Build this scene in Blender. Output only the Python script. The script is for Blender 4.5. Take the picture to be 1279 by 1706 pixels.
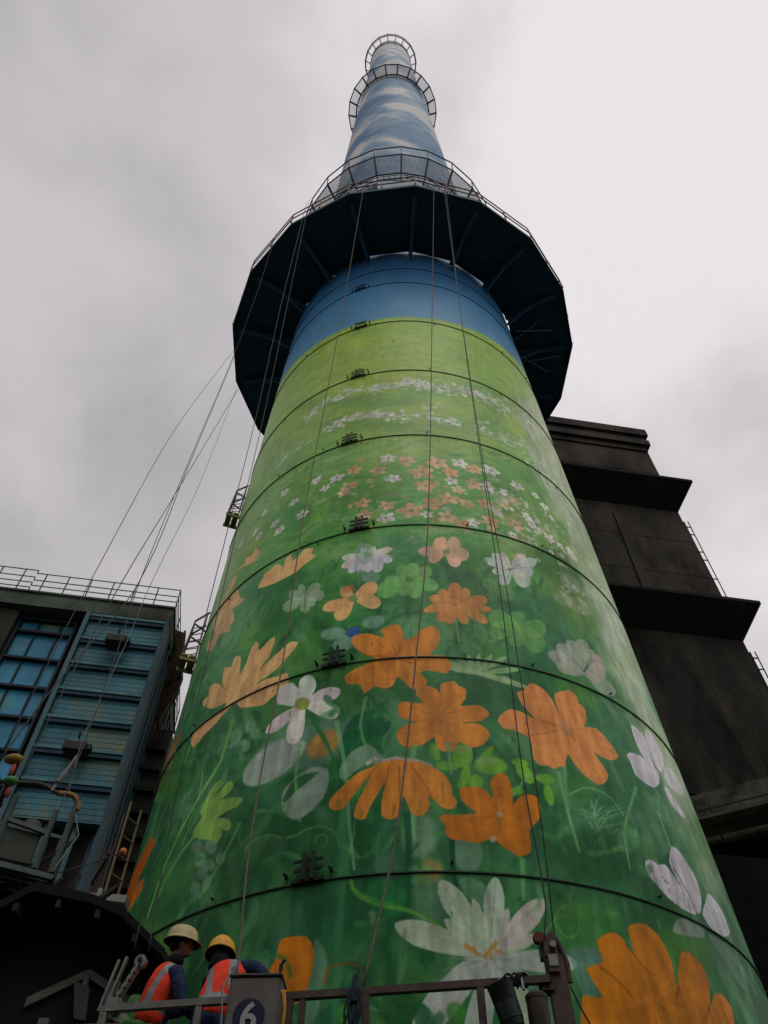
import bpy, bmesh, math, random, os
import numpy as np
from mathutils import Vector, Matrix, noise
R=math.radians; PI=math.pi
for o in list(bpy.data.objects): bpy.data.objects.remove(o)
SC=bpy.context.scene; C=SC.collection
# ---------------------------------------------------------------- camera
cam=bpy.data.cameras.new('camera'); camo=bpy.data.objects.new('camera',cam); C.objects.link(camo)
cam.sensor_fit='VERTICAL'; cam.sensor_height=36; cam.lens=36*1295.2/1706; cam.clip_start=.05; cam.clip_end=3000
_t,_y,_r=.93150,-.0498,.0031
_f=Vector((math.sin(_y)*math.cos(_t),math.cos(_y)*math.cos(_t),math.sin(_t)))
_rt=Vector((math.cos(_y),-math.sin(_y),0)); _up=_rt.cross(_f)
_rt2=_rt*math.cos(_r)+_up*math.sin(_r); _up2=-_rt*math.sin(_r)+_up*math.cos(_r)
_m=Matrix((( _rt2.x,_up2.x,-_f.x),(_rt2.y,_up2.y,-_f.y),(_rt2.z,_up2.z,-_f.z))).to_4x4(); _m.translation=(0,0,1.6)
camo.matrix_world=_m; SC.camera=camo
# ---------------------------------------------------------------- light, overcast sky
SUN_EL,SUN_AZ=58,158          # azimuth clockwise from +Y: behind the photographer, to the right
SC.view_settings.view_transform='Standard'; SC.view_settings.look='None'; SC.view_settings.gamma=1; SC.view_settings.exposure=0
W=bpy.data.worlds.new('World'); SC.world=W; W.use_nodes=True
nt=W.node_tree; nt.nodes.clear(); N=nt.nodes.new; LK=nt.links.new
wo=N('ShaderNodeOutputWorld'); bg=N('ShaderNodeBackground'); bg.inputs['Strength'].default_value=.1
sky=N('ShaderNodeTexSky'); sky.sky_type='NISHITA'; sky.sun_disc=False; sky.sun_elevation=R(SUN_EL); sky.sun_rotation=R(SUN_AZ); sky.dust_density=4
tc=N('ShaderNodeTexCoord')
def wnoise(scale,detail,rough,loc,dist=.4):
    mp=N('ShaderNodeMapping'); mp.inputs['Location'].default_value=loc; mp.inputs['Scale'].default_value=(1,1,1.25)
    n=N('ShaderNodeTexNoise'); n.inputs['Scale'].default_value=scale; n.inputs['Detail'].default_value=detail; n.inputs['Roughness'].default_value=rough; n.inputs['Distortion'].default_value=dist
    LK(tc.outputs['Generated'],mp.inputs['Vector']); LK(mp.outputs[0],n.inputs['Vector']); return n
def wmath(op,a,b=None,clamp=False):
    m=N('ShaderNodeMath'); m.operation=op; m.use_clamp=clamp
    for i,v in enumerate((a,b)):
        if v is None: continue
        if isinstance(v,(int,float)): m.inputs[i].default_value=v
        else: LK(v,m.inputs[i])
    return m.outputs[0]
n1=wnoise(1.5,5,.5,(1.7,4.2,0.6)); n2=wnoise(4.5,5,.55,(3.3,1.2,.7))
# broad brightening of the cloud deck towards the hidden sun side
dt=N('ShaderNodeVectorMath'); dt.operation='DOT_PRODUCT'; dt.inputs[1].default_value=(.62,.16,.60); LK(tc.outputs['Generated'],dt.inputs[0])
v=wmath('ADD',wmath('MULTIPLY',n1.outputs['Fac'],.95),wmath('MULTIPLY',n2.outputs['Fac'],.30))
v=wmath('ADD',v,wmath('MULTIPLY',dt.outputs['Value'],.30))
def blobat(d,w0,amt):
    q=N('ShaderNodeVectorMath'); q.operation='DOT_PRODUCT'; q.inputs[1].default_value=d; LK(tc.outputs['Generated'],q.inputs[0])
    r_=N('ShaderNodeMapRange'); r_.interpolation_type='SMOOTHSTEP'; r_.inputs['From Min'].default_value=w0; r_.inputs['To Max'].default_value=amt; LK(q.outputs['Value'],r_.inputs[0]); return r_.outputs[0]
v=wmath('SUBTRACT',v,blobat((-.54,.48,.69),.86,.13)); v=wmath('ADD',v,blobat((.08,.10,.99),.93,.09)); v=wmath('SUBTRACT',v,blobat((.12,.19,.974),.985,.10)); v=wmath('ADD',v,blobat((.24,.25,.938),.97,.10))
cr=N('ShaderNodeValToRGB'); cr.color_ramp.interpolation='EASE'
e=cr.color_ramp.elements; e[0].position=.44; e[0].color=(.40,.388,.405,1); e[1].position=.98; e[1].color=(.84,.80,.81,1)
m_=e.new(.72); m_.color=(.60,.57,.585,1)
LK(v,cr.inputs[0])
sc_=N('ShaderNodeVectorMath'); sc_.operation='SCALE'; sc_.inputs['Scale'].default_value=10; LK(cr.outputs[0],sc_.inputs[0])
mx=N('ShaderNodeMix'); mx.data_type='RGBA'; mx.inputs[0].default_value=.955; LK(sky.outputs[0],mx.inputs[6]); LK(sc_.outputs[0],mx.inputs[7])
LK(mx.outputs[2],bg.inputs[0]); LK(bg.outputs[0],wo.inputs[0])
sl=bpy.data.lights.new('sun','SUN'); sl.energy=0.8; sl.angle=R(35); sl.color=(1,.97,.93)
so=bpy.data.objects.new('sun',sl); C.objects.link(so)
sd=Vector((math.sin(R(SUN_AZ))*math.cos(R(SUN_EL)),math.cos(R(SUN_AZ))*math.cos(R(SUN_EL)),math.sin(R(SUN_EL))))
so.rotation_euler=sd.to_track_quat('Z','Y').to_euler(); so.location=(10,-20,60)
# ---------------------------------------------------------------- helpers
def srgb(h):
    if isinstance(h,str): h=[int(h[i:i+2],16)/255 for i in (0,2,4)]
    return tuple(c/12.92 if c<=.04045 else ((c+.055)/1.055)**2.4 for c in h)
class MB:
    def __init__(s): s.v=[];s.f=[];s.m=[]
    def add(s,vs,fs,mi=0):
        b=len(s.v); s.v+=[tuple(v) for v in vs]; s.f+=[tuple(b+i for i in f) for f in fs]; s.m+=[mi]*len(fs)
    def box(s,c,d,rot=None,mi=0,bev=0):
        hx,hy,hz=[q/2 for q in d]; c=Vector(c)
        if bev: 
            b=min(bev,hx*.6,hy*.6,hz*.6); pts=[]
            bm=bmesh.new(); bmesh.ops.create_cube(bm,size=1)
            for v in bm.verts: v.co=Vector((v.co.x*hx*2,v.co.y*hy*2,v.co.z*hz*2))
            bmesh.ops.bevel(bm,geom=bm.edges[:],offset=b,segments=2,affect='EDGES')
            vs=[(rot@v.co if rot else v.co)+c for v in bm.verts]; fs=[[v.index for v in f.verts] for f in bm.faces]; bm.free()
            s.add(vs,fs,mi); return
        vs=[Vector((x,y,z)) for x in(-hx,hx) for y in(-hy,hy) for z in(-hz,hz)]
        if rot: vs=[rot@v for v in vs]
        s.add([v+c for v in vs],[(0,1,3,2),(4,6,7,5),(0,4,5,1),(2,3,7,6),(0,2,6,4),(1,5,7,3)],mi)
    def bar(s,a,b,w,h=None,mi=0,up=(0,0,1)):
        a=Vector(a);b=Vector(b);d=b-a;L=d.length
        if L<1e-6: return
        z=d/L; x=Vector(up).cross(z)
        if x.length<1e-3: x=Vector((1,0,0)).cross(z)
        x.normalize(); y=z.cross(x)
        s.box((a+b)/2,(w,h or w,L),Matrix((x,y,z)).transposed(),mi)
    def tube(s,pts,r,n=8,mi=0,cap=True):
        P=[Vector(p) for p in pts]; rr=r if isinstance(r,(list,tuple)) else [r]*len(P)
        b=len(s.v); x=None
        for i,p in enumerate(P):
            t=(P[min(i+1,len(P)-1)]-P[max(i-1,0)]).normalized()
            if x is None: x=t.orthogonal().normalized()
            else: x=(x-t*x.dot(t)).normalized()
            y=t.cross(x)
            for k in range(n):
                a=2*PI*k/n; s.v.append(tuple(p+(x*math.cos(a)+y*math.sin(a))*rr[i]))
        for i in range(len(P)-1):
            for k in range(n):
                k2=(k+1)%n; s.f.append((b+i*n+k,b+i*n+k2,b+(i+1)*n+k2,b+(i+1)*n+k)); s.m.append(mi)
        if cap:
            s.f.append(tuple(b+k for k in range(n))[::-1]); s.m.append(mi)
            s.f.append(tuple(b+(len(P)-1)*n+k for k in range(n))); s.m.append(mi)
    def lathe(s,prof,n=24,o=(0,0,0),mi=0,a0=0,rot=None):
        b=len(s.v); o=Vector(o)
        for r,z in prof:
            for k in range(n):
                a=a0+2*PI*k/n; v=Vector((r*math.cos(a),r*math.sin(a),z))
                if rot: v=rot@v
                s.v.append(tuple(v+o))
        for i in range(len(prof)-1):
            for k in range(n):
                k2=(k+1)%n; s.f.append((b+i*n+k,b+i*n+k2,b+(i+1)*n+k2,b+(i+1)*n+k)); s.m.append(mi)
    def prism(s,poly,t,mi=0):     # poly: list of 3D points in a plane, t: extrusion vector
        n=len(poly); P=[Vector(p) for p in poly]; t=Vector(t)
        s.add(P+[p+t for p in P],[tuple(range(n))[::-1],tuple(range(n,2*n))]+[(i,(i+1)%n,n+(i+1)%n,n+i) for i in range(n)],mi)
    def build(s,name,mats,parent=None,smooth=False,auto=None):
        me=bpy.data.meshes.new(name); me.from_pydata(s.v,[],s.f)
        for m in (mats if isinstance(mats,(list,tuple)) else [mats]): me.materials.append(m)
        if max(s.m,default=0): me.polygons.foreach_set('material_index',s.m)
        bm=bmesh.new(); bm.from_mesh(me); bmesh.ops.recalc_face_normals(bm,faces=bm.faces); bm.to_mesh(me); bm.free()
        if smooth: me.polygons.foreach_set('use_smooth',[True]*len(me.polygons))
        if auto:
            me.polygons.foreach_set('use_smooth',[True]*len(me.polygons)); me.set_sharp_from_angle(angle=R(auto))
        o=bpy.data.objects.new(name,me); C.objects.link(o)
        if parent: o.parent=parent; o.matrix_parent_inverse=parent.matrix_basis.inverted()
        return o
def each(b,name,mats,parent=None,**k):
    # every loose piece of the builder becomes an object of its own
    n=len(b.v); par=list(range(n))
    def find(i):
        while par[i]!=i: par[i]=par[par[i]]; i=par[i]
        return i
    for f in b.f:
        r0=find(f[0])
        for i in f[1:]: par[find(i)]=r0
    groups={}
    for fi,f in enumerate(b.f): groups.setdefault(find(f[0]),[]).append(fi)
    out=[]
    for fs in groups.values():
        q=MB(); mp={}
        for fi in fs:
            nf=[]
            for i in b.f[fi]:
                if i not in mp: mp[i]=len(q.v); q.v.append(b.v[i])
                nf.append(mp[i])
            q.f.append(tuple(nf)); q.m.append(b.m[fi])
        out.append(q.build(name,mats,parent,**k))
    return out
def tag(o,label=None,cat=None,group=None,kind=None):
    for k,v in (('label',label),('category',cat),('group',group),('kind',kind)):
        if v: o[k]=v
    return o
def empty(name,loc,label,cat,group=None,kind=None):
    o=bpy.data.objects.new(name,None); C.objects.link(o); o.location=loc; o.empty_display_size=.3
    tag(o,label,cat,group,kind); return o
def dup(root,loc,rotz,label=None,group=None,parent=None):
    r=root.copy(); C.objects.link(r); r.location=loc; r.rotation_euler=(0,0,rotz)
    if parent: r.parent=parent
    if label: r['label']=label
    if group: r['group']=group
    for ch in list(root.children):
        c=ch.copy(); C.objects.link(c); c.parent=r
        for g in list(ch.children):
            d=g.copy(); C.objects.link(d); d.parent=c
    return r
def mat(name,col,rough=.7,metal=0,var=.25,vs=3,bump=.15,bs=30,stain=None,stsc=1.5,stamt=.5,stretch=(1,1,1),spec=.3):
    m=bpy.data.materials.new(name); m.use_nodes=True; t=m.node_tree; b=t.nodes['Principled BSDF']
    c=srgb(col) if isinstance(col,str) else col
    tc=t.nodes.new('ShaderNodeTexCoord'); mp=t.nodes.new('ShaderNodeMapping'); mp.inputs['Scale'].default_value=stretch; t.links.new(tc.outputs['Object'],mp.inputs[0])
    n=t.nodes.new('ShaderNodeTexNoise'); n.inputs['Scale'].default_value=vs; n.inputs['Detail'].default_value=6; n.inputs['Roughness'].default_value=.6; t.links.new(mp.outputs[0],n.inputs[0])
    r=t.nodes.new('ShaderNodeValToRGB'); r.color_ramp.elements[0].position=.3; r.color_ramp.elements[1].position=.7
    r.color_ramp.elements[0].color=(*[x*(1-var) for x in c],1); r.color_ramp.elements[1].color=(*[min(1,x*(1+var)) for x in c],1)
    t.links.new(n.outputs[0],r.inputs[0]); out=r.outputs[0]
    if stain:
        s=srgb(stain); n2=t.nodes.new('ShaderNodeTexNoise'); n2.inputs['Scale'].default_value=stsc; n2.inputs['Detail'].default_value=8; n2.inputs['Roughness'].default_value=.65
        mp2=t.nodes.new('ShaderNodeMapping'); mp2.inputs['Scale'].default_value=stretch; mp2.inputs['Location'].default_value=(7.1,3.3,1.9); t.links.new(tc.outputs['Object'],mp2.inputs[0]); t.links.new(mp2.outputs[0],n2.inputs[0])
        r2=t.nodes.new('ShaderNodeValToRGB'); r2.color_ramp.elements[0].position=.5; r2.color_ramp.elements[1].position=.68; r2.color_ramp.elements[1].color=(stamt,)*3+(1,)
        t.links.new(n2.outputs[0],r2.inputs[0]); mx=t.nodes.new('ShaderNodeMix'); mx.data_type='RGBA'; t.links.new(r2.outputs[0],mx.inputs[0]); t.links.new(out,mx.inputs[6]); mx.inputs[7].default_value=(*s,1); out=mx.outputs[2]
    t.links.new(out,b.inputs['Base Color']); b.inputs['Roughness'].default_value=rough; b.inputs['Metallic'].default_value=metal; b.inputs['Specular IOR Level'].default_value=spec
    if bump:
        n3=t.nodes.new('ShaderNodeTexNoise'); n3.inputs['Scale'].default_value=bs; n3.inputs['Detail'].default_value=4; t.links.new(tc.outputs['Object'],n3.inputs[0])
        bp=t.nodes.new('ShaderNodeBump'); bp.inputs['Strength'].default_value=bump; bp.inputs['Distance'].default_value=.02; t.links.new(n3.outputs[0],bp.inputs['Height']); t.links.new(bp.outputs[0],b.inputs['Normal'])
    return m
rnd=random.Random(11)
AX=14.48                      # chimney axis at (0, AX)
def rad(z):                   # chimney radius at height z
    T=((0,5.472),(31.6,4.59),(55,3.99),(65,3.80),(83,3.45),(105,2.95),(126,2.68))
    for (a,ra),(b,rb) in zip(T,T[1:]):
        if z<=b: return ra+(rb-ra)*(z-a)/(b-a)
    return T[-1][1]
def wall(phi,z,off=0):        # phi degrees from the side facing the camera, positive to the right
    r=rad(z)+off; a=R(phi); return Vector((r*math.sin(a),AX-r*math.cos(a),z))
# ---------------------------------------------------------------- the mural: paint laid on the wall, right edge paled with painted-in sheen, (angle*20, height in cm)
MURAL='''0 36 87 46 50 350 -214 693 -41 -43 -119 -14 -161 24 -150 58 -40 62 121 25 186 -16 147 -43
0 26 87 51 60 350 89 624 -47 -36 -106 -17 -121 10 -88 34 -8 41 85 27 134 2 113 -23
0 33 92 56 50 350 -186 587 -26 -24 -71 -10 -88 11 -69 26 -11 30 57 18 94 -2 81 -20
0 41 97 56 50 350 712 680 -105 -34 -128 -12 -100 14 -40 32 40 35 110 22 139 3 97 -21
0 31 92 56 60 350 612 1003 -100 -57 -173 -40 -165 -4 -99 27 5 41 116 37 186 24 174 3
0 38 92 46 50 350 4 987 -45 -46 -107 -19 -127 19 -97 51 -13 56 90 30 140 -5 117 -35
0 51 115 61 50 350 337 1205 -85 -60 -170 -34 -183 13 -129 53 -5 57 132 32 203 6 177 -19
0 61 122 87 60 350 689 1205 29 -69 -78 -80 -123 -47 -111 4 -65 48 6 72 84 64 136 29
0 71 128 61 50 350 -273 1178 -34 -45 -103 -9 -140 38 -126 74 -31 69 100 18 157 -29 127 -55
0 107 133 51 60 350 1078 1518 51 -54 -154 -119 -168 -77 -125 -12 -64 39 12 69 94 73 165 56
0 115 140 56 50 350 929 1347 49 -45 -64 -67 -114 -46 -103 -3 -63 37 -2 55 62 50 114 26
0 153 184 148 70 350 1353 1292 4 -78 -259 -131 -155 -43 -91 20 -29 62 42 79 122 67 222 49
0 158 184 140 60 350 1186 1407 29 -55 -122 -87 -124 -43 -91 10 -43 47 13 61 73 50 124 22
0 153 178 140 50 350 1187 1065 -26 -56 -100 -55 -94 -22 -63 14 -21 40 29 48 76 37 109 13
0 115 153 107 50 350 1357 1009 1 -58 -196 -83 -122 -24 -75 19 -28 48 27 55 85 40 146 15
0 128 158 76 40 350 854 1536 -128 -70 -144 -30 -107 17 -39 48 45 53 121 40 158 19 116 -14
0 153 173 115 50 350 1355 1796 -1 -78 -81 -83 -202 -91 -107 -2 -49 49 13 68 80 62 158 49
0 92 153 66 40 350 602 1628 -158 -80 -299 -61 -309 18 -227 73 -8 44 230 -12 329 -4 310 27
0 76 148 82 50 350 -211 1517 -35 -52 -135 -34 -192 14 -191 67 -66 70 137 13 216 -14 181 -24
0 128 168 102 50 350 -649 1866 47 -80 -33 -52 -102 2 -156 73 -175 138 -52 104 163 -28 182 -72
0 92 148 87 60 350 175 1934 -102 -27 -251 -2 -325 77 -307 148 -13 28 306 -122 333 -78 258 -17
0 92 148 87 60 350 715 2115 -138 -71 -259 -73 -249 -10 -159 30 1 20 164 -1 257 20 262 58
0 102 148 97 50 350 1066 2136 -167 -97 -213 -69 -167 -12 -87 22 16 27 119 24 195 36 219 59
0 92 140 84 60 350 298 1808 -117 -28 -276 -5 -343 75 -312 139 -7 19 312 -118 350 -74 280 -9
0 92 143 92 50 350 706 1881 -101 -46 -196 -46 -186 -7 -114 18 5 17 122 8 195 17 194 31
0 168 189 128 50 350 1291 2500 9 -143 25 -58 29 43 -317 -112 -48 122 198 290 146 155 -30 -121
0 140 178 92 40 350 -359 2255 -8 -68 -91 -50 -143 4 -149 67 -75 90 71 43 159 -4 152 -29
0 143 184 76 50 350 838 2403 -127 -91 -203 -78 -178 -17 -100 26 11 37 123 34 198 42 202 50
0 153 189 92 40 350 253 2223 -93 -52 -212 -21 -250 54 -196 103 -9 50 193 -38 264 -45 219 -21
0 76 133 87 50 350 -672 1319 50 -50 -8 -40 -62 -13 -97 23 -100 55 -44 59 54 23 110 -16
0 51 112 66 60 350 -745 1002 -62 -24 -78 5 -61 32 -3 42 61 32 85 9 63 -18 21 -38
0 51 122 66 50 350 -755 751 -35 -35 -52 -10 -49 20 -22 42 22 45 55 25 55 -6 30 -36
0 92 140 92 50 350 1176 830 -24 -53 -101 -47 -97 -16 -66 17 -23 41 27 46 78 32 112 5
0 56 117 76 50 350 514 1147 -70 -31 -107 -8 -97 20 -49 36 23 32 89 16 116 -6 86 -24
0 71 122 87 45 350 872 982 -18 -64 -111 -67 -124 -33 -93 10 -37 45 34 60 104 52 141 21
0 51 107 71 50 350 759 783 -97 -37 -109 -16 -79 10 -25 30 41 34 98 27 119 8 75 -17
0 56 128 66 64 250 -211 700 -2 -25 -32 -14 -49 3 -45 19 -19 28 18 22 46 5 52 -12
0 128 173 71 40 80 183 1378 -32 -4 -61 15 -64 28 -37 29 9 12 52 -9 68 -24 52 -28
0 56 128 66 43 150 649 1037 -37 -20 -67 -18 -63 -5 -35 6 8 15 48 17 70 13 60 3
0 128 173 71 53 250 -334 1489 -41 -9 -83 28 -96 58 -63 62 14 27 83 -22 101 -51 70 -54
0 102 153 71 49 80 662 1989 -28 -56 -80 -68 -86 -45 -59 -5 -10 32 43 55 84 58 90 37
0 76 148 66 64 150 528 605 -49 -17 -58 -4 -42 10 -9 19 30 20 57 12 58 -3 29 -16
0 36 107 56 42 150 -674 630 -32 -20 -127 5 -249 44 -261 69 8 29 -21 34 435 -81 179 -44
0 36 107 56 54 250 -547 1209 28 -40 -11 -22 -44 6 -61 32 -54 47 -16 38 36 7 64 -26
0 76 148 66 50 250 1198 1452 -153 -86 -140 -60 -94 -23 -36 10 26 34 89 48 141 54 160 48
0 76 148 66 50 150 352 1059 -3 -24 -31 -24 -43 -12 -36 4 -13 19 15 24 39 20 45 5
0 92 153 61 60 80 453 617 -7 -22 -30 -17 -40 -4 -32 9 -10 20 17 21 38 12 40 -2
0 66 138 92 49 80 -278 792 -29 -10 -84 -3 -108 11 -85 18 -10 15 73 2 111 -7 93 -12
0 128 173 71 61 250 -377 1479 0 -19 -27 -14 -42 -1 -39 13 -18 20 15 17 39 7 44 -6
0 92 153 61 43 80 -71 988 -26 -21 -64 -8 -75 10 -54 24 -5 24 51 14 78 -3 68 -16
0 92 153 61 53 80 -58 1040 -6 -22 -35 -16 -47 -3 -39 12 -12 21 20 20 45 10 47 -5
0 128 173 71 55 150 399 2000 -22 -43 -36 -27 -33 1 -16 27 8 42 29 37 39 15 28 -14
0 87 143 76 60 150 911 1784 -72 -69 -91 -54 -69 -17 -28 21 23 47 70 56 95 46 74 11
0 87 143 76 38 250 633 1565 -53 -25 -81 -9 -72 12 -34 25 18 23 65 13 86 0 64 -14
0 26 87 41 49 250 869 1349 -105 -48 -114 -17 -81 15 -24 37 44 39 102 28 124 10 80 -17
0 36 107 56 46 250 319 702 -38 -12 -59 0 -54 12 -25 19 16 17 52 5 62 -6 43 -17
0 66 138 92 39 150 677 660 -41 -14 -68 -8 -63 0 -31 9 11 11 51 10 72 5 58 -3
0 56 128 66 55 80 447 600 -48 -20 -91 -11 -90 2 -52 14 7 19 67 14 99 6 84 -7
0 92 153 61 59 250 674 1032 -15 -30 -50 -29 -56 -15 -40 6 -9 22 28 30 55 24 58 7
0 92 153 61 61 150 -677 616 -23 -17 -114 0 -216 30 -319 66 8 21 -18 30 434 -70 175 -33
0 128 173 71 47 250 -4 1832 2 -34 -19 -24 -31 -2 -29 20 -14 34 9 31 27 14 33 -10
0 76 148 66 63 250 -733 721 11 -19 -37 -10 -77 7 -93 23 -65 29 19 16 88 -5 93 -18
0 26 87 41 55 80 664 718 -59 -30 -93 -20 -82 -2 -43 16 14 25 69 25 98 14 82 -5
0 87 143 76 41 250 1084 2259 -98 -71 -123 -66 -94 -30 -43 2 18 26 76 43 119 54 119 49
0 36 107 56 52 250 -210 720 -13 -17 -41 -7 -52 6 -39 16 -8 19 30 13 52 0 49 -11
0 56 128 66 55 250 159 798 -26 -9 -50 2 -51 11 -30 14 8 12 41 3 55 -7 43 -13
0 26 87 41 46 250 389 1305 -40 -27 -82 -21 -86 -3 -53 15 3 23 60 21 91 12 80 -2
0 102 153 71 43 150 -86 1506 -16 -27 -62 -24 -78 -8 -61 11 -14 23 42 23 77 16 75 1
0 66 138 92 43 80 113 1289 -35 -19 -73 -1 -79 19 -49 29 6 23 60 7 84 -10 67 -22
0 92 153 61 56 80 904 623 -82 -27 -107 -18 -85 -2 -37 12 22 20 77 20 111 14 94 0
0 92 153 61 40 150 598 828 -34 -24 -66 -21 -66 -7 -39 8 3 20 46 22 72 16 63 1
0 26 87 41 48 150 -69 623 -28 -12 -36 -1 -29 12 -8 18 17 17 36 7 36 -6 18 -16
0 76 148 66 43 80 -824 896 -2 -29 -91 1 -211 51 -217 76 11 29 -8 38 189 -40 235 -75
0 36 107 56 52 150 -461 1297 -10 -20 -58 -14 -85 1 -77 18 -26 23 44 14 86 2 82 -8
0 66 138 92 48 80 -608 1303 12 -36 -37 -15 -72 15 -83 42 -55 51 15 28 75 -8 87 -34
0 66 138 92 36 150 -569 1084 -28 -8 -80 16 -108 36 -90 44 -8 21 85 -16 113 -34 84 -35
0 128 173 71 49 150 1044 2039 -55 -49 -91 -59 -77 -39 -40 -8 6 20 52 41 86 50 88 43
0 92 153 61 56 250 718 994 -51 -20 -70 -9 -56 6 -21 17 22 19 58 13 72 3 48 -9
0 66 138 92 41 150 223 806 -31 -13 -68 -7 -73 4 -47 12 3 14 51 8 77 1 66 -7
0 92 153 61 49 250 -729 638 -17 -17 -101 0 -194 28 -311 67 8 20 -14 27 391 -65 167 -33
0 92 153 61 53 80 -300 1023 -29 -18 -63 4 -71 25 -48 36 4 27 56 5 76 -18 58 -31
0 36 107 56 44 150 -536 1245 -12 -27 -50 -3 -72 25 -64 44 -19 40 41 14 75 -17 68 -37
0 204 212 189 70 160 1349 2344 6 -80 -280 -227 -170 -98 -90 -1 -18 66 62 105 152 124 347 204
0 194 209 173 70 160 1338 2170 9 -70 -235 -184 -220 -123 -105 -12 -17 59 79 105 198 145 302 164
0 204 212 189 70 160 1333 2012 8 -62 -144 -119 -267 -142 -110 -17 -15 53 84 101 228 154 226 107
0 194 209 173 70 160 1337 1883 8 -57 -192 -136 -230 -114 -103 -14 -15 48 79 90 203 130 260 120
0 194 209 173 70 160 1359 1771 -113 -113 -156 -106 -110 -47 -65 6 -14 45 40 63 96 63 146 51
0 178 199 148 70 160 1351 1660 6 -49 -283 -160 -152 -65 -82 -3 -13 40 60 67 139 80 333 145
0 194 209 173 70 160 1348 1550 4 -44 -189 -109 -169 -68 -81 -4 -13 37 59 63 145 79 251 96
0 194 209 173 70 160 1354 1459 3 -42 -212 -111 -130 -47 -70 0 -13 35 48 53 112 59 267 98
0 204 212 189 70 160 1353 1375 5 -38 -250 -119 -134 -47 -72 -1 -12 32 52 51 120 59 259 90
0 178 199 148 70 160 1343 1292 6 -35 -191 -91 -189 -65 -88 -8 -11 30 69 54 168 74 244 80
0 194 209 173 70 160 1225 1176 -47 -50 -104 -53 -88 -25 -54 4 -11 28 35 39 79 36 107 23
0 194 209 173 70 160 1232 1110 -41 -43 -96 -48 -82 -22 -51 5 -11 26 32 36 73 31 99 19
0 178 199 148 70 160 1349 1089 6 -29 -245 -91 -152 -43 -78 -5 -10 24 61 42 140 53 286 80
0 194 209 173 70 160 1349 1024 3 -27 -137 -55 -160 -43 -74 -2 -10 23 54 38 134 48 195 46
0 204 212 189 40 160 1356 972 3 -26 -232 -76 -113 -28 -62 1 -10 22 45 32 101 35 179 40
0 178 199 148 40 160 1340 914 5 -24 15 -12 -307 -74 -89 -7 -10 20 71 38 203 62 119 22
0 178 199 148 40 160 1340 865 5 -23 14 -12 -292 -66 -89 -6 -10 19 71 36 211 59 97 16
0 194 209 173 40 160 1309 811 -74 -37 -112 -37 -86 -16 -50 3 -9 18 34 25 76 23 110 16
2 168 191 148 27 60 170 946 1941 12 -59 23 -34
2 168 191 148 45 60 73 1040 1543 -14 -59 54 -16
2 153 168 102 23 60 112 1157 827 71 -24 -3 -29
2 168 191 148 48 60 77 974 918 3 -39 32 -21
2 178 194 173 26 60 68 1358 739 -3 -26 1 -18
2 168 191 148 22 60 81 1190 1584 4 -73 166 20
2 168 191 148 32 60 82 904 619 5 -29 24 -19
2 153 168 102 39 60 109 1203 1023 15 -32 62 -8
2 168 191 148 30 60 129 889 1391 26 -45 8 -35
2 153 168 102 42 60 118 813 1144 21 -24 -1 -22
2 178 194 173 40 60 182 850 2174 38 -143 36 -89
2 178 194 173 49 60 55 664 912 19 -50 22 -33
2 168 191 148 33 60 101 863 2213 35 -148 41 -90
2 178 194 173 40 60 99 1251 741 -38 -28 147 14
2 92 133 92 40 60 123 817 2076 22 -164 59 -88
2 92 133 92 27 60 87 1228 1810 131 -21 -1 -66
2 128 158 102 33 60 57 1184 804 -3 -27 54 -8
2 178 194 173 32 60 67 1359 1582 -2 -106 -4 -74
2 178 194 173 47 60 59 1086 965 -6 -43 53 -16
2 92 133 92 36 60 101 723 1314 40 -61 4 -48
2 128 158 102 21 60 123 1160 948 2 -58 104 -15
2 128 158 102 41 60 57 513 1700 50 -118 21 -82
2 178 194 173 46 60 56 931 1158 13 -63 36 -36
2 128 158 102 25 60 83 1061 798 59 -31 -9 -32
2 178 194 173 23 60 42 842 749 21 -39 17 -28
2 178 194 173 47 60 57 919 1536 4 -95 55 -45
2 92 133 92 27 60 126 613 1268 11 -56 25 -34
2 153 168 102 35 60 80 949 648 -6 -17 23 -9
2 92 133 92 33 60 68 1359 816 -1 -47 -4 -34
2 92 133 92 46 60 72 1006 1788 16 -119 67 -56
2 178 194 173 35 60 46 1072 662 0 -32 41 -16
2 168 191 148 40 60 146 1282 1727 76 -79 -4 -84
2 92 133 92 38 60 127 855 1398 24 -85 33 -53
2 128 158 102 33 60 129 912 1816 29 -109 38 -67
2 178 194 173 46 60 104 1033 928 13 -53 43 -29
2 128 158 102 29 60 71 1035 962 21 -52 35 -32
2 128 158 102 25 60 169 539 2030 59 -134 14 -98
2 168 191 148 25 60 115 1031 944 7 -58 52 -29
2 178 194 173 27 60 97 1166 750 95 -18 -26 -31
2 178 194 173 50 60 100 654 1520 34 -59 4 -46
2 128 158 102 47 60 44 763 1220 14 -42 15 -28
2 168 191 148 25 60 72 889 1027 23 -54 22 -35
2 153 168 102 35 60 40 784 620 10 -27 16 -17
2 168 191 148 29 60 131 1175 1230 -13 -66 123 -2
2 178 194 173 27 60 88 999 1796 91 -57 -28 -83
2 153 168 102 38 60 75 702 1570 18 -108 44 -63
2 153 168 102 41 60 64 912 1732 37 -44 -3 -44
2 92 133 92 35 60 111 944 1052 3 -46 34 -24
2 128 158 102 32 60 96 815 1713 17 -87 32 -53
2 128 158 102 23 60 178 807 2116 12 -161 64 -81
2 92 133 92 50 60 86 984 992 39 -14 -19 -22
2 178 194 173 38 60 112 1359 758 -2 -46 -3 -33
2 168 191 148 45 60 91 985 980 52 -36 -10 -36
2 92 133 92 39 60 110 1063 1050 44 -47 16 -37
2 178 194 173 30 60 86 842 736 27 -37 9 -28
2 178 194 173 36 60 39 914 651 10 -36 27 -23
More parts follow.
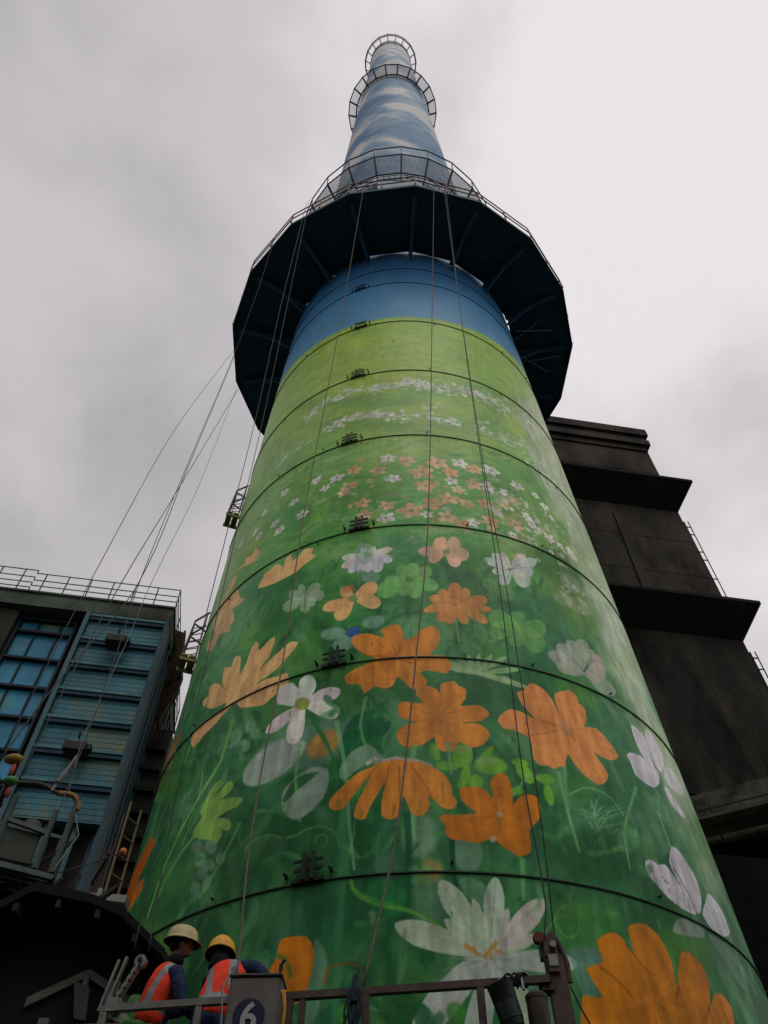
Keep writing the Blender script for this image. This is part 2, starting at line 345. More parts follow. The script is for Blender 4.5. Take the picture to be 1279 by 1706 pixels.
2 168 191 148 35 60 137 1169 1661 188 -19 2 -74
2 153 168 102 39 60 57 1132 799 -1 -45 69 -18
2 153 168 102 44 60 106 917 842 6 -23 14 -14
2 168 191 148 43 60 87 1116 1356 -12 -75 89 -17
2 168 191 148 34 60 66 939 1457 29 -74 26 -49
2 92 133 92 30 60 102 866 632 27 -18 -6 -16
2 128 158 102 38 60 151 1087 1609 5 -61 48 -24
2 153 168 102 40 60 100 1357 745 -3 -42 -1 -28
2 128 158 102 36 60 58 972 1132 57 -33 -19 -40
2 128 158 102 47 60 85 1050 807 45 -19 -14 -23
2 128 158 102 28 60 53 1034 759 28 -12 -9 -15
2 128 158 102 25 60 104 834 931 34 -42 4 -33
2 92 133 92 23 60 99 895 648 6 -38 31 -23
2 153 168 102 33 60 120 959 1846 39 -80 18 -59
2 128 158 102 48 60 109 887 2129 14 -102 37 -55
2 153 168 102 26 60 69 1083 1352 -4 -68 66 -22
2 168 191 148 49 60 131 855 2166 28 -137 42 -81
2 153 168 102 31 60 89 1060 805 53 -13 -27 -22
2 153 168 102 38 60 63 618 1710 32 -102 26 -68
2 178 194 173 27 60 71 998 2046 49 -53 -3 -58
2 128 158 102 25 60 147 892 2191 36 -79 10 -63
2 153 168 102 48 60 59 919 1210 27 -38 5 -31
2 128 158 102 31 60 43 967 930 50 -32 -12 -34
2 178 194 173 26 60 150 998 1708 -2 -87 57 -35
2 168 191 148 44 60 116 858 1031 14 -43 20 -29
2 153 168 102 26 60 77 808 1028 -3 -36 28 -18
2 168 191 148 30 60 87 856 1459 23 -90 35 -54
2 92 133 92 44 60 80 757 657 5 -23 16 -14
2 168 191 148 50 60 141 1050 1728 54 -37 -9 -49
2 168 191 148 36 60 122 857 2232 32 -92 17 -66
2 128 158 102 47 60 71 962 1764 -18 -63 50 -17
2 178 194 173 24 60 51 803 1062 27 -42 6 -32
2 153 168 102 38 60 111 896 2018 47 -119 25 -85
2 92 133 92 25 60 177 1112 1882 37 -68 40 -42
2 178 194 173 42 60 112 870 917 7 -41 26 -24
2 153 168 102 46 60 75 1074 1235 8 -46 36 -22
2 128 158 102 44 60 51 1009 1095 10 -62 46 -33
2 168 191 148 36 60 116 1075 778 -11 -25 38 -9
2 92 133 92 32 60 64 958 667 31 -15 -11 -15
2 168 191 148 23 60 61 962 664 17 -24 10 -17
2 153 168 102 35 60 183 706 2152 46 -138 23 -95
2 128 158 102 35 60 108 1210 1995 -34 -111 182 34
2 168 191 148 23 60 69 1205 1313 14 -33 56 -6
2 92 133 92 30 60 154 783 1796 19 -85 27 -52
2 178 194 173 45 60 98 835 690 24 -14 -8 -15
2 178 194 173 25 60 91 803 1177 43 -54 -1 -45
2 178 194 173 26 60 128 732 1785 55 -101 6 -81
2 168 191 148 35 60 74 1187 762 22 -23 36 -13
2 153 168 102 31 60 53 991 758 40 -36 3 -30
2 178 194 173 44 60 122 1105 900 46 -30 5 -28
2 168 191 148 42 60 107 1358 751 -4 -34 1 -23
2 128 158 102 45 60 112 846 1513 11 -80 38 -45
2 153 168 102 45 60 68 1070 925 -6 -23 29 -8
2 92 133 92 23 60 49 1156 1084 -23 -45 77 -5
2 64 128 71 25 50 70 -1349 964 6 -26 2 -23
2 64 128 71 49 50 98 -755 1531 -32 -16 -12 -22
2 115 168 107 40 50 45 -1161 1108 -152 25 -45 -9
2 87 153 92 46 50 48 -1063 924 -78 -4 -33 -15
2 64 128 71 22 50 50 -1036 1230 -66 -4 -26 -17
2 87 153 92 45 50 80 -796 829 -28 -10 -10 -14
2 87 153 92 25 50 83 -1086 902 -68 -2 -28 -12
2 102 158 64 46 50 76 -680 1498 -48 -28 -20 -36
2 87 153 92 28 50 52 -960 1190 -68 -11 -25 -24
2 87 153 92 25 50 81 -1358 997 5 -21 2 -19
2 64 128 71 40 50 48 -737 801 -35 -15 -14 -18
2 87 153 92 44 50 85 -975 949 -34 -6 -12 -12
2 115 168 107 45 50 37 -657 1497 -48 -29 -20 -38
2 102 158 64 28 50 86 -1346 921 4 -16 1 -14
2 102 158 64 38 50 39 -1026 770 -59 -7 -22 -14
2 102 158 64 49 50 84 -1353 996 10 -38 2 -33
2 102 158 64 48 50 59 -1292 1517 -64 7 1 -20
2 102 158 64 45 50 88 -892 1212 -55 -15 -21 -25
2 102 158 64 35 50 80 -889 1090 -55 -15 -21 -24
2 102 158 64 47 50 73 -684 1185 -20 -11 -9 -15
2 115 168 107 42 50 34 -968 767 -66 -13 -26 -19
2 102 158 64 35 50 44 -1215 1599 -141 32 2 -35
2 102 158 64 36 50 84 -997 1400 -59 -5 -22 -20
2 102 158 64 28 50 72 -984 1405 -90 -8 -36 -28
2 64 128 71 42 50 41 -1359 1257 8 -41 3 -36
2 87 153 92 24 50 54 -1355 890 7 -24 1 -21
2 115 168 107 32 50 71 -1096 1623 -113 16 -63 -7
2 102 158 64 50 50 48 -749 1544 -59 -29 -24 -40
2 87 153 92 44 50 57 -1226 907 -131 13 2 -20
2 64 128 71 22 50 92 -598 1261 -27 -18 -12 -21
2 64 128 71 49 50 53 -1355 1028 8 -32 2 -28
2 87 153 92 23 50 83 -1009 1663 -80 -3 -31 -25
2 87 153 92 39 50 52 -868 723 -25 -8 -10 -10
2 102 158 64 25 50 90 -1029 1339 -104 -1 -46 -24
2 64 128 71 33 50 45 -951 1604 -63 -10 -24 -26
2 87 153 92 35 50 75 -985 1273 -37 -5 -13 -13
2 102 158 64 36 50 56 -845 962 -58 -18 -23 -27
2 102 158 64 35 50 43 -918 1110 -70 -16 -27 -27
2 64 128 71 29 50 67 -1005 1293 -82 -7 -33 -23
2 102 158 64 28 50 90 -1060 952 -87 -3 -36 -16
2 115 168 107 24 50 68 -1106 1143 -155 15 -98 -3
2 115 168 107 48 50 46 -1285 1448 -69 -4 2 -32
2 102 158 64 27 50 68 -818 1086 -40 -15 -16 -21
2 64 128 71 47 50 57 -1082 1184 -68 1 -27 -13
2 64 128 71 22 50 70 -988 1285 -37 -5 -14 -13
2 115 168 107 31 50 52 -1348 781 3 -10 1 -9
2 115 168 107 42 50 38 -1031 747 -51 -6 -19 -13
2 102 158 64 40 50 47 -914 1503 -63 -14 -23 -29
2 64 128 71 45 50 59 -1205 1142 -150 14 3 -36
2 64 128 71 48 50 83 -1214 773 -144 13 2 -18
2 87 153 92 29 50 43 -817 1296 -51 -19 -20 -29
2 115 168 107 25 50 70 -1347 836 8 -27 2 -25
2 87 153 92 21 50 79 -888 922 -59 -16 -23 -24
2 115 168 107 42 50 60 -968 1037 -41 -8 -15 -14
2 87 153 92 21 50 104 -1088 1432 -161 22 -110 0
2 64 128 71 37 50 87 -1356 825 7 -23 1 -21
2 102 158 64 34 50 70 -1132 805 -74 1 -32 -8
2 115 168 107 38 50 47 -935 843 -24 -6 -9 -9
2 115 168 107 44 50 94 -1346 782 3 -10 1 -8
2 87 153 92 42 50 78 -1354 882 5 -20 1 -17
2 71 153 92 60 30 145 -217 756 6 -76 -2 -105 7 -107
2 71 153 92 50 30 85 -181 787 -21 -48 -3 -60
0 153 184 153 60 50 51 707 -14 -20 -30 -10 -33 4 -21 16 0 22 24 16 35 4 30 -12
0 153 184 158 50 40 173 685 -14 -17 -26 -9 -28 3 -16 13 3 17 21 15 30 3 24 -8
0 107 148 112 50 60 -48 667 -10 -10 -24 -5 -27 3 -18 9 -1 12 18 8 28 1 24 -6
0 153 184 153 40 80 -14 672 73 0 2 -49 -13 -30 -66 0 -4 36
0 191 153 64 60 50 61 661 -10 -10 -23 -5 -25 2 -16 8 1 10 17 8 26 2 22 -5
0 36 128 66 80 20 -151 633 22 15 46 4 39 -15 0 -18 -23 -15 -49 7
0 117 168 128 70 20 98 647 24 7 44 -8 24 -16 -32 -16 -26 5
2 26 92 56 90 10 104 -31 742 1 -58 -2 -65
2 18 71 43 90 10 71 90 707 -2 -41 4 -30
2 26 92 56 70 10 50 -27 684 27 14
2 56 140 71 70 10 93 275 689 -11 -34
2 107 168 128 80 20 60 479 844 -25 -79 7 -50
2 20 87 66 80 10 71 180 850 -6 -33
2 107 178 66 80 10 53 -188 656 20 -20 57 -15 83 -10 79 -19
2 66 143 69 70 20 65 -203 691 11 -38
2 107 178 66 60 10 39 -185 646 51 -16 108 -18 83 -22
2 117 178 92 80 10 28 -529 723 14 10 31 5 35 0 40 -8
2 117 178 92 80 10 27 -391 727 38 1 25 5 38 2 51 -12 15 -19
2 117 178 92 80 10 27 -295 712 4 9 19 1 13 -9 -10 -9 -19 4
2 117 178 92 80 10 27 -193 691 9 23 1 23
2 102 168 76 80 20 33 308 592 29 14 25 17 42 10
2 102 168 82 70 20 33 338 608 27 -18 36 7 8 16 -32 3 -39 -8
0 138 168 158 55 60 -427 904 132 15 87 -13 -11 -25 -23 -38 -65 -15 -92 3 -101 10 -64 40 58 20
0 168 184 168 92 10 -589 845 1 21 36 16 61 13 67 -1 64 -17 -16 -24 -46 -19 -46 -8 -53 -2 -46 8
0 153 173 158 92 10 -421 780 1 23 38 17 53 12 53 -9 7 -23 -13 -23 -35 -17 -41 -10 -36 9 -22 13
0 41 107 56 90 10 -419 788 24 25 41 9 51 -2 -41 -14 -32 -10 -32 -13
0 143 173 148 80 20 -237 808 4 18 31 20 52 10 40 -20 19 -17 -70 2 -56 -22
0 26 112 66 95 10 -236 835 3 47 32 28 62 7 61 -26 -13 -19 -33 -5 -59 -11
0 204 143 61 80 50 -245 883 3 -16 -22 -15 -37 -8 -36 4 -19 13 10 17 32 12 41 2
2 51 128 66 95 10 74 -343 916 56 -48 30 -35 18 -39
2 133 194 97 90 10 88 -702 982 -13 -77 -65 -42 -72 -49 -55 -55 -24 -68
2 133 194 97 90 10 50 -765 784 -57 -18 -48 -26 -27 -26
2 133 194 97 90 10 60 -1123 1055 -66 -78 -101 -22
2 133 194 97 90 10 45 -812 907 13 -33 -1 -29
2 87 158 87 75 8 26 -782 833 -10 -15 -6 -12
2 87 158 87 75 8 34 -1327 1049 -31 -14 0 -18
2 122 189 102 75 8 23 -766 840 -10 -15 -6 -13
2 148 199 138 75 8 30 -886 879 -11 -16 -7 -13
2 148 199 138 75 8 29 -809 806 -10 -15 -6 -11
2 122 189 102 75 8 41 -899 961 -12 -17 -7 -15
2 122 189 102 75 8 18 -845 838 -10 -16 -7 -12
2 87 158 87 75 8 23 -894 962 -11 -18 -8 -14
2 87 158 87 75 8 40 -997 1020 -14 -18 -9 -15
2 122 189 102 75 8 34 -821 867 -10 -16 -7 -13
2 122 189 102 75 8 25 -783 820 -10 -15 -6 -13
2 122 189 102 75 8 38 -996 1009 -13 -18 -9 -14
2 87 158 87 75 8 19 -916 977 -12 -17 -7 -15
2 122 189 102 75 8 36 -800 836 -9 -16 -7 -12
2 87 158 87 75 8 35 -858 818 -10 -15 -7 -12
2 122 189 102 75 8 38 -820 918 -11 -17 -7 -14
2 87 158 87 75 8 36 -995 947 -13 -16 -9 -14
2 148 199 138 75 8 23 -855 832 -10 -15 -7 -13
2 122 189 102 75 8 36 -806 938 -10 -17 -7 -14
2 148 199 138 75 8 29 -910 980 -12 -18 -8 -14
2 148 199 138 75 8 25 -1219 1027 -37 -11 -31 -9
2 122 189 102 75 8 17 -945 852 -12 -15 -7 -13
2 122 189 102 75 8 42 -956 983 -13 -18 -8 -14
2 148 199 138 75 8 33 -918 950 -11 -17 -8 -14
2 107 163 112 70 10 30 -908 949 82 -23 37 -28
2 107 163 112 70 10 30 -755 981 -39 -18 -25 -15
2 107 163 112 70 10 30 -774 966 -38 -11
2 107 163 112 70 10 30 -927 970 98 -23
0 143 194 87 100 4 -775 784 1 15 25 12 -20 14 21 20 20 16 32 4 17 -9 -15 -10 -27 -11 33 8 36 11 22 -6 4 -11 -23 -7 -30 -3 56 -5 42 -8 8 -6 -23 -7 -32 -1 -47 -3 44 -8 24 -9 7 -10 -11 -4 -30 7 9 -11 -19 -10 -23 7 -10 5 -38 7
0 128 168 138 65 20 -713 756 -9 -4 -18 2 -19 6 -11 8 3 6 15 1 20 -4 15 -7
0 128 168 138 65 20 -683 733 -10 -5 -18 1 -19 6 -10 9 3 7 16 2 20 -4 15 -8
0 128 168 138 65 20 -660 710 -9 -5 -15 0 -15 5 -7 8 3 7 13 3 17 -3 11 -7
0 128 168 138 65 20 -682 692 -7 -4 -14 0 -14 4 -7 7 2 6 12 2 15 -3 11 -6
0 128 168 138 65 20 -638 692 -7 -6 -12 -1 -12 5 -5 7 3 7 11 4 13 -2 9 -6
0 128 168 138 65 20 -634 716 -9 -3 -18 2 -18 5 -11 8 3 5 15 1 19 -4 15 -7
0 128 168 138 65 20 -599 721 -7 -3 -12 0 -13 4 -7 6 3 5 10 2 14 -3 10 -5
0 128 168 138 65 20 -642 744 -10 -4 -18 1 -19 7 -11 8 3 7 16 1 20 -4 16 -8
0 115 115 71 60 20 -689 751 -2 -3 -9 0 -13 3 -10 4 -3 4 7 2 12 -2 12 -3
0 122 173 128 75 10 -635 931 -10 -7 -20 2 -21 8 -11 12 4 9 18 2 21 -5 16 -11
0 122 173 128 75 10 -574 937 -10 -6 -18 2 -18 7 -10 11 3 8 16 2 20 -5 14 -9
0 122 173 128 75 10 -543 917 -10 -5 -17 2 -17 7 -10 9 4 8 14 2 19 -5 14 -9
0 122 173 128 75 10 -584 902 -10 -4 -18 2 -20 8 -12 10 3 6 17 1 21 -5 15 -9
0 122 173 128 75 10 -633 908 -9 -4 -19 2 -21 8 -11 10 3 6 16 1 21 -6 16 -9
0 107 158 128 50 20 -837 857 -12 -6 -25 3 -28 10 -16 12 5 9 22 0 28 -6 21 -12
0 107 158 128 50 20 -827 867 -8 -5 -15 1 -16 6 -8 8 3 7 13 2 16 -4 12 -8
0 107 158 128 50 20 -825 832 -13 -5 -28 3 -30 10 -18 13 4 9 25 1 32 -7 23 -12
0 204 107 26 100 4 -1120 856 69 -24 -30 -25 -60 -27 -11 -38 -206 51 -1 38 153 11
0 209 122 41 100 4 -1108 778 50 -4 13 -20 -53 -13 -44 -1 0 24
0 189 128 66 90 10 -1115 1064 -87 18 -90 2 -66 -16 1 -30 -3 -28 126 -26 32 31 58 22 47 9
0 199 143 87 80 10 -1155 1011 47 -15 -10 -25 -33 -9 -68 46
0 76 148 41 55 50 -1294 1011 118 14 181 -25 39 -47 2 -41 -103 -1 -152 30
0 235 184 120 100 3 -958 1085 20 4 22 -2 -12 24 32 1 58 -19 48 -29 -42 32 -9 37 37 -8 17 -3 2 20 33 -3 19 -16 13 -41 24 25 11 32 19 12 21 -12 8 -19 35 12 34 7 9 -13 -17 -36 -42 -22 69 20 47 14 23 6 34 -8 -11 -13 -36 -19 -28 -14 -48 -10 -51 -5 62 -1 51 -4 32 0 14 -23 -23 -11 -44 -10 -34 -9 -54 8 -58 10 -30 18 -45 -6 -53 -15 -72 -9 -53 -11 -47 29 21 14 89 1 88 2 10 10 -69 5 -62 18 -46 18
0 235 184 120 100 3 -733 1318 8 15 14 8 5 15 35 0 24 10 18 -4 37 -20 5 23 18 4 8 7 19 -28 39 9 8 7 16 6 45 -10 -13 -14 34 -12 -25 -8 -35 -9 -39 -13 -49 -3 -66 -1 -70 10
0 235 184 120 95 5 -983 1467 72 -6 -7 22 62 -16 23 19 43 -28 -6 -25 -42 1 -64 13
0 235 184 120 95 4 -1101 1262 -14 34 83 -14 -117 78 47 22 50 16 92 -18 51 -4 47 -43 47 -18 -29 -7 -60 5 47 -49 -38 0 10 -23 -60 17 -47 0 -16 -26
0 235 184 120 80 10 -1047 1399 -4 48 89 -3 1 -33 -48 -19
0 235 184 120 50 20 -1102 1382 -38 46 61 5 32 -49
2 89 153 76 60 15 30 -799 1352 -28 -14 -4 -15
2 89 153 76 59 15 47 -757 1204 0 -20 -4 -13
2 128 178 122 58 15 41 -682 1280 -27 -13 -4 -15
2 89 153 76 36 15 35 -843 1216 -9 -17 -4 -14
2 71 138 71 35 15 34 -680 1298 1 -22 -5 -15
2 71 138 71 43 15 41 -845 1239 -42 -7 -4 -14
2 128 178 122 38 15 34 -627 1141 -28 -11 -4 -13
2 71 138 71 35 15 45 -598 1254 -34 -12 -5 -14
2 71 138 71 54 15 34 -710 1240 2 -22 -4 -14
2 89 153 76 26 15 45 -676 1179 -23 -13 -4 -14
2 128 178 122 33 15 42 -760 1279 -37 -10 -4 -15
2 89 153 76 30 15 29 -826 1265 -4 -20 -4 -14
2 128 178 122 46 15 25 -871 1278 -36 -9 -4 -15
2 89 153 76 43 15 21 -685 1285 -32 -12 -4 -15
2 128 178 122 40 15 24 -624 1226 -23 -14 -4 -14
2 71 138 71 45 15 27 -716 1306 -27 -14 -4 -16
2 89 153 76 42 15 54 -763 1242 -23 -14 -4 -14
2 71 138 71 25 15 49 -631 1199 -11 -17 -5 -14
2 128 178 122 45 15 42 -851 1229 -7 -19 -4 -13
2 71 138 71 57 15 33 -870 1238 -45 -6 -4 -14
2 71 138 71 48 15 52 -635 1211 -35 -11 -4 -13
2 71 138 71 35 15 50 -740 1222 -31 -11 -4 -14
2 89 153 76 49 15 55 -820 1273 -36 -10 -3 -14
2 128 178 122 51 15 49 -910 1321 -16 -17 -4 -15
2 128 178 122 56 15 49 -744 1338 -34 -12 -4 -15
2 128 178 122 59 15 46 -717 1252 -41 -9 -4 -14
0 97 158 66 60 20 -806 1162 8 28 50 15 56 19 31 28 11 24 -13 -44 -34 -42 36 -10 -69 -10 76 -30 -87 9
0 239 237 228 95 4 -171 1294 12 2 11 3 8 5 2 6 -2 6 -4 3 -8 2 -9 -1 -7 -6 -5 -7 -3 -9
0 240 231 226 95 4 -172 1298 -3 8 -5 8 -7 6 -9 2 -6 0 -4 -3 -2 -5 2 -6 8 -5 10 -5 12 -3
0 240 231 216 95 4 -173 1294 28 -2 28 0 26 1 17 6 7 5 -1 4 -10 3 -19 2 -27 -4 -25 -4 -26 -6
0 226 225 225 95 4 -175 1293 25 -12 25 -11 26 -6 19 0 10 4 2 5 -6 8 -17 8 -26 6 -28 2 -28 2
0 230 230 230 95 4 -179 1294 6 -18 7 -17 12 -14 17 -6 15 1 9 4 6 9 -2 13 -15 12 -22 10 -23 11
0 237 218 224 95 4 -178 1297 -6 -13 -5 -14 0 -13 7 -10 8 -5 6 -1 7 4 6 8 -1 14 -6 14 -8 15
0 229 222 230 95 4 -178 1298 -15 -10 -15 -10 -9 -12 0 -12 4 -7 7 -3 10 1 12 6 8 13 3 15 3 16
0 222 223 230 95 4 -177 1299 -26 -7 -25 -7 -20 -11 -10 -11 -1 -8 6 -4 12 -2 18 4 21 10 16 15 15 16
0 225 220 210 95 4 -176 1299 -31 -2 -32 -2 -29 -4 -16 -9 -5 -7 3 -5 14 -3 22 -1 28 7 25 10 25 11
0 230 231 214 95 4 -175 1299 -29 5 -30 4 -29 1 -19 -2 -8 -4 2 -5 11 -5 20 -5 29 0 28 2 27 4
0 128 158 56 80 10 -153 1294 -4 -6 -13 -2 -14 2 -10 7 0 7 9 5 14 -1 13 -5
0 231 185 118 100 4 -222 1180 -8 12 -10 12 -13 9 -14 2 -11 -2 -6 -5 -1 -7 5 -10 15 -8 19 -4 18 -4
0 239 184 118 100 4 -221 1173 30 0 28 1 23 7 11 11 1 10 -5 7 -15 6 -21 1 -24 -8 -18 -12 -17 -14
0 231 191 123 100 4 -226 1173 27 -13 25 -12 27 -7 19 2 11 6 2 7 -6 10 -16 9 -28 6 -29 0 -30 1
0 241 188 117 100 4 -230 1181 -27 -6 -26 -6 -16 -12 -5 -12 7 -11 10 -6 17 -3 18 3 17 11 8 17 8 18
0 241 183 119 100 4 -227 1181 -35 2 -35 1 -34 0 -19 -7 -5 -8 4 -6 16 -6 25 -4 31 5 29 7 28 9
0 102 153 87 80 10 -207 1174 -4 -6 -11 -2 -14 3 -10 6 0 7 8 4 14 0 12 -5
0 219 122 66 60 10 -221 1206 -3 -8 -14 -4 -18 2 -14 6 -4 8 10 6 17 1 18 -4
0 180 190 160 70 10 -443 1212 23 1 22 3 16 6 6 9 -3 8 -7 5 -13 4 -17 0 -16 -7 -11 -11 -9 -12
0 172 186 168 70 10 -445 1211 27 -9 26 -7 23 -3 13 5 4 7 -3 7 -11 8 -19 8 -23 0 -21 -3 -21 -5
0 168 188 164 70 10 -446 1218 -18 13 -20 12 -20 8 -16 2 -8 -3 -2 -6 5 -9 13 -9 21 -8 21 -4 22 -2
0 170 194 156 70 10 -452 1219 -30 4 -31 4 -24 -3 -13 -6 2 -9 8 -8 17 -8 21 -2 25 2 17 8 17 10
0 167 201 170 70 10 -450 1213 12 -11 12 -10 13 -9 14 -1 8 2 3 4 -1 6 -6 9 -15 6 -17 5 -18 4
0 173 193 159 70 10 -453 1216 -5 -9 -3 -10 1 -11 12 -8 11 -6 9 -1 9 2 6 6 -6 11 -10 12 -13 12
0 178 201 157 70 10 -443 1215 -1 10 -2 11 -6 11 -10 8 -11 4 -7 0 -6 -3 0 -7 8 -11 13 -12 13 -11
2 51 117 51 80 5 26 -444 1265 1 -51 12 -38
0 153 189 173 60 20 -249 1096 -7 -9 -28 -5 -34 3 -26 9 -5 11 19 7 34 0 32 -6
0 153 189 173 60 20 -214 1073 -2 -13 -19 -9 -28 -1 -25 8 -9 13 11 12 26 5 29 -4
0 153 189 173 60 20 -98 1110 -8 -11 -24 -6 -29 1 -22 7 -4 11 17 9 29 3 28 -5
0 153 189 173 60 20 -150 1300 -8 -22 -24 -9 -27 8 -20 20 -2 24 17 17 28 0 26 -15
0 153 189 173 60 20 -123 1225 -9 -9 -23 -4 -26 5 -18 10 -1 11 17 7 27 -1 23 -8
0 41 87 158 90 6 -193 1096 0 -9 -12 -7 -18 -2 -17 4 -7 9 7 9 16 4 19 -1
2 128 153 191 60 4 21 -242 1090 21 9 26 -3
0 222 235 215 97 4 -381 953 16 11 15 11 5 14 -11 14 -13 8 -14 4 -16 -1 -16 -6 -1 -16 10 -17 10 -18
0 231 218 220 97 4 -385 951 39 -4 37 -2 33 3 19 7 5 8 -4 6 -16 5 -26 3 -34 -2 -30 -8 -30 -8
0 231 234 211 97 4 -389 951 34 -15 34 -14 33 -9 25 -1 13 5 2 6 -8 9 -21 11 -35 8 -37 4 -38 4
0 238 236 217 97 4 -396 957 -20 -15 -17 -15 -8 -18 5 -15 14 -10 13 -3 18 1 13 9 6 18 -3 21 -5 23
0 234 216 215 97 4 -392 958 -40 -5 -39 -5 -36 -8 -17 -10 -3 -8 7 -4 20 -3 29 2 32 9 28 12 26 14
0 224 238 212 97 4 -385 959 -23 16 -23 16 -28 13 -25 2 -16 -4 -5 -6 4 -12 16 -13 30 -10 32 -6 32 -4
0 230 227 219 95 4 -493 970 -13 29 32 11 32 -4 36 -23 7 -15 -31 -5
0 140 158 56 85 10 -364 957 0 -9 -12 -5 -20 0 -18 7 -9 9 7 8 17 3 21 -5
0 122 190 104 85 10 2 1216 -26 6 -26 3 -27 2 -18 -4 -8 -6 1 -6 9 -6 18 -5 26 1 26 3 26 6
0 123 184 103 85 10 7 1216 -6 14 -7 12 -10 11 -16 2 -12 -3 -7 -4 -3 -8 2 -11 14 -8 17 -6 19 -5
0 129 187 99 85 10 8 1212 15 9 12 11 6 11 -4 9 -9 6 -10 2 -13 -1 -11 -6 -4 -12 2 -13 5 -14
0 128 182 102 85 10 5 1209 26 -1 24 2 22 6 13 9 2 11 -3 7 -12 7 -18 0 -22 -8 -19 -11 -18 -13
0 123 192 102 85 10 1 1210 24 -13 25 -12 26 -6 22 3 13 5 3 6 -4 9 -16 10 -28 4 -31 1 -31 0
0 128 197 103 85 10 -5 1211 -3 -16 -2 -15 8 -13 14 -6 16 0 11 4 12 8 4 11 -8 12 -18 10 -19 10
0 130 185 107 85 10 -3 1217 -23 -3 -19 -5 -16 -7 -1 -12 7 -10 9 -6 15 -5 17 1 10 11 8 13 4 16
0 123 196 102 85 10 0 1218 -40 0 -38 -2 -35 -7 -18 -13 -4 -13 6 -8 17 -8 28 -2 31 10 30 15 28 18
0 76 133 56 70 10 20 1211 -5 -5 -11 -3 -13 1 -8 5 0 6 8 4 13 1 12 -3
0 121 193 101 70 15 422 1122 -20 13 -24 9 -27 6 -25 -4 -19 -10 -8 -9 -1 -13 14 -9 29 -2 33 1 37 6
0 126 193 95 70 15 417 1122 -33 1 -32 -1 -31 -6 -21 -12 -9 -12 0 -8 10 -8 21 -3 30 8 32 13 32 17
0 119 188 94 70 15 425 1118 17 13 13 12 3 10 -11 5 -16 -1 -15 -3 -17 -7 -12 -9 -1 -9 9 -8 13 -7
0 119 181 93 70 15 414 1110 24 -7 26 -5 31 3 27 9 18 14 7 11 -3 11 -18 5 -33 -4 -37 -12 -36 -13
0 119 176 93 70 15 408 1111 8 -20 10 -18 18 -13 27 1 25 7 15 9 12 15 -1 15 -26 9 -35 3 -36 3
0 124 179 93 70 15 409 1116 -19 -15 -17 -14 -6 -13 5 -8 11 -3 12 1 16 5 14 9 8 14 -3 12 -6 13
0 127 178 100 65 20 367 1205 -7 11 -11 9 -12 8 -17 -2 -12 -4 -7 -6 -2 -8 3 -9 16 -4 19 -3 21 1
0 120 173 100 65 20 368 1203 5 10 6 10 -3 8 -8 2 -11 -1 -9 -4 -9 -5 -5 -8 3 -7 10 -4 11 -4
0 120 176 107 65 20 365 1198 19 1 18 2 18 5 8 11 2 9 -3 6 -9 5 -15 1 -16 -9 -13 -12 -13 -12
0 122 173 102 65 20 359 1197 9 -10 10 -8 15 -2 15 4 14 8 7 8 3 10 -6 6 -16 2 -21 -4 -22 -5
0 120 173 105 65 20 360 1205 -17 -1 -16 -2 -14 -5 -5 -9 1 -8 4 -5 8 -5 12 0 13 6 10 11 9 11
0 165 201 143 75 8 224 991 -24 4 -23 4 -25 2 -18 0 -9 -2 -1 -3 7 -3 15 -4 25 -1 25 -1 26 1
0 173 200 145 75 8 224 991 -21 7 -23 6 -24 6 -17 1 -10 -1 -2 -2 5 -4 15 -6 24 -4 25 -4 26 -2
0 167 198 144 75 8 225 991 -14 9 -15 9 -16 8 -14 3 -8 1 -3 -2 2 -5 10 -7 17 -7 18 -6 20 -6
0 163 211 144 75 8 226 990 -3 11 -4 10 -6 10 -8 5 -7 2 -3 -2 -2 -4 0 -8 8 -9 9 -9 11 -7
0 174 196 148 75 8 226 990 8 10 7 11 6 12 -1 7 -3 4 -4 0 -6 -4 -7 -8 -3 -11 -2 -11 0 -10
0 170 210 148 75 8 225 989 19 9 18 11 17 11 10 9 2 6 -3 1 -9 -2 -14 -7 -16 -12 -14 -12 -13 -13
0 173 199 144 75 8 224 988 30 9 31 10 30 11 20 10 8 7 -1 2 -12 -2 -23 -7 -29 -12 -29 -13 -27 -12
0 164 213 145 75 8 223 988 42 3 42 4 44 7 31 7 16 6 0 2 -14 0 -31 -3 -45 -7 -43 -8 -42 -8
0 173 204 137 75 8 222 988 43 -7 44 -5 45 -3 34 0 17 2 2 3 -13 3 -30 4 -47 2 -46 2 -47 2
0 167 212 146 75 8 222 988 31 -4 31 -4 32 -2 24 2 13 2 2 3 -9 2 -21 4 -33 0 -34 0 -34 0
0 168 204 137 75 8 222 988 16 -3 16 -3 17 -1 13 2 7 2 2 3 -4 3 -11 2 -18 0 -18 0 -18 -2
2 166 191 153 60 6 39 126 995 59 -6 68 -5 85 0 66 -8
0 220 179 149 100 4 159 1299 -28 6 -29 4 -30 0 -20 -5 -10 -7 -1 -6 9 -7 19 -4 29 0 29 5 31 7
0 234 188 141 100 4 165 1299 1 16 2 16 -8 10 -17 1 -16 -4 -11 -6 -9 -10 -4 -12 10 -10 19 -4 20 -4
0 228 195 152 100 4 163 1292 23 4 20 7 18 9 5 12 -3 11 -8 6 -14 4 -17 -3 -14 -12 -11 -14 -8 -17
0 223 189 142 100 4 156 1291 21 -10 22 -8 24 -2 19 5 13 10 4 8 -3 10 -15 7 -25 1 -28 -5 -28 -6
0 235 191 155 100 4 153 1292 4 -16 7 -14 12 -9 15 -3 14 4 9 6 7 11 -3 10 -13 9 -19 6 -22 3
0 231 185 142 100 4 156 1299 -22 -4 -22 -3 -19 -7 -9 -10 -1 -8 3 -5 10 -3 15 0 18 9 16 12 15 13
